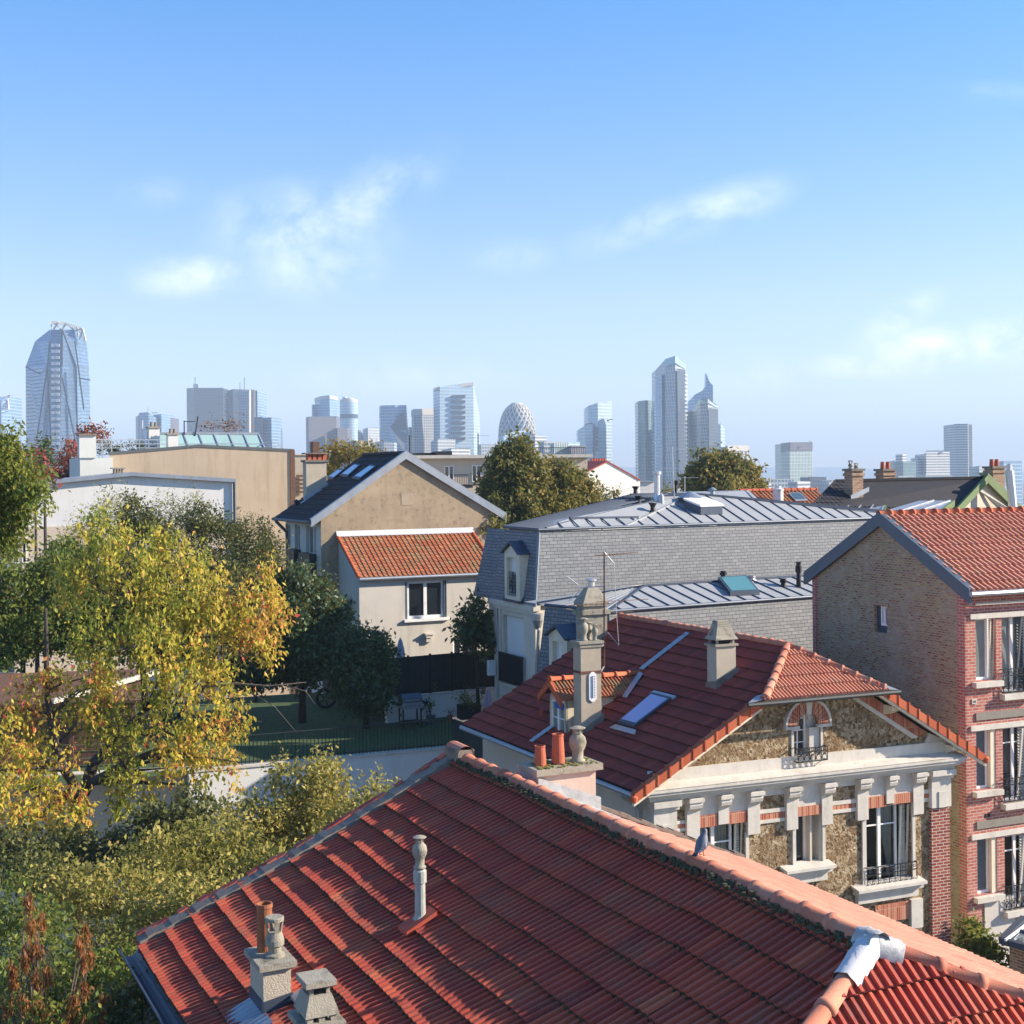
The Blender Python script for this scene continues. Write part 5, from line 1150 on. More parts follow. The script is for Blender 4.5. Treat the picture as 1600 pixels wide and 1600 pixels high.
    m.lathe(b0, [(.10, 0), (.085, .06), (.062, .1), (.058, .46), (.075, .47), (.075, .6), (.052, .62), (.052, .66)], 14)
    v = m.build('vent_stack', plain('fibre_cement_pipe', (.36, .37, .33), .9, var=.2, scale=8, bump=.3), root, smooth=False)
    pot('vase', b0+Vec((0, 0, .63)), .36, .085, v)
    m = MB(); m.prism([F(-2.32, -3.62, Z0-DL*2.32/SL-.03), F(-1.95, -3.62, Z0-DL*1.95/SL-.01), F(-1.95, -3.88, Z0-DL*1.95/SL-.01), F(-2.32, -3.88, Z0-DL*2.32/SL-.03)], (0, 0, .05)); m.build('vent_tile', MT['tile_near'], v)
    m = MB(); p = hit(1488, 1600, apex, F.U.cross(fh)); m.box(p-Vec((0, 0, .1)), F.U*.03, F.V*.025, .17); m.build('tile_hook', MT['ridge'], root)
    return F, Z0
NEAR, NEARZ = near_house()

def pigeon():
    c = NEAR(0.02, -6.25, NEARZ+.135); root = thing('pigeon', 'grey pigeon perched on the foreground ridge tiles with its back to us', 'pigeon', c)
    ax = (NEAR.U*.72+NEAR.V*.25).normalized(); up = Vec((0, 0, 1)); sd = ax.cross(up).normalized()
    L = lambda a, u, w=0: c+ax*a*.62+up*u*.98+sd*w*1.05
    prof = [(-.17, .03, .004, .004), (-.13, .05, .022, .012), (-.07, .085, .045, .035), (-.01, .12, .06, .055), (.04, .155, .058, .055), (.075, .19, .042, .042), (.09, .22, .028, .028), (.098, .245, .028, .03), (.11, .262, .022, .022), (.125, .268, .004, .004)]
    vs = []; K = 14; tn = []
    for i, (a, u, w, h) in enumerate(prof):
        q = prof[min(i+1, 9)]; p = prof[max(i-1, 0)]; d = (ax*(q[0]-p[0])+up*(q[1]-p[1])).normalized(); nn = sd.cross(d)
        for k in range(K):
            th = 2*math.pi*k/K; vs.append(L(a, u)+sd*math.cos(th)*w+nn*math.sin(th)*h)
    fs = [(i*K+k, i*K+(k+1) % K, (i+1)*K+(k+1) % K, (i+1)*K+k) for i in range(9) for k in range(K)]+[tuple(range(K)), tuple(range(9*K, 10*K))]
    MB().add(vs, fs).build('body', plain('pigeon_grey', (.11, .125, .155), .6, var=.25, scale=25), root, smooth=True)
    wm = plain('wing_grey', (.16, .175, .20), .6, var=.5, scale=60)
    for s in (-1, 1):
        pts = [L(.06, .17, s*.045), L(.05, .13, s*.065), L(-.02, .085, s*.062), L(-.1, .05, s*.035), L(-.15, .045, s*.012), L(-.1, .078, s*.022), L(-.02, .13, s*.05), L(.04, .175, s*.04)]
        MB().prism(pts, sd*s*.008+up*.004).build('wing', wm, root, smooth=False)
        m = MB(); m.tube([L(.0, .08, s*.022), L(.0, .0, s*.022)], .006, 5); m.build('leg', MT['terracotta'], root)
        m = MB()
        for k in (-.4, 0, .4): m.bar(L(0, .004, s*.022), L(.035, .003, s*.022+k*.03), .006)
        m.build('foot', MT['terracotta'], root)
    MB().prism([L(-.12, .05, -.022), L(-.12, .05, .022), L(-.2, .015, .028), L(-.2, .015, -.028)], up*.008).build('tail', plain('tail_dark', (.03, .032, .04), .6), root)
    MB().lathe(L(.122, .262), [(.008, -.003), (.004, .004), (.001, .006)], 6).build('beak', MT['dark'], root)
pigeon()
# ================================================================ slate mansard building
def slate_house():
    P0 = globals()['P']; P = lambda x, y, Y: P0(x, y, Y*1.0)      # range re-estimated from the slate courses
    def zroof(pts, d, sp, start=.3, label=None):
        o = MB().poly(*pts).build('zinc_roof', MT['zinc_roof'], root, recalc=False)
        if label: o['label'] = label
        seams(MB(), pts, d, sp, start=start).build('standing_seams', MT['zinc_dark'], o)  # seams coloured dark all over to stand for their shadow side
    root = thing('mansard_building', 'long grey slate mansard building with pale zinc roofs and cream end wall', 'building', P(900, 1100, 48))
    E0, E0b = P(842, 831, 46), P(789, 826.5, 48.7)
    ze = E0.z; uax = (P(1375, 812, 54.2)-E0); E1 = P(1375, 812, 54.2); E1.z = ze; E0b.z = ze; E1 = E0+(E1-E0)*1.12
    U = (E1-E0).normalized(); V = Vec((-U.y, U.x, 0))
    B0, B0b = P(836, 947, 45.55), P(765.6, 936, 48.6); zb = B0.z; B0b.z = zb
    B1 = B0+U*((E1-E0).length+.1)
    off = Vec((0, 0, .0))
    # steep slate slopes
    m = MB(); m.poly(B0, B1, E1, E0); m.build('slate_slope', MT['slate'], root, recalc=False, label='broad lit slate slope')
    m = MB(); m.poly(B0b, B0, E0, E0b); m.poly(B0b+V*1.2, B0b, E0b, E0b+V*1.2); m.build('slate_slope', MT['slate'], root, recalc=False)
    m = MB(); m.bar(B0+Vec((0, 0, .0)), E0, .08); m.build('hip_flashing', plain('slate_grey_lead', (.22, .25, .28), .6, .2), root)
    # walls under it
    W0, W0b = B0+V*.18-U*-.12, B0b+V*-.05+U*.12
    zf = zb-.02
    m = MB(); m.fbox(Frame(0, 0, 90), 0, 0.01, 0, .01, -20, -19.9)
    def strip(a, b, z0, z1): return [Vec((a.x, a.y, z0)), Vec((b.x, b.y, z0)), Vec((b.x, b.y, z1)), Vec((a.x, a.y, z1))]
    Fl = Frame(W0b.x, W0b.y, 0); Fl.U = (W0-W0b).copy(); Fl.U.z = 0; Lw = Fl.U.length; Fl.U.normalize(); Fl.V = Vec((-Fl.U.y, Fl.U.x, 0))      # s along the wall towards us, t into the house
    pf = lambda x, y: Fl.face(x, y, 0)
    s0, s1 = pf(786, 1000)[0], pf(819, 1000)[0]; zt, zb_ = pf(803, 963)[1], pf(803, 1062)[1]
    m = MB(); wall(m, Fl, 's', 0, 0, Lw, -14.2, zf-.05, [(s0, s1, zb_, zt)], .3); back = Fl.V*8
    m.poly(*strip(W0, W0+U*12, -14.2, zf)); m.build('wall', MT['cream_dirty'], root, recalc=False)
    m = MB(); m.fbox(Fl, -.15, Lw+.18, -.16, .1, zf-.16, zf+.02); m.fbox(Fl, -.08, Lw+.1, -.09, .1, zf-.3, zf-.16); m.build('cornice', MT['cream_dirty'], root)
    window(Fl, 's', 0, s0, s1, zb_, zt, root, .22, 1, pane=MT['white'])
    m = MB(); n = 22
    for i in range(n): zz = zb_+.75+(zt-zb_-.8)*i/n; m.fbox(Fl, s0+.06, s1-.06, .14, .155, zz, zz+(zt-zb_-.8)/n*.86)
    m.build('roller_shutter', MT['white'], root)
    m = MB(); n = 16
    for i in range(n+1): a = s0-.08+(s1-s0+.16)*i/n; m.bar(Fl(a, -.12, zb_-.12), Fl(a, -.12, zb_+.85), .055)
    m.bar(Fl(s0-.1, -.12, zb_+.85), Fl(s1+.1, -.12, zb_+.85), .06); m.bar(Fl(s0-.1, -.12, zb_-.1), Fl(s1+.1, -.12, zb_-.1), .05); m.build('railing', MT['iron'], root)
    m = MB(); m.fbox(Fl, s0-.2, s1+.2, -.08, -.003, zb_-.3, zb_-.18); m.fbox(Fl, s0-.25, s0-.1, -.05, -.003, zb_-.15, zf-.3); m.build('wall_trim', MT['cream_dirty'], root)
    m = MB(); a = [pf(770, 1030), pf(773, 1045)]; m.fbox(Fl, .02, .22, -.3, -.05, a[1][1]-.2, a[0][1]); m.build('box_lamp', MT['white'], root)
    # hopper and downpipe
    h = P(840, 962, 45.1); m = MB(); m.lathe(h+Vec((0, 0, -.45)), [(.07, 0), (.12, .1), (.18, .3), (.18, .5), (.15, .52)], 12); m.tube([h+Vec((0, 0, -.4)), P(842, 985, 45.0), P(838, 1050, 45), P(834, 1100, 45)], .06, 8); m.tube([P(776, 945, 48.3), P(778, 1000, 48.3), P(779, 1090, 48.3)], .045, 8); m.build('downpipe', MT['zinc'], root, smooth=False)
    # ---------- upper zinc roofs
    ap = P(1084, 772, 52.5); rl = P(985, 773.5, 51.6); q2 = E0+(E1-E0)*.0
    ezp = Vec((0, 0, .07)); e0, e0b, e1 = E0+ezp-U*.06, E0b+ezp-U*.06, E1+ezp
    hx = P(975, 828, 46); s_h = (hx-E0).dot(U); eH = E0+U*3.0+ezp
    eH = hit(976, 827.5, E0+ezp, Vec((U.y, -U.x, 0)))
    eH.z = e0.z
    p1, p2 = P(890, 810, 47.4), P(997, 808.5, 49.0)
    zroof([eH, e1, ap], -V, .66, label='pale zinc slope with standing seams darkened for shade')
    zroof([e0, eH, p2, p1], -V, .66, .6)
    k = MB(); far = P(800, 822, 49.4); far.z = e0b.z+.02
    k.poly(e0b, e0, p1, p2, ap, rl, far); k.build('zinc_roof', MT['zinc_roof'], root, recalc=False, label='long low zinc slope seen edge on')
    k = MB()
    for i in range(15):
        a = e0b.lerp(e0, i/14); b = rl.lerp(ap, .12+i/14*.75)
        if i > 9: b = a.lerp(b, .5+.05*(i-9))
        k.bar(a+Vec((0, 0, .03)), b+Vec((0, 0, .03)), .035, .05)
    for i in range(6): a = far.lerp(rl, i/6); k.bar(a+Vec((0, 0, .02)), a+(ap-rl)*.25+Vec((0, 0, .03)), .035, .05)
    k.build('standing_seams', MT['zinc_dark'], root, recalc=False)  # these seams too carry their shade in the dark colour
    k = MB(); k.bar(rl, ap, .1, .12); k.bar(ap, e1+Vec((0, 0, .1)), .1, .12); k.bar(p1, p2, .1, .1); k.bar(far, rl, .07); k.build('ridge_flashing', MT['zinc_dark'], root)
    k = MB(); k.bar(eH, ap, .09, .09); k.build('hip_flashing', MT['zinc_roof'], root)
    k = MB(); k.tube([e0b, e0-V*.05, e1-V*.05], .05, 8); k.build('gutter', MT['zinc_dark'], root)
    # back slope beyond the ridge (its seams show)
    g = [P(1060, 776, 56), P(1190, 785, 57), P(1170, 766, 60), P(1042, 769, 60)]; zroof(g, g[3]-g[0], .78)
    # roof furniture
    fu = lambda x, y: hit(x, y, ap, (e1-eH).cross(ap-eH))
    k = MB(); b = [fu(1070, 795), fu(1095, 805), fu(1129, 804), fu(1105, 794)]; k.prism([p-Vec((0, 0, .1)) for p in b], (0, 0, .42)); h_ = k.build('roof_hatch', MT['zinc_dark'], root)
    c = sum(b, Vec())/4; MB().prism([c+(p-c)*1.08+Vec((0, 0, .32)) for p in b], (0, 0, .07)).build('hatch_lid', MT['white'], h_)
    k = MB(); k.lathe(fu(1079, 786)-Vec((0, 0, .1)), [(.24, 0), (.24, .28), (.5, .3), (.12, .52), (.02, .54)], 14); k.build('roof_vent', MT['zinc'], root, smooth=False)
    for (x, y, Y, r, h) in ((993, 771, 53, .09, .34), (998, 788, 51, .1, .38), (1020, 800, 49.8, .1, .40), (1056, 768, 54.5, .08, .5)):
        k = MB(); k.lathe(P(x, y, Y)-Vec((0, 0, .06)), [(r*1.5, 0), (r, .08), (r*.8, h*.6), (r*1.3, h*.85), (r*1.5, h*.88), (r*1.5, h), (r*.5, h)], 10); k.build('roof_vent', MT['iron'], root)
    k = MB(); b = P(1027, 784, 51.3); k.lathe(b, [(.2, -.1), (.13, .2), (.11, .3), (.11, 1.0), (.16, 1.02), (.16, 1.12), (.1, 1.14)], 12); k.build('flue', MT['alu'], root); 
    k = MB(); k.lathe(P(1033, 788, 50.9), [(.14, -.1), (.12, .3), (.02, .42)], 10); k.build('roof_vent', MT['zinc'], root)
    k = MB(); k.lathe(P(1113, 774, 56), [(.1, -.1), (.1, .2), (.2, .22), (.03, .34)], 10); k.build('roof_vent', MT['zinc'], root)
    b, t = P(1054, 786, 51.5), P(1050, 698, 51.5)
    antenna(b, t, [(.96, (1, .2, 0), 1.0, 10, .16), (.62, (-1, .3, 0), .5, 4, .2)], root, MT['alu'])
    antenna(P(1070, 768, 57), P(1070, 744, 57), [(.9, (1, .2, .0), .7, 6, .12)], root, MT['alu'])
    # ---------- lower wing
    c0 = P0(952, 958, 41.5); zl = c0.z; c0b = P0(852, 950, 43.7); c0b.z = zl; c1 = c0+U*12.5
    r0 = P0(1005, 916.5, 44.6); r1 = r0+U*11
    zz = Vec((0, 0, .06))
    zroof([c0+zz, c1+zz, r1, r0], -V, .62, .75, 'lower zinc roof strip with seams darkened for shade')
    k = MB(); lb = c0b+V*.8; g = [c0b+zz, c0+zz, r0]; k.poly(*g); k.poly(c0b+zz, r0, r0+V*.5, lb+zz+V*.5)
    for i in range(8): a = c0b.lerp(c0, (i+.3)/8)+zz; k.bar(a, a.lerp(r0+V*.4*(1-i/8), .96 if i < 5 else 1.25-i*.09), .03, .05)
    k.build('zinc_roof', MT['zinc_roof'], root, recalc=False)
    k = MB(); k.bar(r0, r1, .1, .12); k.bar(c0+zz, r0, .08, .08); k.bar(c0b+zz+V*.5, r0, .09, .1); k.build('ridge_flashing', MT['zinc_dark'], root)
    k = MB(); k.tube([c0b+zz, c0+zz-V*.05, c1+zz-V*.05], .05, 8); k.build('gutter', MT['zinc_dark'], root)
    sp_ = -V*.5; dz = Vec((0, 0, -2.9)); k = MB(); k.poly(c0, c1, c1+dz+sp_, c0+dz+sp_-U*.3); k.build('slate_slope', MT['slate'], root, recalc=False)
    wl = (c0b-c0).normalized(); k = MB(); k.poly(c0b, c0, c0+dz+sp_-U*.3, c0b+dz-U*.45); k.build('slate_slope', MT['slate'], root, recalc=False)
    k = MB(); k.poly(*strip(c0+sp_-U*.3, c0b-U*.45, -14.2, zl-2.9)); k.poly(*strip(c0+sp_-U*.3, c1+sp_, -14.2, zl-2.9)); k.poly(*strip(r0+V*.6, r1+V*.6, -14, r0.z)); k.build('wall', MT['cream_dirty'], root, recalc=False)
    # skylight and vents of the lower roof
    fl = lambda x, y: hit(x, y, r0, (c1-c0).cross(r0-c0))
    b = [fl(1141, 934), fl(1187, 932), fl(1166, 907), fl(1122, 910)]; c = sum(b, Vec())/4
    k = MB(); k.prism([p-Vec((0, 0, .05)) for p in b], Vec((0, 0, .24))); h_ = k.build('skylight', MT['zinc_dark'], root); MB().prism([c+(p-c)*.86+Vec((0, 0, .192)) for p in b], (0, 0, .012)).build('pane', MT['green_glass'], h_)
    for (x, y, r, h, mt) in ((1130, 906, .1, .36, 'iron'), (1224, 918, .1, .36, 'iron'), (1248, 919, .09, .95, 'iron'), (1174, 905, .12, .2, 'alu')):
        k = MB(); p = fl(x, y)-Vec((0, 0, .06)); k.lathe(p, [(r*1.7, 0), (r, .1), (r*.8, h*.6), (r*1.2, h*.64), (r*1.2, h*.86), (r*.7, h*.9), (r*1.2, h)], 10); k.build('roof_vent', MT[mt], root)
    # ---------- dormers on the left faces
    def dormer(x0, x1, yp, ye, yb, wx, Yc, ax, rail):
        A = P((x0+x1)/2, yb, Yc); Fd = Frame(A.x, A.y, 0); Fd.U = ax.copy(); Fd.U.z = 0; Fd.U.normalize(); Fd.V = Vec((-Fd.U.y, Fd.U.x, 0))
        f = lambda x, y: Fd.face(x, y, 0)
        s0, s1 = f(x0, (ye+yb)/2)[0], f(x1, (ye+yb)/2)[0]; zb_ = f((x0+x1)/2, yb)[1]; zE = f((x0+x1)/2, ye)[1]; zP = f((x0+x1)/2, yp)[1]; sm = (s0+s1)/2
        a, b = f(wx[0], wx[3]), f(wx[1], wx[2]); h = (min(a[0], b[0]), max(a[0], b[0]), min(a[1], b[1]), max(a[1], b[1]))
        m = MB(); wall(m, Fd, 's', 0, s0, s1, zb_, zE, [h], .25); m.poly(Fd(s0, 0, zE), Fd(s1, 0, zE), Fd(sm, 0, zP)); m.poly(Fd(s1, 0, zb_), Fd(s1, .05, zb_), Fd(s1, .9, zE), Fd(s1, 0, zE)); m.poly(Fd(s0, 0, zb_), Fd(s0, .05, zb_), Fd(s0, .9, zE), Fd(s0, 0, zE))
        d = m.build('dormer_wall', MT['cream_paint'], root, recalc=False)
        m = MB()
        for (p, q) in ((s0-.1, sm), (s1+.1, sm)): m.prism([Fd(p, -.12, zE-.06), Fd(q, -.12, zP+.05), Fd(q, 1.3, zP+.05), Fd(p, 1.1, zE-.06)], (0, 0, .06))
        m.build('dormer_roof', MT['zinc_dark'], root)
        window(Fd, 's', 0, h[0], h[1], h[2], h[3], root, .18, 1, pane=MT['white'])
        if rail: railing(Fd, 's', 0, h[0], h[1], h[2]+.1, h[2]+.8, root, -.1, n=3, ret=False)
        m = MB(); m.fbox(Fd, s0-.05, s1+.05, -.06, .1, zb_-.08, zb_); m.build('dormer_sill', MT['zinc_dark'], root)
    ax = (E0-E0b)
    dormer(788.5, 812, 850, 863, 937, (792, 806, 872, 930), 46.9, ax, True)
    dormer(858, 886, 981, 994, 1066, (863.5, 878, 1005, 1060), 42.2, ax, False)
slate_house()
# ================================================================ buildings behind the gardens
def simple_win(px0, px1, py0, py1, Y, root, mat='pane', name='window', out=.06, frame=None):
    a, b = P(px0, (py0+py1)/2, Y), P(px1, (py0+py1)/2, Y); z1, z0 = P((px0+px1)/2, py0, Y).z, P((px0+px1)/2, py1, Y).z
    d = (b-a); d.z = 0; n = Vec((d.y, -d.x, 0)).normalized()
    A, B = Vec((a.x, a.y, z0)), Vec((b.x, b.y, z0)); m = MB(); m.prism([A+n*out, B+n*out, B-n*.02, A-n*.02], (0, 0, z1-z0)); return m.build(name, MT[mat], root)

def left_back():
    # streaked tan building with a roof terrace
    F = Frame(P(171, 740, 84).x, 84, 66, -24); root = thing('tan_building', 'tan streaked building with glazed roof terrace behind the white wall', 'building', F(8, 0, -14.2))
    pts = [F.face(x, y) for x, y in ((171, 709), (310, 697), (459, 704))]; W = pts[2][0]
    m = MB(); m.poly(F(0, 0, -14.2), F(W, 0, -14.2), F(W, 0, pts[2][1]), F(pts[1][0], 0, pts[1][1]), F(0, 0, pts[0][1])); m.build('wall', MT['tan'], root, recalc=False)
    m = MB(); m.poly(F(W, 0, -14.2), F(W, 9, -14.2), F(W, 9, pts[2][1]), F(W, 0, pts[2][1])); m.poly(F(0, 0, pts[0][1]), F(pts[1][0], 0, pts[1][1]), F(pts[1][0], 9, pts[1][1]), F(0, 9, pts[0][1])); m.poly(F(pts[1][0], 0, pts[1][1]), F(W, 0, pts[2][1]), F(W, 9, pts[2][1]), F(pts[1][0], 9, pts[1][1])); m.build('roof', MT['mortar'], root, recalc=False)
    m = MB()
    for a, b in ((pts[0], pts[1]), (pts[1], pts[2])): m.prism([F(a[0], -.06, a[1]-.06), F(b[0], -.06, b[1]-.06), F(b[0], -.06, b[1]+.1), F(a[0], -.06, a[1]+.1)], F.V*.4)
    m.build('coping', MT['grey'], root); m = MB(); m.fbox(F, W-.25, W+.05, -.08, .2, -14.2, pts[2][1]+.05); m.build('corner_post', MT['wood'], root)
    zt = pts[0][1]; s = lambda x, y=700: F.face(x, y)[0]
    m = MB(); m.fbox(F, s(120), s(171), -1.5, 4, -14.2, F.face(145, 716)[1]); m.fbox(F, s(119), s(145), -1.6, -.6, F.face(145, 716)[1], F.face(130, 682)[1]); m.build('wall', MT['bluewhite'], root, label='pale blue white side block'); MB().fbox(F, s(118), s(146), -1.7, -.5, F.face(130, 682)[1], F.face(130, 682)[1]+.12).build('coping', MT['mortar'], root)
    m = MB(); m.tube([F(s(171)-.1, -.1, F.face(170, 717)[1]), F(s(171)-.1, -.1, F.face(170, 742)[1])], .12, 6); m.build('downpipe', MT['grey'], root)
    for k, (x0, x1, y0, y1, tt) in enumerate(((238, 255, 668, 704, 1.2), (265, 281, 679, 704, .5))):
        z0, z1 = F.face(250, y1)[1]-.5, F.face(250, y0)[1]; c = chimney(F, s(x0), s(x1), tt, tt+.7, z0, z1, root, MT['whitewall'], .1, .07)
        for i in range(2): MB().lathe(F(s(x0)+.2+i*.25, tt+.3, z1+.1), [(.1, 0), (.08, .22), (.1, .24), (.1, .28)], 8).build('chimney_pot', MT['mortar'], c)
    # glazed terrace screen, leaning panes
    zb, zz = F.face(350, 700)[1]-.2, F.face(350, 676)[1]; a0, a1 = s(256), s(425); n = 7
    g = MB(); fr = MB()
    for i in range(n):
        x0, x1 = a0+(a1-a0)*i/n, a0+(a1-a0)*(i+1)/n; g.poly(F(x0+.05, 1.6, zb), F(x1-.0, 1.6, zb), F(x1-.25, 2.6, zz), F(x0-.2, 2.6, zz))
    for i in range(n+1): x = a0+(a1-a0)*i/n; fr.bar(F(x, 1.55, zb), F(x-.25, 2.6, zz), .09)
    fr.bar(F(a0-.2, 2.6, zz+.03), F(a1-.25, 2.6, zz+.03), .14); fr.bar(F(a0, 1.6, (zb)), F(a1, 1.6, zb), .1); fr.bar(F(a0, 1.6, (zb+zz)/2-.1), F(a1, 1.3, (zb+zz)/2-.1), .05)
    k = fr.build('glass_screen', MT['zinc'], root); g.build('pane', MT['teal_glass'], k, recalc=False)
    m = MB(); b0, b1 = s(146), s(262); zr = F.face(200, 687)[1]
    for zz_ in (zr, zr-.25, zr-.5): m.bar(F(b0, .3, zz_), F(b1, .3, zz_), .045)
    for i in range(9): x = b0+(b1-b0)*i/8; m.bar(F(x, .3, zr-1.1), F(x, .3, zr), .05)
    m.build('railing', MT['alu'], root); m = MB(); c0, c1 = s(428), s(444)
    for zz_ in (zr-.1, zr-.4): m.bar(F(c0, .5, zz_), F(c1, .5, zz_-.3), .05); m.bar(F(c0, 3, zz_), F(c0, .5, zz_), .05)
    m.bar(F(c0, .5, zr-1.1), F(c0, .5, zr), .05); m.bar(F(c1, .5, zr-1.4), F(c1, .5, zr-.2), .05); m.fbox(F, s(436), s(452), 2, 3, zr-1.4, zr-.5); m.build('railing', MT['alu'], root)
    antenna(F(s(231), 2, zb), F(s(231), 2, F.face(231, 655)[1]), [(.75, (1, .2, 0), 1.2, 8, .25)], root, MT['alu'], r=.035)
    m = MB(); m.bar(F(s(300), 2.5, zb), F(s(300), 2.5, F.face(300, 655)[1]), .06); m.bar(F(s(299), 2.5, F.face(300, 656)[1]), F(s(317), 2.5, F.face(300, 656)[1]), .05); m.bar(F(s(313), 2.5, zb), F(s(322), 2.5, F.face(322, 648)[1]), .07); m.build('mast', MT['iron'], root)
    t = thing('roof_hedge', 'dark clipped hedge along the roof terrace of the tan building', 'hedge', F(s(205), 1.2, zt)); pts_, _ = blob_points([((F(s(x), 1.2, zt+.35)), (.9, .5, .45)) for x in range(160, 240, 12)], 30, 3); leaf_cloud('foliage', pts_, .12, 26, .11, LEAF['dark'], t, .1, 5)
    m = MB(); m.tube([F(s(185), 1.2, zt-.3), F(s(185), 1.2, zt+.5)], .06, 6); m.build('trunk', MT['bark'], t)
    # long white garden-side building
    F = Frame(P(60, 760, 72).x, 72, 68, -22); root = thing('white_wall_building', 'low white rendered building with shallow grey zinc gable behind the shrubs', 'building', F(6, 0, -14.2))
    pts = [F.face(x, y) for x, y in ((20, 764), (75, 756), (205, 743), (367, 753))]; W = pts[3][0]
    zb = F.face(150, 821)[1]
    m = MB(); m.poly(F(pts[0][0], 0, zb), F(W, 0, zb), *[F(a, 0, z) for a, z in pts[::-1]]); m.build('wall', MT['whitewall'], root, recalc=False, label='white upper wall'); MB().fbox(F, pts[0][0], W, -.04, .0, -14.2, zb).build('wall_base', MT['beige'], root, label='beige lower wall')
    m = MB(); m.poly(F(W, 0, -14.2), F(W, 8, -14.2), F(W, 8, pts[3][1]), F(W, 0, pts[3][1])); m.build('wall', MT['whitewall'], root, recalc=False)
    m = MB()
    for a, b in zip(pts[:-1], pts[1:]): m.prism([F(a[0], -.3, a[1]-.02), F(b[0], -.3, b[1]-.02), F(b[0], 8, b[1]-.02), F(a[0], 8, a[1]-.02)], (0, 0, .2))
    m.build('roof', MT['zinc'], root); m = MB(); m.tube([F(W-.05, -.12, pts[3][1]), F(W-.05, -.12, -14)], .09, 6); m.build('downpipe', MT['grey'], root)
    c = MB(); a = F.face(180, 737)[0]; zc = F.face(189, 742)[1]; m = MB(); m.fbox(F, a, a+.55, 1.0, 1.5, zc-.3, zc+.1)
    m.build('chimney', MT['mortar'], root); m = MB()
    for i in range(4): m.fbox(F, a+.02+i*.15, a+.09+i*.15, 1.05, 1.45, zc+.1, zc+.33)
    m.fbox(F, a-.1, a+.65, .9, 1.6, zc+.33, zc+.4); m.build('chimney_cowl', MT['concrete'], root)
    for (x0, x1, y0, y1) in ((20, 30, 838, 880), (34, 42, 838, 880)):
        (s0, z1), (s1, z0) = F.face(x0, y0), F.face(x1, y1); window(F, 's', -.05, s0, s1, z0, z1, root, -.02, 1)
def mid_back():
    # beige flats
    Y = 104; root = thing('beige_flats', 'long low beige block of flats with flat slab roof behind the ochre gable', 'building', P(760, 800, Y))
    F = Frame(P(640, 740, 103).x, 103, 76, -14); s = lambda x: F.face(x, 735)[0]; z = lambda y: F.face(740, y)[1]
    m = MB(); m.fbox(F, s(560), s(918), 0, 8, -16, z(716)); m.build('wall', MT['beige'], root)
    m = MB(); m.fbox(F, s(556), s(923), -.6, 8.4, z(716), z(711)); m.build('roof', MT['white_stone'], root)
    for (x0, x1, y0, y1) in ((694, 709, 728, 756), (737, 752, 727, 753), (655, 668, 728, 752), (868, 880, 730, 752)):
        (a, b), (c, d) = F.face(x0, y0), F.face(x1, y1); window(F, 's', -.0, a, c, d, b, root, -.03, 2, fw=.06)
    m = MB(); a0, a1 = s(706), s(728); zt, zb = F.face(715, 742)[1], F.face(715, 757)[1]
    for i in range(9): a = a0+(a1-a0)*i/8; m.bar(F(a, -.8, zb), F(a, -.8, zt), .035)
    m.bar(F(a0, -.8, zt), F(a1, -.8, zt), .06); m.fbox(F, a0-.3, a1+.3, -1.0, 0, zb-.25, zb); m.build('balcony', MT['iron'], root)
    m = MB(); zt = z(700)
    for i in range(30): a = s(820)+(s(918)-s(820))*i/29; m.bar(F(a, .5, z(711)), F(a, .5, zt), .03)
    m.bar(F(s(820), .5, zt), F(s(918), .5, zt), .05); m.fbox(F, s(690), s(715), 2, 4, z(711), z(704)); m.fbox(F, s(660), s(690), 3, 5, z(711), z(706)); m.build('railing', MT['iron'], root)
    antenna(P(640, 715, 100), P(640, 680, 100), [(.95, (1, .2, 0), .6, 5, .35)], root, MT['iron'], r=.04); antenna(P(747, 712, 104), P(747, 677, 104), [(.9, (1, .2, 0), 1.0, 7, .3), (.8, (-1, .3, 0), .8, 6, .3)], root, MT['iron'], r=.04)
    # pale rough building with a rounded top between chimney and tan wall
    F = Frame(P(462, 760, 96).x, 96, 70, -20); r2 = thing('roughcast_house', 'narrow roughcast house glimpsed between the tan wall and the white chimney', 'house', F(2, 0, -14.2)); s = lambda x: F.face(x, 740)[0]; zz = lambda y: F.face(490, y)[1]
    m = MB(); m.fbox(F, s(461), s(515), 0, 5, -14.2, zz(711)); m.build('wall', MT['roughcast'], r2); m = MB(); m.fbox(F, s(460), s(516), -.1, 5, zz(711), zz(709)); m.build('coping', MT['white_stone'], r2)
    m = MB()
    for k in range(5): m.fbox(F, s(462), s(475), -.4+.05*k, -.1, zz(770)+k*.28, zz(770)+k*.28+.14)
    m.build('balcony', MT['wood'], r2)
    m = MB(); m.fbox(F, s(492), s(502), .5, 1.5, zz(710), zz(690)); m.build('chimney', MT['wood'], r2)
    # white gable house
    Y = 116; F = Frame(P(905, 760, Y).x, Y, 62, -28); r3 = thing('white_gable_house', 'small white gable house with brown roof and a row of clay chimney pots', 'house', F(4, 0, -16))
    f = F.face; a, b, c = f(905, 742), f(949, 722), f(1000, 751); m = MB(); m.poly(F(a[0], 0, -16), F(c[0], 0, -16), F(c[0], 0, c[1]), F(b[0], 0, b[1]), F(a[0], 0, a[1])); m.build('gable', MT['whitewall'], r3, recalc=False)
    m = MB(); m.prism([F(a[0]-.5, -.1, a[1]-.3), F(b[0], -.1, b[1]), F(b[0], 9, b[1]), F(a[0]-.5, 9, a[1]-.3)], (0, 0, .12)); m.prism([F(c[0], -.1, c[1]), F(b[0], -.1, b[1]), F(b[0], 9, b[1]), F(c[0], 9, c[1])], (0, 0, .1)); m.build('roof', MT['tile_main'], r3)
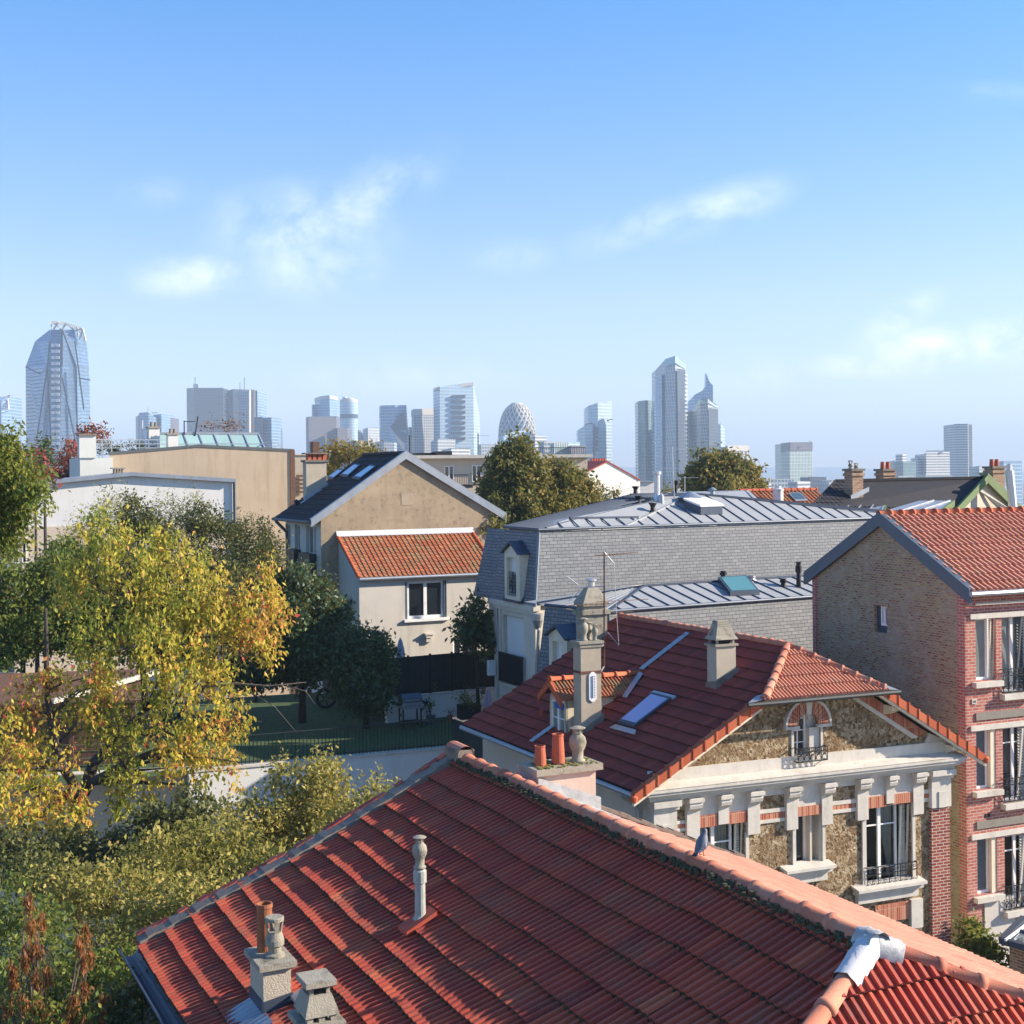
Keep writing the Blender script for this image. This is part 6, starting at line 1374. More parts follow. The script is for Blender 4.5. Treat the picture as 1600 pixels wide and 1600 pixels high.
    for (x0, x1, y0, n) in ((906, 932, 722, 5), (950, 975, 719, 6)):
        zc = f(920, 735)[1]; sA, sB = f(x0, 730)[0], f(x1, 730)[0]; m = MB(); m.fbox(F, sA, sB, 2.5, 3.3, zc-1.5, f(920, y0+6)[1]); k = m.build('chimney', MT['brick_tan'], r3)
        for i in range(n): MB().lathe(F(sA+(sB-sA)*(i+.5)/n, 2.9, f(920, y0+6)[1]), [(.14, 0), (.11, .45), (.13, .5)], 7).build('chimney_pot', MT['terracotta'], k)
    # low white block right of it
    Y = 130; F = Frame(P(985, 760, Y).x, Y, 75, -15); r4 = thing('white_block', 'small plain white block between white gable house and tower foot', 'building', F(2, 0, -16)); f = F.face
    m = MB(); m.fbox(F, f(998, 752)[0], f(1022, 752)[0], 0, 4, -16, f(1010, 753)[1]); m.build('wall', MT['whitewall'], r4); MB().fbox(F, f(997, 752)[0], f(1023, 752)[0], -.2, 4.2, f(1010, 753)[1], f(1010, 752)[1]).build('roof', MT['zinc'], r4)
def right_back():
    # orange roof
    Y = 68; F = Frame(P(1195, 790, Y).x, Y, 68, -22); f = F.face; r = thing('orange_roof_house', 'small house with bright orange tiled roof and skylight beyond the zinc roofs', 'house', F(3, 0, -14.2))
    a, b = f(1196, 796), f(1290, 790); zr = f(1250, 767)[1]-.1; ze = f(1250, 792)[1]-.35; W = b[0]-a[0]+1.0
    mb = MB(); e = F(.3, 0, ze-.2); ff = F(.3, 2.6, zr+.05)-e; tile_field(mb, e, F.U, ff, W, ff.length, .33, .24, 1, .04, .03, .004, None, .5, 95); rf = mb.build('roof', MT['tile_orange'], r)
    m = MB(); m.prism([F(.2, 0, ze-.25), F(W+.4, 0, ze-.25), F(W+.4, 2.6, zr), F(.2, 2.6, zr)], (0, 0, -.06)); m.prism([F(.2, 5.2, ze), F(W+.4, 5.2, ze), F(W+.4, 2.6, zr), F(.2, 2.6, zr)], (0, 0, -.06)); m.build('roof_boarding', MT['tile_orange'], rf)
    m = MB(); cap_line(m, F(W+.3, 2.6, zr+.1), F(.2, 2.6, zr+.1), .11, .4, .2, 0, 96); cap_line(m, F(.3, -.1, ze-.15), F(.3, 2.6, zr+.1), .09, .4, .2, 0, 97); m.build('ridge_cap', MT['verge'], r)
    m = MB(); m.fbox(F, .3, W, .1, 5.1, -14.2, ze-.3); m.prism([F(.3, .1, ze-.3), F(.3, 5.1, ze-.3), F(.3, 2.6, zr-.1)], F.U*.2); m.build('wall', MT['cream'], r)
    pt = lambda x, y: hit(x, y, e, F.U.cross(ff))+Vec((0, 0, .1)); g = [pt(1243, 786), pt(1262, 785), pt(1250, 774), pt(1232, 775)]; k = MB().prism(g, (0, 0, .06)).build('skylight', MT['zinc'], r); c = sum(g, Vec())/4; MB().prism([c+(p-c)*.8+Vec((0, 0, .062)) for p in g], (0, 0, .01)).build('pane', MT['pane_blue'], k)
    p = pt(1216, 787); m = MB(); m.lathe(p+Vec((0, 0, -.3)), [(.26, 0), (.26, .85), (.3, .87), (.3, .95), (.15, .97), (.15, 1.1)], 10); m.build('flue', MT['whitewall'], r)
    # house with black roof and green bargeboards
    Y = 58; F = Frame(P(1262, 794, Y).x, Y, 66, -24); f = F.face; r = thing('black_roof_house', 'house with long black tiled roof, brick chimneys and green bargeboards', 'house', F(5, 0, -14.2))
    A = P(1262, 797, 58); B = P(1492, 803, 60.2); C = P(1542, 746, 63.5); D = P(1306, 751, 61.5); zmean = (A.z+B.z)/2
    U = (B-A).normalized(); f_ = (D-A); mb = MB(); O = A-U*1.5
    C2 = D+U*((C-D).length)
    tile_field(mb, A-U*.2+Vec((0, 0, -.0)), U, (D-U*((D-A).dot(U)))-A, 11.5, ((D-U*((D-A).dot(U)))-A).length, .36, .24, 1, .015, .035, .003, None, .4, 98)
    n1 = (D-A).cross(Vec((0, 0, 1))).normalized(); n1 = n1 if n1.dot(U) < 0 else -n1; n2 = (C-B).cross(Vec((0, 0, 1))).normalized(); n2 = n2 if n2.dot(U) > 0 else -n2
    rf = mb.build('roof', MT['tile_black'], r, clips=[(A, n1), (B+Vec((0, 0, 0)), n2)])
    dn = Vec((0, 0, -.06)); m = MB(); m.poly(A+dn, B+dn, C+dn, D+dn); E_ = Vec((1.7, 3.5, -2.0)); m.poly(D+dn, C+dn, C+E_, D+E_); m.build('roof_boarding', MT['tile_black'], rf, recalc=False)
    m = MB(); m.bar(D, C, .14, .12); m.bar(A, D, .08); m.build('ridge_cap', MT['tile_black'], r)
    Bb = Vec((B.x, B.y, -14.2)); m = MB(); m.poly(Vec((A.x, A.y+.3, -14.2)), Vec((B.x, B.y+.3, -14.2)), B+Vec((0, .3, -.1)), A+Vec((0, .3, -.1))); m.build('wall', MT['cream'], r, recalc=False)
    G = P(1610, 808, 63); ap = P(1544, 742, 62.3); lf = P(1484, 806, 60.0); rt = P(1618, 815, 64.4)
    m = MB(); q = Vec((0, .35, 0)); m.poly(lf+q, ap+q+Vec((0, 0, -.3)), rt+q, Vec((rt.x, rt.y+.35, -14)), Vec((lf.x, lf.y+.35, -14))); m.build('gable', MT['cream'], r, recalc=False, label='cream rendered gable')
    m = MB()
    for p, w_ in ((lf, .36), (rt, .36)): m.prism([p, ap, ap+Vec((0, 0, -w_)), p+Vec((0, 0, -w_))], Vec((-.05, .16, 0)))
    m.build('bargeboard', MT['green'], r); m = MB(); m.prism([rt, ap, ap+Vec((.6, 3, 0)), rt+Vec((.6, 3, 0))], (0, 0, .1)); m.build('roof', MT['green'], r)
    m = MB(); i1 = lf.lerp(ap, .12)+Vec((.25, .2, -.55)); m.prism([P(1525, 764, 62.1), P(1529, 761, 62.2), P(1578, 795, 63), P(1572, 797, 63)], (0, .1, 0)); m.build('gable_beam', MT['white_stone'], r)
    simple_win(1523, 1543, 797, 803, 60.8, r, 'wood', 'window')
    for (x0, x1, y0, y1, Yc, rdz) in ((1322, 1346.5, 736, 777, 60.2, 0), (1370, 1397, 736, 752, 64.5, 1), (1540, 1568, 732, 762, 64.5, 1)):
        p = P((x0+x1)/2, y1, Yc); z1 = P(x0, y0, Yc).z; w_ = (x1-x0)/FL*Yc*.42; FF = Frame(p.x, p.y, 66); c = chimney(FF, -w_, w_, -.28, .28, p.z-.6, z1, r, MT['brick_tan'], .1, .07, MT['mortar'])
        MB().fbox(FF, -w_-.05, w_+.05, -.33, .33, z1-.22, z1-.1).build('brick_course', MT['brick_tan'], c)
        for i in range(2): pot('clay' if rdz else 'lantern', FF(-.16+.3*i, 0, z1+.1), .33 if rdz else .36-.12*i, .11, c)
        if not rdz: m = MB(); m.prism([FF(-w_-.1, -.3, p.z-.15), FF(w_+.3, -.3, p.z+.25), FF(w_+.3, -.3, p.z+.45), FF(-w_-.1, -.3, p.z+.1)], FF.V*.03); m.build('flashing', MT['zinc'], c)
    m = MB(); p = P(1583, 797, 62); m.tube([p, P(1577, 735, 62)], .2, 10); m.lathe(P(1577, 735, 62), [(.14, 0), (.14, .25), (.05, .3)], 8); m.build('flue', MT['alu'], r)
    for (q, e) in ((((1292, 801, 57.6), (1380, 804, 58.4), (1383, 785, 60.6), (1310, 787, 60.2)), 0), (((1372, 804, 57.6), (1460, 806, 58.4), (1489, 785, 60.8), (1437, 785, 60.4)), 1)):
        g = [P(*v) for v in q]; k = MB(); k.prism(g, (0, 0, .08)); seams(k, [p+Vec((0, 0, .08)) for p in g], g[3]-g[0], .45, .05, .04); k.build('dormer_roof', MT['zinc'], r)
        k = MB(); k.prism([g[1]+Vec((0, -.02, .1)), g[2]+Vec((0, -.02, .1)), g[2]+Vec((0, -.02, -.18)), g[1]+Vec((0, -.02, -.18))], Vec((.08, .0, 0))); k.build('dormer_edge', MT['green'], r)
        k = MB(); k.poly(g[1]+Vec((-.05, .05, -.15)), g[2]+Vec((-.05, .05, -.15)), g[2]+Vec((-.05, .1, -1.2)), g[1]+Vec((-.05, .1, -1.2))); k.build('dormer_wall', MT['whitewall'], r, recalc=False)
    # far tiled roofs glimpsed beyond
LEAF = dict(
 autumn=leafmat('autumn_leaf', [(0, (.14, .19, .02)), (.2, (.36, .37, .04)), (.42, (.70, .57, .07)), (.66, (.72, .44, .08)), (.86, (.64, .22, .07)), (1, (.55, .06, .05))], .5),
 olive=leafmat('olive_leaf', [(0, (.08, .095, .02)), (.35, (.21, .21, .04)), (.65, (.42, .36, .085)), (1, (.58, .43, .14))], .42),
 green=leafmat('fresh_leaf', [(0, (.04, .08, .012)), (.5, (.115, .17, .025)), (.85, (.25, .28, .04)), (1, (.36, .33, .06))], .4),
 mid=leafmat('mid_leaf', [(0, (.025, .042, .012)), (.5, (.07, .09, .024)), (1, (.15, .15, .04))], .25),
 dark=leafmat('dark_leaf', [(0, (.024, .05, .022)), (.6, (.055, .10, .04)), (1, (.10, .14, .05))], .22, .4),
 bamboo=leafmat('bamboo_leaf', [(0, (.11, .14, .03)), (1, (.32, .30, .09))], .4),
 red=leafmat('red_leaf', [(0, (.09, .02, .015)), (.5, (.24, .03, .025)), (1, (.36, .06, .05))], .35),
 russet=leafmat('russet_leaf', [(0, (.12, .04, .015)), (1, (.30, .12, .04))], .3),
 turning=leafmat('turning_leaf', [(0, (.035, .055, .012)), (.5, (.10, .115, .025)), (.8, (.24, .20, .035)), (1, (.34, .19, .04))], .3),
 seeds=leafmat('seed_cluster', [(0, (.15, .045, .015)), (1, (.34, .13, .045))], .3),
)
left_back(); mid_back(); right_back()
# ================================================================ ground
def ground():
    xs = [-9000, -3000, -900, -300, -120, -60, -30, 0, 30, 60, 120, 300, 900, 3000, 9000]
    ys = [-120, -40, 0, 15, 30, 45, 60, 90, 130, 200, 320, 500, 800, 1300, 2500, 5000, 9500]
    def z(x, y):
        if y < 40: return -14.2
        if y < 130: return -14.2
        k = min(1, (y-130)/500); return -14.2-46*k*k*(3-2*k)
    v = [Vec((x, y, z(x, y))) for y in ys for x in xs]; n = len(xs)
    MB().add(v, [(j*n+i, j*n+i+1, (j+1)*n+i+1, (j+1)*n+i) for j in range(len(ys)-1) for i in range(n-1)]).build('ground', MT['soil'], kind='structure', smooth=True)
ground()
# ================================================================ trees and shrubs
def B(px, py, Y, rx, ry, rd=None):
    """ellipsoid seen at a pixel: radii in pixels, depth radius in metres"""
    k = Y/FL; return (P(px, py, Y), (rx*k, rd if rd else rx*k, ry*k))
def gpt(px, Y, z=-14.2): p = P(px, 900, Y); return Vec((p.x, p.y, z))
def trees():
    def warm(p, r):        # autumn colour: oranger towards the right-hand top and the left end
        px = HX+FL*p.x/p.y; py = HY-FL*p.z/p.y
        b = .17+.42*max(0, min(1, (px-230)/170))*(1 if py < 1000 else .55)+.30*max(0, min(1, (110-px)/90))
        if 230 < px < 360 and 1080 < py < 1200: b += .12
        return min(1, max(0, b+r.gauss(0, .16)))
    tree('autumn_tree', 'large autumn tree turning yellow and orange with dark forked limbs', 'tree', gpt(128, 35.5), P(215, 960, 36),
         [B(195, 880, 35.5, 85, 70), B(300, 925, 36, 95, 72), B(210, 990, 35, 95, 70), B(340, 1000, 36, 85, 78), B(395, 960, 36.5, 50, 60), B(165, 830, 35.5, 42, 36), B(290, 1065, 35, 85, 38), B(250, 1165, 34.5, 95, 58), B(330, 1195, 35, 55, 45), B(170, 1120, 34.5, 55, 50), B(415, 935, 36.5, 35, 55), B(130, 900, 35.5, 50, 44), B(150, 1010, 35, 50, 44), B(435, 1000, 36.5, 30, 44), B(215, 1235, 34, 70, 34), B(350, 1130, 35, 50, 34), B(265, 850, 36, 40, 30)],
         LEAF['autumn'], dens=17, per=58, sigma=.18, size=.135, droop=.75, trunk_r=.2, seed=3, limbs=60, tintf=warm, aspect=.5, shell=.25, via=[P(125, 1250, 35.5), P(150, 1195, 35.6), P(222, 1110, 35.8)], flat=(.8, .8, 1.25))
    t2 = tree('autumn_tree', 'sparser second autumn tree with orange pink leaves and bare dark twigs at the left edge', 'tree', gpt(118, 33.5), P(76, 950, 33.8),
         [B(45, 1195, 33, 62, 52), B(75, 1250, 32.5, 70, 42), B(20, 1275, 32, 42, 60), B(35, 1130, 33.5, 42, 40), B(95, 1045, 33.8, 26, 32), B(150, 1060, 33.8, 35, 32), B(108, 1275, 32.5, 40, 28), B(60, 1085, 33.8, 46, 30), B(120, 1115, 33.8, 46, 26), B(25, 1165, 33.4, 40, 34), B(180, 1070, 34, 34, 26)],
         LEAF['autumn'], dens=50, per=28, sigma=.13, size=.125, droop=.75, trunk_r=.14, seed=8, limbs=34, tintf=lambda p, r: min(1, max(0, .40+r.gauss(0, .2)+(.08 if HX+FL*p.x/p.y < 100 else 0))), aspect=.5, shell=.2, via=[P(128, 1240, 33.5), P(84, 1165, 33.6), P(73, 1080, 33.7)])
    # a long limb reaching right with bare twigs
    r = t2
    m = MB(); lim = [P(222, 1128, 35.7), P(265, 1090, 35.5), P(310, 1074, 35.4), P(370, 1068, 35.4), P(420, 1072, 35.3), P(478, 1066, 35.3)]
    m.tube(lim, [.07, .055, .045, .03, .018, .006], 7)
    for a, b, c in (((370, 1068), (430, 1105), (462, 1143)), ((440, 1070), (478, 1080), (492, 1100)), ((310, 1074), (360, 1120), (410, 1128)), ((265, 1090), (300, 1110), (340, 1118))):
        m.tube([P(*a, 35.4), P(*b, 35.2), P(*c, 35.1)], [.016, .011, .004], 5)
    o = m.build('limb', MT['palebark'], bpy.data.objects['autumn_tree'], smooth=True, recalc=False)
    # left-edge green tree, nearer
    tree('ash_tree', 'bright green leafy tree at the left edge of the view', 'tree', gpt(-70, 27), P(-40, 760, 27), [B(-15, 700, 27, 50, 44), B(20, 745, 27, 44, 55), B(5, 810, 27, 48, 48), B(-40, 760, 27, 60, 80), B(40, 775, 26.8, 32, 36), B(-10, 850, 27, 38, 26)],
         LEAF['green'], dens=250, per=26, sigma=.11, size=.11, droop=.45, trunk_r=.16, seed=13, limbs=24, aspect=.42, shell=.3)
    # red shrubs and dark conifer by the far glass tower
    tree('red_maple', 'deep red leaved maple beside the pale side block of the tan building', 'tree', gpt(112, 90), P(108, 715, 90), [B(112, 715, 90, 22, 24), B(95, 735, 90, 22, 20), B(100, 752, 90, 24, 14), B(155, 680, 92, 14, 12), B(135, 676, 92, 14, 10)], LEAF['red'], dens=40, per=26, sigma=.28, size=.2, trunk_r=.16, seed=17, limbs=14)
    tree('red_maple', 'small red leaved shrub between the green edge tree and the dark conifer', 'tree', gpt(58, 60), P(56, 715, 60), [B(60, 738, 60, 22, 18), B(50, 706, 60, 14, 16), B(75, 745, 60, 16, 12)], LEAF['red'], dens=40, per=22, sigma=.22, size=.18, trunk_r=.12, seed=18, limbs=8)
    tree('conifer', 'small dark green conifer in front of the faceted glass tower', 'tree', gpt(70, 64), P(69, 695, 64), [B(69, 700, 64, 14, 18), B(69, 722, 64, 17, 20), B(52, 735, 63, 12, 12)], LEAF['dark'], dens=70, per=30, sigma=.16, size=.14, trunk_r=.14, seed=19, limbs=6)
    # shrubs in front of the white building
    for i, (lab, bl, mt, sd, sz, dn) in enumerate((
        ('broad dark olive shrub rising in front of the white wall', [B(215, 815, 54, 30, 34), B(232, 840, 54, 38, 40), B(200, 790, 54, 16, 18)], 'mid', 21, .11, 60),
        ('dark olive laurel in front of the white wall, right of the bamboo', [B(345, 850, 55, 44, 44), B(325, 812, 55, 26, 24)], 'mid', 22, .11, 60),
        ('grey green olive bush below the tan building corner', [B(395, 850, 53, 32, 46), B(420, 865, 53, 26, 34), B(405, 890, 52, 40, 40)], 'mid', 23, .1, 60),
        ('tall pale bamboo clump with feathery tops before the white wall', [B(300, 800, 55.5, 20, 34), B(285, 835, 55.5, 28, 34), B(262, 800, 55.5, 18, 26)], 'bamboo', 24, .15, 44),
        ('second bamboo clump against the white wall beside the autumn crown', [B(170, 800, 53, 20, 30), B(150, 830, 52.5, 30, 34), B(120, 850, 52, 24, 26)], 'bamboo', 25, .15, 34))):
        b = bl[0][0]; tree('shrub' if i not in (3, 4) else 'bamboo', lab, 'shrub' if i not in (3, 4) else 'bamboo', Vec((b.x, b.y, -14.2)), b+Vec((0, 0, -.3)), bl, LEAF[mt], dens=dn*2, per=32, sigma=.17 if i not in (3, 4) else .22, size=sz, trunk_r=.1, seed=sd, limbs=8, group='shrubs in front of the white wall', aspect=.55 if i not in (3, 4) else .22, flat=(1, 1, 1) if i not in (3, 4) else (.6, .6, 1.4), droop=.2)
    # left middle greenery
    tree('garden_tree', 'dense green garden tree at the left behind the autumn trees', 'tree', gpt(30, 47), P(40, 930, 47), [B(25, 925, 47, 60, 48), B(90, 900, 48, 48, 34), B(65, 975, 47, 70, 44), B(125, 955, 47, 40, 50), B(10, 1000, 46, 40, 44), B(105, 870, 49, 30, 22)], LEAF['green'], dens=75, per=40, sigma=.2, size=.16, trunk_r=.18, seed=31, limbs=14, tintf=lambda p, r: min(1, max(0, .3+r.gauss(0, .2))))
    tree('garden_tree', 'dark mixed hedge trees filling the gap behind the autumn crown', 'tree', gpt(250, 49), P(260, 930, 49), [B(180, 900, 49, 60, 44), B(270, 900, 50, 60, 40), B(350, 920, 49, 50, 46), B(250, 980, 48, 80, 60), B(370, 990, 47, 46, 60), B(140, 980, 48, 40, 50)], LEAF['mid'], dens=66, per=40, sigma=.22, size=.16, trunk_r=.18, seed=32, limbs=12)
    # shaded evergreens by the extension
    tree('laurel', 'dark evergreen laurel in shade beside the pale side wall', 'tree', gpt(470, 48.5, GZ), P(475, 960, 48.5), [B(470, 925, 49, 44, 40), B(500, 960, 49, 44, 46), B(455, 985, 48, 38, 54), B(490, 1010, 48, 46, 44), B(440, 930, 49, 22, 34), B(425, 1030, 48, 40, 36), B(385, 1050, 47.5, 36, 30), B(470, 1045, 48.4, 34, 30)], LEAF['dark'], dens=100, per=40, sigma=.17, size=.16, trunk_r=.12, seed=41, limbs=12)
    tree('round_bush', 'large rounded dark green bush in front of the white extension', 'shrub', gpt(570, 47.3, GZ), P(570, 1050, 47.3), [B(568, 1030, 47.3, 46, 52), B(575, 1070, 47.1, 42, 44), B(545, 1050, 47.3, 28, 48), B(598, 1045, 47.3, 20, 36)], LEAF['dark'], dens=150, per=40, sigma=.14, size=.14, trunk_r=.1, seed=42, limbs=10, tintf=lambda p, r: min(1, max(0, .5+r.gauss(0, .25))))
    tree('small_tree', 'small dark leafy tree between the extension window and the mansard building', 'tree', gpt(746, 48.9, GZ), P(745, 1000, 48.9), [B(745, 960, 48.9, 26, 26), B(752, 995, 48.9, 28, 30), B(730, 985, 48.9, 22, 22)], LEAF['dark'], dens=110, per=30, sigma=.13, size=.18, trunk_r=.07, seed=43, limbs=10, aspect=.4)
    tree('climbing_plant', 'thin climbing plant on the white side wall of the extension', 'climber', gpt(536, 54, GZ), P(538, 930, 54), [B(540, 950, 53.9, 9, 26), B(538, 985, 53.9, 9, 26)], LEAF['dark'], dens=60, per=14, sigma=.12, size=.16, trunk_r=.03, seed=44, limbs=4)
    iv = tree('ivy', 'yellow green creeper hanging from the right eave of the ochre gable', 'climber', CENT(7.8, -.1, -2.4), CENT(7.85, -.12, -1.6), [(CENT(7.75, -.12, -1.9), (.4, .15, .4)), (CENT(7.85, -.15, -2.7), (.2, .14, .85)), (CENT(7.3, -.1, -2.3), (.6, .1, .2)), (CENT(7.9, -.1, -3.5), (.15, .1, .6))], LEAF['bamboo'], dens=110, per=18, sigma=.08, size=.13, trunk_r=.025, seed=45, limbs=6, droop=.9)
    # trees beyond the ochre gable
    tree('dense_tree', 'tall dense dark green tree with yellow right side behind the ochre gable', 'tree', gpt(805, 77), P(805, 740, 77), [B(808, 720, 77, 30, 36), B(790, 755, 76.5, 36, 46), B(822, 760, 76.5, 38, 50), B(770, 785, 76, 26, 34), B(805, 800, 75.5, 46, 36)], LEAF['turning'], dens=80, per=44, sigma=.22, size=.22, trunk_r=.25, seed=51, limbs=8, tintf=lambda p, r: min(1, max(0, .32+r.gauss(0, .17)+.25*max(0, (HX+FL*p.x/p.y-810)/40))), droop=.15)
    tree('dense_tree', 'rounded tree turning olive and yellow beside the tall dense tree', 'tree', gpt(882, 78), P(880, 780, 78), [B(868, 752, 78, 34, 34), B(895, 770, 78, 34, 34), B(865, 795, 77, 44, 32), B(915, 790, 78, 26, 24)], LEAF['turning'], dens=72, per=42, sigma=.22, size=.22, trunk_r=.22, seed=52, limbs=8, tintf=lambda p, r: min(1, max(0, .55+r.gauss(0, .2))))
    tree('round_tree', 'round olive and orange tree in front of the tower feet beyond zinc roofs', 'tree', gpt(1130, 104), P(1130, 750, 104), [B(1120, 742, 104, 40, 34), B(1152, 750, 104, 34, 32), B(1095, 755, 104, 26, 24), B(1175, 768, 104, 18, 16), B(1130, 770, 103, 52, 22)], LEAF['turning'], dens=60, per=40, sigma=.28, size=.3, trunk_r=.3, seed=53, limbs=8, tintf=lambda p, r: min(1, max(0, .42+r.gauss(0, .2)+.4*max(0, (HX+FL*p.x/p.y-1135)/45))))
    tree('yellow_tree', 'yellow and rust tree showing over the dark roof of the ochre gable house', 'tree', gpt(545, 86), P(545, 712, 86), [B(530, 710, 86, 24, 18), B(560, 706, 86, 26, 14), B(520, 730, 86, 18, 18), B(590, 712, 87, 18, 8)], LEAF['turning'], dens=44, per=30, sigma=.26, size=.2, trunk_r=.2, seed=54, limbs=8, tintf=lambda p, r: min(1, max(0, .82+r.gauss(0, .15))))
    tree('bare_bush', 'reddish brown twiggy bush in front of the dark grey office block', 'shrub', gpt(352, 95, -6), P(352, 668, 95), [B(340, 668, 95, 26, 6), B(368, 664, 95, 16, 9)], LEAF['russet'], dens=40, per=10, sigma=.3, size=.16, trunk_r=.08, seed=55, limbs=24)
    tree('roadside_shrub', 'low scruffy shrubs against the foot of the white gable house', 'shrub', gpt(940, 92), P(940, 775, 92), [B(955, 775, 92, 20, 8), B(925, 768, 92, 16, 10), B(1040, 768, 95, 14, 8)], LEAF['turning'], dens=30, per=24, sigma=.25, size=.18, trunk_r=.1, seed=56, limbs=6)
    # foreground left: yellowing hornbeams between garden wall and the near roof
    hb = 'foreground shrubs and small trees'
    def fg(name, lab, base, top, blobs, mt, sd, dens=46, per=30, size=.075, sigma=.16, tf=None, limbs=18, shell=.35):
        tree(name, lab, 'tree', gpt(*base), P(*top), blobs, LEAF[mt], dens=dens*2.3, per=int(per*1.25), sigma=sigma*.9, size=size*1.5, trunk_r=.11, seed=sd, limbs=limbs, tintf=tf, shell=shell, group=hb)
    n = lambda c, d=.18: (lambda p, r: min(1, max(0, c+r.gauss(0, d))))
    fg('hornbeam', 'yellow green hornbeam whose tall twigs overlap the white retaining wall', (470, 29), (480, 1270, 29), [B(505, 1215, 29, 40, 38), B(470, 1270, 29, 62, 50), B(400, 1300, 28.5, 66, 52), B(530, 1290, 28.5, 60, 46), B(440, 1215, 29, 22, 26)], 'olive', 61, tf=n(.62), dens=66, size=.062, per=30)
    fg('hornbeam', 'yellow green hornbeam next to the top of the near roof verge', (600, 27), (580, 1290, 27), [B(590, 1255, 27, 36, 34), B(560, 1300, 27, 48, 44), B(620, 1290, 26, 32, 38), B(520, 1340, 26, 50, 36)], 'olive', 62, tf=n(.56), dens=66, size=.06, per=30)
    fg('hornbeam', 'dark middle hornbeam below the autumn crown', (320, 27), (320, 1340, 27), [B(330, 1320, 27, 66, 42), B(260, 1345, 26, 72, 46), B(400, 1370, 25.5, 70, 40), B(460, 1365, 25, 52, 34)], 'olive', 63, tf=n(.4), dens=60, size=.062, per=30)
    fg('hornbeam', 'broad olive hornbeam left of the near roof corner', (180, 24), (190, 1430, 24), [B(180, 1400, 24.5, 80, 44), B(110, 1390, 24.5, 62, 36), B(260, 1425, 23.5, 70, 42), B(330, 1410, 23, 60, 40), B(200, 1470, 23, 80, 42)], 'olive', 64, tf=n(.5), dens=60, size=.056, per=30)
    fg('garden_shrub', 'mixed green shrub in the bottom left corner', (40, 21), (60, 1520, 21), [B(50, 1470, 21.5, 70, 50), B(40, 1560, 20, 70, 60), B(130, 1540, 20.5, 80, 56), B(200, 1520, 20.5, 50, 42), B(10, 1420, 22, 40, 50)], 'green', 65, tf=n(.34), dens=60, size=.058, per=28)
    fg('garden_shrub', 'dark green undergrowth below the autumn tree fork', (160, 31), (150, 1340, 31), [B(100, 1330, 31, 60, 40), B(200, 1330, 31, 60, 36), B(60, 1370, 29, 50, 36), B(250, 1290, 31, 44, 26), B(20, 1330, 30, 40, 44), B(300, 1270, 31, 50, 30)], 'mid', 66, dens=44, size=.08)
    # red-berried shrub against the eave
    bt = tree('berry_shrub', 'shrub covered in red berries beside the near roof gutter', 'shrub', gpt(215, 17.2), P(225, 1570, 17.2), [B(235, 1545, 17.2, 34, 26), B(205, 1575, 17, 44, 34), B(255, 1590, 17, 36, 30), B(180, 1600, 16.8, 40, 26)], LEAF['dark'], dens=300, per=26, sigma=.09, size=.07, trunk_r=.06, seed=71, limbs=14)
    g = np.random.default_rng(7); pts, _ = blob_points([(tuple(c), r) for c, r in [B(230, 1545, 17.1, 30, 20), B(215, 1552, 17, 26, 16), B(190, 1590, 16.9, 30, 18), B(255, 1585, 17, 26, 18)]], 130, 72, .7)
    pts = np.repeat(pts, 9, 0)+g.normal(0, .045, (len(pts)*9, 3)); s = .012; v = (pts[:, None, :]+np.array([(s, 0, 0), (-s, 0, 0), (0, s, 0), (0, -s, 0), (0, 0, s), (0, 0, -s)])[None]).reshape(-1, 3); i = np.arange(len(pts))*6
    f = np.concatenate([np.stack([i+a, i+b, i+c], 1) for a, b, c in ((0, 2, 4), (2, 1, 4), (1, 3, 4), (3, 0, 4), (2, 0, 5), (1, 2, 5), (3, 1, 5), (0, 3, 5))])
    tag(finish('berries', v, f, plain('red_berry', (.42, .018, .03), .35, var=.25, scale=40), bt, recalc=False, uv=False), kind='stuff')
    # tree with hanging bunches of brown seeds, bottom left
    sr = tree('seed_tree', 'slender tree hung with bunches of rusty brown seeds in the bottom left corner', 'tree', gpt(70, 17), P(60, 1470, 17), [B(40, 1590, 16.5, 52, 34), B(100, 1600, 16.5, 60, 30), B(25, 1540, 17, 30, 34), B(150, 1590, 16.8, 26, 30), B(60, 1450, 17.5, 20, 16)], LEAF['green'], dens=120, per=18, sigma=.1, size=.075, trunk_r=.05, seed=74, limbs=26, tintf=n(.62))
    cl = [(44, 1402), (65, 1432), (42, 1480), (56, 1475), (38, 1495), (72, 1515), (56, 1526), (132, 1448), (124, 1466), (140, 1485), (132, 1495), (18, 1508), (20, 1528), (115, 1558), (161, 1560), (132, 1537), (60, 1570), (75, 1580), (100, 1592), (8, 1562), (134, 1594), (158, 1594), (55, 1592), (36, 1560), (110, 1575), (48, 1440)]
    c = np.array([P(x, y, 16.3+(.5*((k*7) % 5)/5)) for k, (x, y) in enumerate(cl)])
    c = np.concatenate([c, c+np.array((0, 0, -.05)), c+np.array((.02, 0, -.1))]); leaf_cloud('seed_bunches', c, .028, 42, .07, LEAF['seeds'], sr, 1.6, 75, .3, flat=(1, 1, 1.5)); m = MB()
    for k, (x, y) in enumerate(cl): q = P(x, y, 16.3+(.5*((k*7) % 5)/5)); m.tube([P(60+(x-60)*.5, 1640, 17), P(x-8, y+60, 16.8), q+Vec((0, 0, .07))], [.014, .01, .004], 4)
    m.build('branch', MT['palebark'], sr, recalc=False)
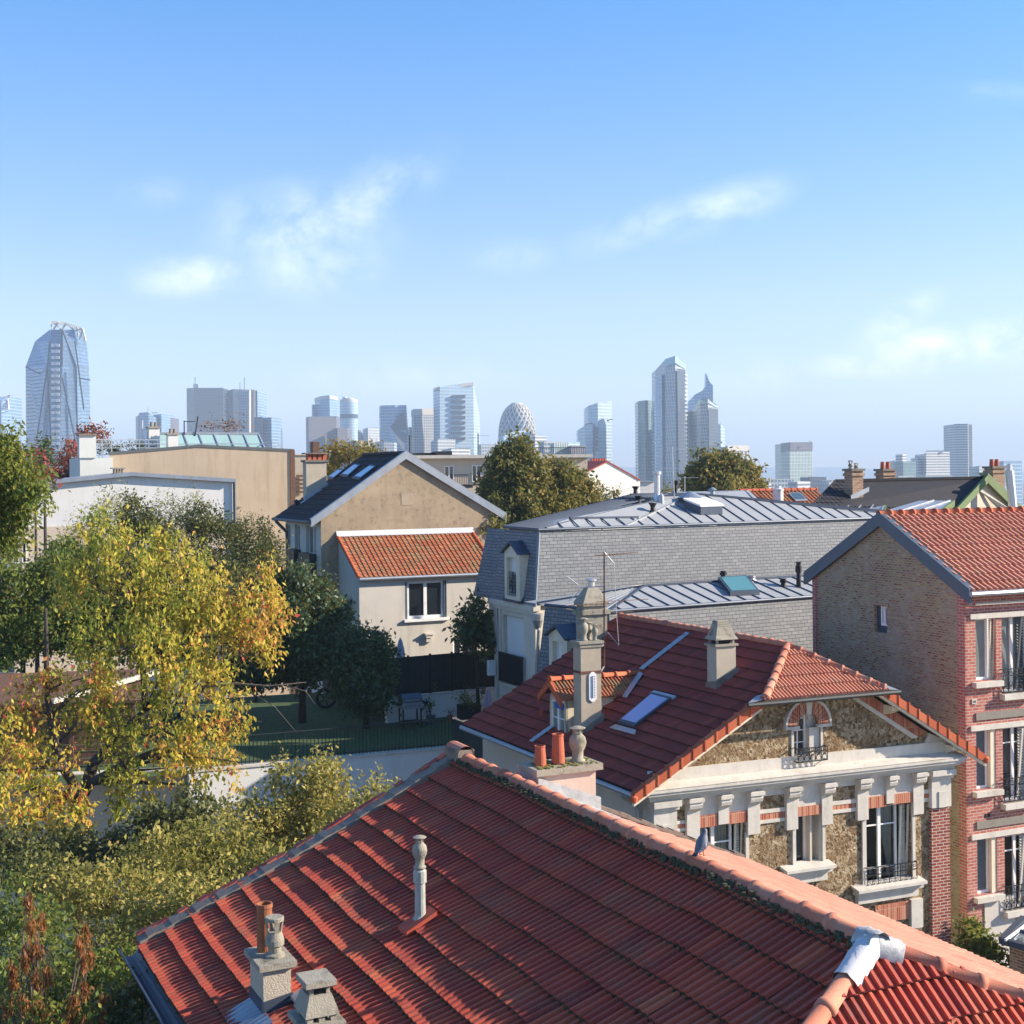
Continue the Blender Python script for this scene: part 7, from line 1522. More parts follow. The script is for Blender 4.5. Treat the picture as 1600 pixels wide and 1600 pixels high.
    # bush at the foot of the brick house
    tree('round_bush', 'leafy bush in the dark gap at the foot of the red brick house', 'shrub', gpt(1532, 34), P(1532, 1480, 34), [B(1525, 1480, 34, 30, 26), B(1548, 1500, 33.6, 28, 26), B(1512, 1455, 34.5, 18, 16)], LEAF['green'], dens=150, per=30, sigma=.12, size=.13, trunk_r=.06, seed=81, limbs=10, tintf=n(.25))
    g = np.random.default_rng(3)
    # tufts on the lawn
trees()
# ================================================================ the distant business district and plain
def _w(f):
    def g(*a, **k):
        k.setdefault('metal', .2); return f(*a, **k)
    return g
curtain_wall = _w(curtain_wall)
GL_ = dict(
 hekla=curtain_wall('tower_faceted_glass', (.15, .26, .40), (.06, .08, .11), 3.6, 2.6, .14, .24, .12, .5, diag=.35, dark=(.05, .08, .11)),
 pale=curtain_wall('tower_pale_glass', (.26, .40, .48), (.42, .50, .56), 3.6, 1.8, .18, .3, .15, .35),
 bluegl=curtain_wall('tower_blue_glass', (.12, .24, .38), (.26, .36, .46), 3.6, 2.4, .2, .28, .1, .5),
 darkgl=curtain_wall('tower_dark_glass', (.04, .055, .085), (.07, .085, .11), 3.4, 1.6, .3, .2, .12, .4, metal=0.0, spec=.35),
 greengl=curtain_wall('tower_green_glass', (.10, .19, .18), (.16, .22, .23), 3.6, 3.4, .18, .22, .12, .5, metal=0.0, spec=.35),
 greypan=curtain_wall('tower_grey_panel', (.07, .07, .09), (.15, .14, .155), 3.4, 2.6, .42, .16, .3, .4, metal=0.0, spec=.35),
 mullion=curtain_wall('tower_mullions', (.13, .21, .21), (.40, .45, .43), 3.8, 2.4, .34, .12, .25, .4),
 concrete=curtain_wall('tower_concrete_grid', (.08, .12, .16), (.44, .45, .44), 3.3, 3.0, .42, .38, .3, .4),
 slab=curtain_wall('tower_white_slab', (.09, .12, .15), (.55, .55, .53), 3.1, 40.0, .01, .56, .4, .5),
 diamond=curtain_wall('tower_diamond_glass', (.16, .22, .27), (.42, .44, .43), 3.6, 2.8, .30, .22, .2, .55, diag=.12),
 stripes=curtain_wall('tower_stripes', (.07, .07, .08), (.52, .51, .50), 60, 5.2, .5, .01, .4, .1),
 lowrise=curtain_wall('lowrise_bands', (.10, .15, .19), (.42, .44, .45), 3.4, 3.0, .3, .5, .35, .5),
)
ZB = -62.0
def hulk(chain, depth, m=None, z0=ZB, back=None):
    """solid from its visible top edge [(px, py, Y)], closed behind"""
    m = m or MB(); t = [P(*c) for c in chain]; b = [Vec((p.x, p.y+depth, p.z)) for p in (t[-1], t[0])] if back is None else [P(*c) for c in back]
    ring = t+b; n = len(ring); lo = [Vec((p.x, p.y, z0)) for p in ring]
    for i in range(n): j = (i+1) % n; m.poly(lo[i], lo[j], ring[j], ring[i])
    c = sum(ring, Vec())/n
    for i in range(n): m.poly(ring[i], ring[(i+1) % n], c)
    return m
def tower(name, label, cat, chain, mat, depth=35, group=None, extra=None, cap=None):
    p = sum((P(*c) for c in chain), Vec())/len(chain); root = thing(name, label, cat, Vec((p.x, p.y, ZB)), group)
    hulk(chain, depth).build('body', GL_.get(mat) or MT[mat], root, recalc=False)
    if cap:                                    # roof edge band of another material
        cm, h = cap; m = MB(); pts = [P(*c) for c in chain]
        for a, b in zip(pts[:-1], pts[1:]): n = Vec(((b-a).y, -(b-a).x, 0)).normalized()*.6; m.prism([a+n-Vec((0, 0, h)), b+n-Vec((0, 0, h)), b+n+Vec((0, 0, .6)), a+n+Vec((0, 0, .6))], -n*1.5)
        m.build('roof_band', GL_.get(cm) or MT[cm], root)
    if extra: extra(root)
    return root
def poly_panel(pts, Y, thick, name, mat, root, yo=None):
    q = [P(x, y, (yo[i] if yo else Y)) for i, (x, y) in enumerate(pts)]; m = MB(); m.prism(q, (0, thick, 0)); return m.build(name, GL_.get(mat) or MT[mat], root)
def mast(x, y0, y1, Y, root, w=1.2): m = MB(); m.bar(P(x, y1, Y), P(x, y0, Y), w); m.build('mast', MT['alu'], root)

def city():
    D = 'towers of the business district'
    # faceted glass tower
    Y = 1350; root = thing('faceted_tower', 'tall faceted glass tower with a pale open crown at the far left', 'tower', Vec((P(91, 740, Y).x, Y, ZB)), D)
    lv = [(800, ((42, 10), (66, -22), (92, -28), (118, -20), (142, 8))), (686, ((41, 10), (66, -22), (93, -28), (120, -20), (142, 8))), (573, ((40, 10), (74, -24), (97, -26), (119, -18), (139, 8))), (533, ((55, 8), (78, -20), (97, -22), (117, -14), (135, 8))), (515, ((78, 6), (80, -12), (97, -16), (116, -10), (130, 6)))]
    front = [[P(x, y, Y+d) for x, d in row] for y, row in lv]
    back = [[P(row[-1][0]-6, y, Y+45), P(row[0][0]+6, y, Y+45)] for y, row in lv]
    m = MB(); n = 7; rings = [f+b for f, b in zip(front, back)]
    rings[0] = [Vec((p.x, p.y, ZB)) for p in rings[0]]
    for a, b in zip(rings[:-1], rings[1:]):
        for i in range(n):
            j = (i+1) % n
            if (i % 2): m.poly(a[i], a[j], b[j]); m.poly(a[i], b[j], b[i])
            else: m.poly(a[i], a[j], b[i]); m.poly(a[j], b[j], b[i])
    m.poly(*rings[-1]); m.build('body', GL_['hekla'], root, recalc=False)
    m = MB()
    for (x0, y0, x1, y1, Yo) in ((74, 573, 57, 690, -26), (74, 573, 83, 760, -27), (97, 515, 119, 573, -24), (97, 573, 97, 515, -27), (119, 573, 121, 690, -22), (78, 533, 74, 573, -24), (97, 590, 118, 690, -30), (40, 573, 74, 590, -12), (119, 590, 141, 594, -10), (117, 533, 131, 640, -17)):
        m.bar(P(x0, y0, Y+Yo-2), P(x1, y1, Y+Yo-2), 1.1)
    m.build('facet_ribs', MT['iron'], root)
    m = MB()
    for k in range(23):
        y = 537+k*9.6; 
        for xx in (80, 86.5): m.prism([P(xx, y+4.6, Y-29), P(xx+5.5, y+4.6, Y-29.5), P(xx+5.5, y, Y-29.5), P(xx, y, Y-29)], (0, 2.5, 0))
    m.build('loggias', MT['alu'], root)
    m = MB()
    for (a, b) in (((80.5, 514), (80.5, 502)), ((80.5, 502), (103, 505)), ((103, 505), (129, 513)), ((129, 513), (134, 533)), ((80.5, 502), (97, 516)), ((103, 505), (97, 516)), ((129, 513), (116, 517)), ((103, 505), (116, 516)), ((82, 505), (103, 508)), ((103, 508), (129, 516)), ((92, 503), (84, 514)), ((120, 510), (122, 525)), ((129, 513), (125, 530))):
        m.bar(P(*a, Y-14), P(*b, Y-10), 1.3)
    m.build('crown_lattice', MT['white_stone'], root)
    Yt = 1500; r = tower('lattice_tower', 'pale lattice topped glass tower cut by the left edge', 'tower', [(-12, 618, Yt), (2, 626, Yt-15), (16, 620, Yt)], 'bluegl', group=D)
    m = MB()
    for k in range(5): m.bar(P(2+k*3, 640, Yt-18), P(16-k, 617, Yt-16), .8); m.bar(P(0, 622+k*6, Yt-18), P(16, 618+k*6, Yt-16), .8)
    m.build('crown_lattice', MT['alu'], r)
    def add(name, label, chain, mat, **k): return tower(name, label, 'tower', chain, mat, group=D, **k)
    # group at 212-270
    Y = 1900; add('glass_block', 'low grey blue glass block, leftmost of its cluster behind the roof terrace', [(212, 651, Y), (216, 649, Y-20), (236, 650, Y)], 'darkgl')
    add('glass_block', 'blue glass block rising in the middle of the cluster behind the terrace', [(217, 645, Y-45), (232, 644, Y-50), (240, 652, Y-45)], 'bluegl', extra=lambda r: mast(231, 637, 645, Y-45, r, .8))
    add('glass_block', 'wide pale blue glass block with roof crane at right of the cluster', [(239, 648, Y-10), (252, 647, Y-30), (262, 648, Y-10)], 'bluegl', extra=lambda r: (MB().bar(P(237, 645.5, Y-30), P(246, 644.5, Y-30), 1.3).build('roof_crane', MT['alu'], r)))
    add('glass_block', 'narrow grey block at the right end of the terrace cluster', [(256, 653, Y+10), (262, 651.5, Y), (270, 653, Y+10)], 'greypan')
    # dark tower with mast
    Y = 1700; add('office_tower', 'dark grey slab tower with a light blue side and roof mast', [(291.5, 606.5, Y+30), (303.5, 606, Y), (348, 606, Y+15)], 'darkgl', extra=lambda r: (mast(305, 589, 606, Y+25, r), MB().prism([P(302, 606, Y+20), P(310, 606, Y+20), P(310, 600, Y+20), P(302, 600, Y+20)], (0, 6, 0)).build('roof_plant', MT['alu'], r)))
    # white-fronted tower
    Y = 1750
    def ex(r):
        poly_panel([(364, 608), (390, 609), (390, 700), (364, 700)], Y-14, 8, 'white_fin', 'white_stone', r); poly_panel([(374, 617), (389, 617), (389, 700), (374, 700)], Y-17, 2, 'window_strip', 'lowrise', r); poly_panel([(371, 611), (389, 612), (389, 617), (371, 617)], Y-18, 2, 'roof_band', 'mullion', r)
        mast(382, 590, 609, Y, r); mast(375, 598, 609, Y, r, .9)
    add('office_tower', 'tower with bright white central front and two thin masts', [(354, 611, Y+10), (364, 608, Y-5), (397, 609, Y+5)], 'greypan', extra=ex)
    add('office_tower', 'pale blue tower strip directly right of the white fronted tower', [(396, 611, Y+20), (402, 610, Y+15), (408.5, 611, Y+25)], 'bluegl'); add('office_tower', 'thin pale slab visible left of the white fronted tower', [(349, 629, Y+60), (352, 628, Y+50), (355, 629, Y+60)], 'pale')
    Y = 1600; add('glass_block', 'low dark block with a blue half right of the white fronted tower', [(397, 652, Y), (410, 651, Y-10), (411, 652, Y)], 'darkgl'); add('glass_block', 'low pale blue block at the end of the terrace', [(410.5, 653, Y+5), (424, 652, Y-5), (433, 653, Y+8)], 'bluegl')
    # 478-560 cluster
    Y = 1650; add('office_tower', 'broad dark brown grey office block below the glassy tower', [(478, 652, Y), (482, 651, Y-12), (525.5, 650, Y+12)], 'greypan'); add('office_tower', 'lower dark brown wing right of the broad dark block', [(525, 669, Y+10), (527, 668.5, Y+4), (543, 668, Y+14)], 'greypan')
    Y = 1900; add('glass_tower', 'glassy tower with pale balconies and stepped left side', [(487, 633, Y), (488, 632, Y-6), (495, 632, Y)], 'pale'); add('glass_tower', 'glassy blue tower with rounded bright top behind the dark block', [(492, 623, Y+8), (500, 620, Y-14), (515, 618, Y-18), (527, 621, Y+4)], 'bluegl', cap=('white_stone', 4))
    Y = 1850; r = thing('round_tower', 'round pale green glass tower with a banded drum', 'tower', Vec((P(545, 740, Y).x, Y, ZB)), D); c = P(545, 628, Y); R_ = 14*Y/FL; h = c.z-ZB; base = Vec((c.x, c.y, ZB))
    MB().lathe(base, [(R_, 0), (R_, h)], 28).build('body', GL_['pale'], r, smooth=False); MB().lathe(base+Vec((0, 0, h)), [(R_*.98, 0), (R_*.98, 3), (R_*.6, 3), (R_*.6, 5)], 28).build('roof_drum', MT['white_stone'], r); MB().lathe(base+Vec((-R_*.45, 0, h)), [(R_*.3, 0), (R_*.3, 7)], 12).build('roof_plant', MT['alu'], r)
    m = MB(); m.lathe(base+Vec((0, 0, h*.86)), [(R_*1.01, 0), (R_*1.01, h*.035)], 28); m.build('window_band', GL_['darkgl'], r)
    Y = 1700; add('low_block', 'low beige striped block behind the yellow tree', [(546, 689, Y), (552, 688, Y-10), (583, 689, Y+5)], 'stripes'); add('wedge_tower', 'thin dark wedge rising beside the round tower', [(559, 671, Y+90), (566, 683, Y+80), (569, 685, Y+90)], 'greypan'); add('low_block', 'low pale block with banded floors left of the folded glass tower', [(567, 671, Y+80), (575, 668, Y+60), (592, 668, Y+80)], 'lowrise')
    # folded glass tower
    Y = 1600
    def ex2(r):
        m = MB(); a, b, c, d = P(610, 667, Y-3), P(632, 642, Y+2), P(638, 678, Y+12), P(631, 706, Y-18); q = Vec((0, -6, 0))
        m.poly(a+q, b+q, c+q); m.poly(a+q, c+q, d+q); m.poly(a+q, d+q, P(610, 667, Y-3)); m.build('folded_facet', GL_['darkgl'], r, recalc=False); m = MB(); m.poly(P(609.5, 667, Y-10), P(631, 706, Y-24), P(609, 708, Y-12)); m.build('folded_facet', GL_['bluegl'], r, recalc=False)
        m = MB(); m.bar(P(610, 667, Y-11), P(632, 642, Y-6), .5); m.bar(P(610, 667, Y-11), P(632, 706, Y-25), .5); m.build('facet_ribs', MT['grey'], r)
    add('folded_tower', 'folded glass tower with a dark blue triangular facet', [(592.5, 635, Y+20), (595, 633.5, Y-2), (617, 633, Y-4), (635, 633, Y+4), (638, 678, Y+14)], 'bluegl', extra=ex2)
    add('low_block', 'low white banded block at the foot of the folded tower', [(585, 691, Y-60), (600, 690, Y-64), (616, 691, Y-60)], 'lowrise')
    Y = 1650; add('concrete_tower', 'concrete grid tower with a plain top left of the slanted tower', [(643, 642, Y+10), (647, 640, Y), (677, 639, Y+14)], 'concrete', cap=('white_stone', 7)); add('low_block', 'pale sliver block between folded and concrete towers', [(637, 668, Y+30), (640, 667, Y+20), (644, 668, Y+30)], 'lowrise')
    # slanted-top tower
    Y = 1600
    def ex3(r):
        m = MB()
        for k in range(9): y = 617+k*8.2; m.prism([P(707, y+4.5, Y-7), P(727, y+4.2, Y-2), P(727, y, Y-2), P(707, y+.3, Y-7)], (0, 6, 0))
        m.build('window_bays', GL_['darkgl'], r); m = MB(); m.prism([P(677, 612, Y-9), P(740, 602, Y+6), P(740, 597, Y+6), P(677, 605.5, Y-9)], (0, 5, 0)); m.build('parapet', MT['white_stone'], r)
    add('slanted_tower', 'broad pale glass tower with slanting top and folded right edge', [(677, 606, Y+20), (687, 604, Y-10), (739.5, 597.5, Y+8), (748.5, 645, Y+25)], 'pale', extra=ex3)
    add('low_block', 'small bright white stepped block under the slanted tower', [(673, 690, Y-150), (684, 686, Y-156), (710, 686, Y-140)], 'lowrise'); add('low_block', 'lowest white block at the foot of the slanted tower', [(690, 703, Y-300), (705, 700, Y-305), (733, 700, Y-290)], 'slab')
    # lattice dome
    Y = 1500; r = thing('lattice_dome', 'egg shaped white lattice dome tower with a pale box below', 'tower', Vec((P(808, 740, Y).x, Y, ZB)), D); c = P(808, 695, Y); k = Y/FL; H = (695-630)*k; R_ = 28.5*k
    pr = lambda u: R_*(max(0.0, 1-(max(0, u-.12)/.9)**2.5))**.5 if u > .12 else R_*(.97+.25*u)
    m = MB(); N = 20; L = 9
    for sgn in (1, -1):
        for i in range(N):
            pts = [c+Vec((pr(j/L)*math.cos(2*math.pi*(i+sgn*j*.55)/N), pr(j/L)*math.sin(2*math.pi*(i+sgn*j*.55)/N), H*min(1, j/L)*1.0)) for j in range(L+1)]; m.tube(pts, .75, 4)
    m.build('lattice', MT['white_stone'], r, recalc=False); m = MB(); m.lathe(Vec((c.x, c.y, ZB)), [(R_*.9, 0), (R_*.9, c.z-ZB)]+[(pr(j/L)*.9, c.z-ZB+H*.96*j/L) for j in range(1, L+1)], 24); m.build('body', GL_['bluegl'], r, smooth=False)
    hulk([(782, 681, Y-60), (787, 678, Y-64), (823, 671, Y-50)], 12).build('glass_box', GL_['pale'], r, recalc=False)
    # low office rows
    for i, (x0, xm, x1, y, Y, mt, lab) in enumerate(((832, 836, 854, 681, 1300, 'slab', 'pale box building immediately right of the lattice dome'), (842, 850, 888, 690, 1100, 'lowrise', 'wide pale banded building right of the dome'), (860, 866, 889, 692, 1050, 'mullion', 'grey building with tall windows behind the rounded tree'), (889, 892, 916, 696, 1050, 'greypan', 'mauve flat topped building left of the stepped tower'), (748, 752, 782, 694, 1400, 'lowrise', 'low pale banded building between slanted tower and dome'), (880, 884, 906, 690, 1250, 'pale', 'faint low glass building behind the mauve one'))):
        tower('low_building', lab, 'building', [(x0, y+1, Y), (xm, y, Y-10), (x1, y+.5, Y)], mt, 20, 'low office buildings around the dome')
    # stepped pale tower
    Y = 1550
    def ex4(r):
        m = MB()
        for k in range(6): y = 667+k*6.6; m.prism([P(927, y+5, Y-22), P(935, y+5, Y-21), P(935, y, Y-21), P(927, y, Y-22)], (0, 3, 0))
        m.build('window_bays', GL_['darkgl'], r); m = MB(); m.bar(P(914, 663, Y-16), P(957, 655, Y-6), 1); m.build('ledge', MT['iron'], r)
    add('stepped_tower', 'pale glass tower with curved slanting top and lower left shoulder', [(914.5, 638, Y+8), (919, 634, Y-10), (934, 629.5, Y-20), (955.5, 627, Y-2)], 'pale', extra=ex4); add('stepped_tower', 'lower shoulder wing on the left of the curved pale tower', [(903, 672, Y+6), (914, 665, Y-14), (926, 662, Y-18)], 'pale')
    # dark green, twin diamonds, spire
    Y = 1500; add('glass_tower', 'dark green glass tower left of the tallest tower', [(996.5, 627, Y+4), (1008, 625.5, Y-10), (1026, 626, Y+8)], 'greengl')
    Y = 1450
    def ex5(r):
        m = MB(); m.prism([P(1039, 561, Y-20), P(1055, 556, Y-26), P(1071.5, 570, Y-6), P(1070.5, 577, Y-7), P(1055, 567, Y-27), P(1040, 573, Y-21)], (0, 4, 0)); m.build('crown', MT['teal_glass'], r)
        m = MB(); m.poly(P(1058, 576, Y-27.5), P(1071, 578, Y-11), P(1073, 760, Y-11), P(1061, 760, Y-26.5)); m.build('side_facet', GL_['darkgl'], r, recalc=False)
        m = MB()
        for k in range(26): y = 585+k*6.3; m.prism([P(1070, y+1.2, Y-14), P(1074.5, y+1.2, Y-5), P(1074.5, y, Y-5), P(1070, y, Y-14)], (0, 2, 0))
        m.build('balconies', MT['white'], r)
    add('diamond_tower', 'tallest tower with pointed chamfered crown and diamond patterned facade', [(1023.5, 579, Y+10), (1039, 562, Y-18), (1055, 556.5, Y-24), (1072, 570, Y-4)], 'diamond', extra=ex5); add('diamond_tower', 'pale glass left flank strip of the tallest tower', [(1022.5, 640, Y+2), (1024, 600, Y-4), (1034, 584, Y-18.5)], 'bluegl')
    Y = 1470
    def ex6(r):
        m = MB(); m.poly(P(1107, 637, Y-27), P(1122, 640, Y-9), P(1123.5, 760, Y-9), P(1109, 760, Y-27)); m.build('side_facet', GL_['darkgl'], r, recalc=False); m = MB(); m.prism([P(1086, 634, Y-15), P(1094, 624, Y-20), P(1106, 621, Y-25), P(1121, 634, Y-6), P(1121, 638, Y-6), P(1106, 629, Y-26), P(1094, 632, Y-21)], (0, 3, 0)); m.build('crown', MT['teal_glass'], r)
    add('diamond_tower', 'lower twin of the tallest tower with diamond patterned facade', [(1084, 640, Y+10), (1094, 625, Y-18), (1106, 621.5, Y-23), (1122, 635, Y-4)], 'diamond', extra=ex6); add('glass_tower', 'dark stacked block between the tall tower and its lower twin', [(1073, 644, Y+20), (1076, 642, Y+14), (1087, 642, Y+20)], 'darkgl')
    Y = 1650; add('spire_tower', 'blue glass tower with sweeping curved roof and thin spire', [(1075.5, 628, Y+14), (1085, 617, Y), (1100, 609, Y-4), (1114, 602, Y+10)], 'bluegl', extra=lambda r: poly_panel([(1100, 640), (1100, 609), (1103.2, 603), (1103.8, 583), (1106, 590), (1109, 597), (1114, 602.5), (1114, 640)], Y-9, 14, 'spire', 'bluegl', r))
    add('glass_tower', 'narrow pale green curved tower right of the lower twin', [(1123, 663, Y-100), (1126, 661, Y-105), (1132.5, 671, Y-95)], 'pale')
    # right part
    Y = 1350; add('striped_block', 'white block with dark vertical stripes beside the lower twin', [(1134, 698, Y), (1136, 697, Y-6), (1170, 697, Y+10)], 'stripes', cap=('white_stone', 5))
    Y = 1500; add('mullion_block', 'isolated greenish block with vertical mullions and dark top band', [(1220.5, 693.5, Y+12), (1234, 692, Y-8), (1269, 691.5, Y+14)], 'mullion', cap=('greypan', 9), extra=lambda r: mast(1266, 689, 692, Y, r, 1.5))
    Y = 1700; add('white_slab', 'tall white slab tower at the far right', [(1488, 663.5, Y+10), (1492, 662.5, Y), (1512, 662, Y-2), (1520, 663, Y+14)], 'slab', extra=lambda r: poly_panel([(1513, 664), (1519, 664), (1520, 745), (1514, 745)], Y+0, 8, 'end_wall', 'white_stone', r))
    add('balcony_block', 'broad white apartment block with stacked balconies left of the white slab', [(1443, 710, Y-100), (1447, 707, Y-110), (1484, 706, Y-90)], 'slab', extra=lambda r: poly_panel([(1450, 706), (1478, 705.5), (1478, 703.5), (1450, 704)], Y-100, 8, 'roof_plant', 'white_stone', r))
    r_ = [('green glass block with white banding and a white core', [(1397, 722, 1500), (1411, 721, 1488), (1431, 721, 1500)], 'greengl'), ('white core block above the banded green glass block', [(1407, 710, 1530), (1410, 709, 1524), (1416, 709, 1530)], 'slab'), ('small white block right of the banded green glass block', [(1431, 716, 1600), (1434, 715, 1594), (1439, 716, 1600)], 'slab'), ('pale stepped block left of the white core', [(1393, 721, 1620), (1398, 719, 1612), (1408, 719, 1620)], 'lowrise'), ('blue glass block at the right edge', [(1562, 721, 1300), (1568, 720, 1290), (1597, 720, 1305)], 'bluegl'), ('dark low block beside the right chimney', [(1524, 729, 1400), (1530, 728, 1390), (1546, 729, 1400)], 'lowrise'), ('tiny pale block between white slab and right chimney', [(1521, 740, 1900), (1523, 739, 1890), (1531, 740, 1900)], 'slab')]
    for lab, ch, mt in r_: tower('low_building', lab, 'building', ch, mt, 20, 'small blocks at the right of the skyline')
    for (x0, xm, x1, y, Y, mt, lab) in ((1190, 1196, 1240, 748, 1050, 'lowrise', 'long low banded building before the mullioned block'), (1242, 1246, 1266, 752, 980, 'slab', 'pale low block at the foot of the mullioned block'), (1261, 1265, 1291, 745, 1060, 'darkgl', 'dark glass low building right of the mullioned block'), (1180, 1186, 1205, 755, 900, 'slab', 'low pale building right of the round tree'), (1291, 1295, 1330, 750, 1000, 'lowrise', 'long pale low building behind the brick chimney'), (1398, 1404, 1432, 744, 1200, 'slab', 'low cream building under the banded green block'), (1225, 1230, 1272, 762, 820, 'slab', 'long white flat roof behind the orange tiled house'), (1442, 1446, 1488, 742, 1300, 'lowrise', 'low pale row under the balcony block')):
        tower('low_building', lab, 'building', [(x0, y+1, Y), (xm, y, Y-8), (x1, y+.4, Y)], mt, 25, 'low buildings on the plain')
    # the far plain: small houses and blocks fading out
    rr = random.Random(5); wm = [MT['whitewall'], MT['beige'], MT['cream'], MT['tan'], MT['brick_tan']]
    k = 0
    for i in range(150):
        px = rr.uniform(1125, 1600) if i < 110 else rr.uniform(-10, 1125); Y = rr.uniform(1300, 5200)
        c = P(px, 740, Y); wd = rr.uniform(10, 42)*(1+Y/6000); h = rr.uniform(6, 17)*(1+.5*(rr.random() < .12)); a = rr.uniform(0, 1.2)
        ax = Vec((math.cos(a), math.sin(a), 0)); ay = Vec((-math.sin(a), math.cos(a), 0)); m = MB(); z0 = -60-.0; m.box(Vec((c.x, c.y, z0)), ax*wd/2, ay*rr.uniform(5, 9), h+ (Y-1300)/3900*9)
        zt = z0+h+(Y-1300)/3900*9
        o = m.build('far_building', wm[rr.randrange(5)] if rr.random() < .75 else GL_['lowrise']); tag(o, 'small pale building on the hazy plain below the horizon', 'building', 'small buildings on the hazy plain')
    # wooded rise at the horizon
    m = MB(); xs = np.linspace(-6000, 6000, 90); Y0 = 7800
    top = [Vec((x, Y0+600, 4+26*math.sin(x*.0011+.8)+10*math.sin(x*.004)+4*math.sin(x*.013))) for x in xs]; bot = [Vec((x, Y0, -70)) for x in xs]; bk = [Vec((x, Y0+1100, -70)) for x in xs]; n = len(xs)
    m.add(bot+top+bk, [(i, i+1, n+i+1, n+i) for i in range(n-1)]+[(n+i, n+i+1, 2*n+i+1, 2*n+i) for i in range(n-1)]); m.build('hills', plain('far_woods', (.06, .075, .05), .95, var=.4, scale=.01), kind='structure', smooth=True)
    tf = finish  # canopy belts between the plain's buildings
    g = np.random.default_rng(4); N = 2600; x = g.uniform(-1, 1, N); Yv = g.uniform(500, 4200, N); X = x*Yv*.42; c = np.stack([X, Yv, np.full(N, -57.0)+g.uniform(-3, 3, N)], 1)
    o = leaf_cloud('woodland', c, 3.5, 26, 2.6, LEAF['mid'], None, .1, 6); tag(o, 'hazy belts of trees between the far buildings', 'woodland', kind='stuff')
city()
# ================================================================ camera, light, sky, air
cam = bpy.data.cameras.new('camera'); co = bpy.data.objects.new('camera', cam); COL.objects.link(co)
cam.sensor_width = 36; cam.sensor_fit = 'HORIZONTAL'; cam.lens = 36*FL/1600; cam.shift_y = -(800-HY)/1600
cam.clip_start = .3; cam.clip_end = 40000
co.location = (0, 0, 0); co.rotation_euler = (math.pi/2, ROLL, 0); scene.camera = co
ELEV, AZ = rad(25.3), rad(87.5)           # sun: low and from the right (azimuth clockwise from the view direction)
sd = Vec((math.cos(ELEV)*math.sin(AZ), math.cos(ELEV)*math.cos(AZ), math.sin(ELEV)))
sun = bpy.data.lights.new('sun', 'SUN'); so = bpy.data.objects.new('sun', sun); COL.objects.link(so)
sun.energy = 5.0; sun.angle = rad(.53); sun.color = (1.0, .86, .70); so.rotation_euler = sd.to_track_quat('Z', 'Y').to_euler(); so.location = (60, 0, 40)
w = bpy.data.worlds.new('World'); scene.world = w; w.use_nodes = True; nt = w.node_tree; nt.nodes.clear()
sky = nd(nt, 'ShaderNodeTexSky', None, sky_type='NISHITA', sun_disc=False, sun_elevation=ELEV, sun_rotation=AZ, altitude=100, air_density=1.0, dust_density=.3, ozone_density=2.5)
tc = nd(nt, 'ShaderNodeTexCoord'); sp = nd(nt, 'ShaderNodeSeparateXYZ', {0: tc.outputs['Generated']})
ysafe = math_(nt, 'MAXIMUM', sp.outputs[1], .05)
az = math_(nt, 'DIVIDE', sp.outputs[0], ysafe); el = math_(nt, 'DIVIDE', sp.outputs[2], ysafe)
pv = nd(nt, 'ShaderNodeCombineXYZ', {0: az, 1: math_(nt, 'MULTIPLY', el, 1.0)}).outputs[0]
n1 = nd(nt, 'ShaderNodeTexNoise', {'Vector': nd(nt, 'ShaderNodeMapping', {0: pv, 'Scale': (1, 1.35, 1), 'Rotation': (0, 0, -.45)}).outputs[0], 'Scale': 12.0, 'Detail': 10.0, 'Roughness': .66, 'Distortion': .7}).outputs[0]
n2 = nd(nt, 'ShaderNodeTexNoise', {'Vector': nd(nt, 'ShaderNodeMapping', {0: pv, 'Location': (3, 1, 0)}).outputs[0], 'Scale': 34.0, 'Detail': 9.0, 'Roughness': .62}).outputs[0]
tot = None
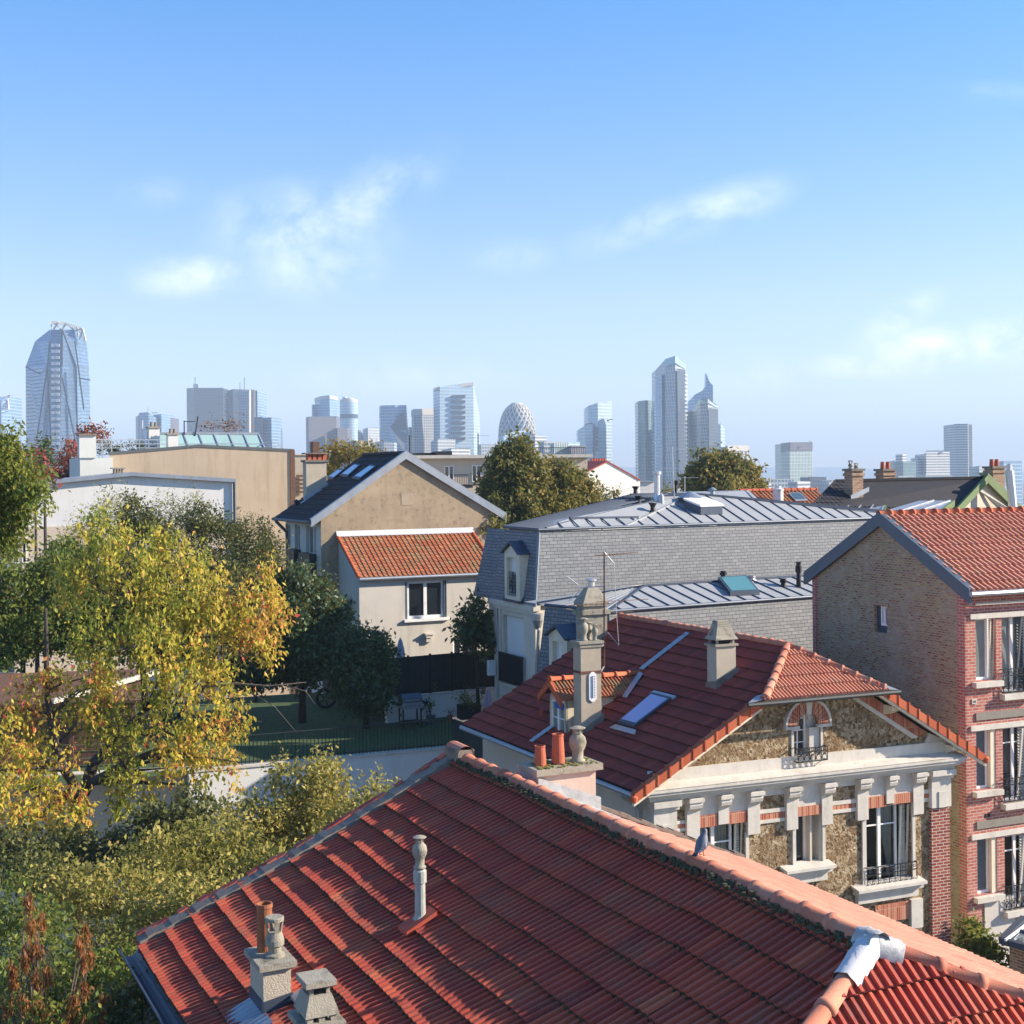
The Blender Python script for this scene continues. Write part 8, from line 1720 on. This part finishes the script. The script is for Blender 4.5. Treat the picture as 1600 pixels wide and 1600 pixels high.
for (px, py, rx, ry, rot, amt) in ((470, 355, 130, 62, 0.0, .5), (560, 320, 130, 45, .55, .5), (490, 410, 95, 50, 0, .5), (300, 432, 85, 30, .05, .6), (1125, 325, 105, 32, .3, .5), (1010, 350, 110, 26, .3, .36), (1440, 550, 80, 34, .12, 1.0), (1400, 505, 75, 26, .55, .5), (1575, 535, 70, 34, .0, 1.0), (1160, 590, 70, 30, 0, .4), (1340, 572, 80, 18, 0, .6), (800, 398, 60, 24, 0, .3), (1560, 145, 90, 18, 0, .12), (620, 590, 160, 30, .0, .28), (250, 300, 60, 24, 0, .2)):
    d = ray(px, py); dx = nd(nt, 'ShaderNodeMapping', {0: pv, 'Location': (-d.x, -d.z, 0)}, vector_type='POINT').outputs[0]
    dx = nd(nt, 'ShaderNodeMapping', {0: dx, 'Rotation': (0, 0, -rot), 'Scale': (1, 1, 1)}).outputs[0]
    dx = nd(nt, 'ShaderNodeMapping', {0: dx, 'Scale': (FL/rx, FL/ry, 0)}).outputs[0]
    ln = nd(nt, 'ShaderNodeVectorMath', {0: dx}, operation='LENGTH').outputs['Value']
    g = nd(nt, 'ShaderNodeMapRange', {0: ln, 1: 0.0, 2: 1.6, 3: amt*.8, 4: 0.0}, interpolation_type='SMOOTHSTEP').outputs[0]
    tot = g if tot is None else math_(nt, 'MAXIMUM', tot, g)
nz = math_(nt, 'ADD', math_(nt, 'MULTIPLY', n1, .58), math_(nt, 'MULTIPLY', n2, .42))
cl = math_(nt, 'MULTIPLY', tot, nd(nt, 'ShaderNodeMapRange', {0: nz, 1: .36, 2: .68}, interpolation_type='SMOOTHSTEP').outputs[0])
front = math_(nt, 'GREATER_THAN', sp.outputs[1], .06)
cl = math_(nt, 'MULTIPLY', cl, front)
# grade of the clear sky with height, deeper blue upwards
elr = math_(nt, 'MULTIPLY', sp.outputs[2], 1.0, clamp=True)
grade = ramp(nt, elr, [(0.0, SKYG[0]), (.12, SKYG[1]), (.33, SKYG[2])])
skyc = mixc(nt, 1.0, sky.outputs[0], grade, 'MULTIPLY')
cloudc = CLOUDC
cc = mixc(nt, cl, skyc, cloudc)
bg = nd(nt, 'ShaderNodeBackground', {'Color': cc, 'Strength': SKYSTR}); out = nd(nt, 'ShaderNodeOutputWorld'); nt.links.new(bg.outputs[0], out.inputs[0])
scene.view_settings.view_transform = 'Standard'; scene.view_settings.look = 'None'; scene.view_settings.exposure = EXPO; scene.view_settings.gamma = 1; scene.view_settings.use_curve_mapping = False
if HAZE > 0:
    m, nt, out = new_mat('haze_air')
    v = nd(nt, 'ShaderNodeVolumePrincipled', {'Color': (.62, .80, 1.0, 1), 'Density': HAZE, 'Anisotropy': .0}); nt.links.new(v.outputs[0], out.inputs[1])
    h = MB().prism([Vec((-7000, -120, -96)), Vec((7000, -120, -96)), Vec((7000, 9000, -96)), Vec((-7000, 9000, -96))], (0, 0, 96+240)).build('haze', m, kind='stuff')
scene.render.engine = 'CYCLES'; cy = scene.cycles
cy.max_bounces = 6; cy.diffuse_bounces = 3; cy.glossy_bounces = 3; cy.transmission_bounces = 4; cy.transparent_max_bounces = 8; cy.volume_bounces = 0
cy.use_denoising = True; cy.sample_clamp_indirect = 6
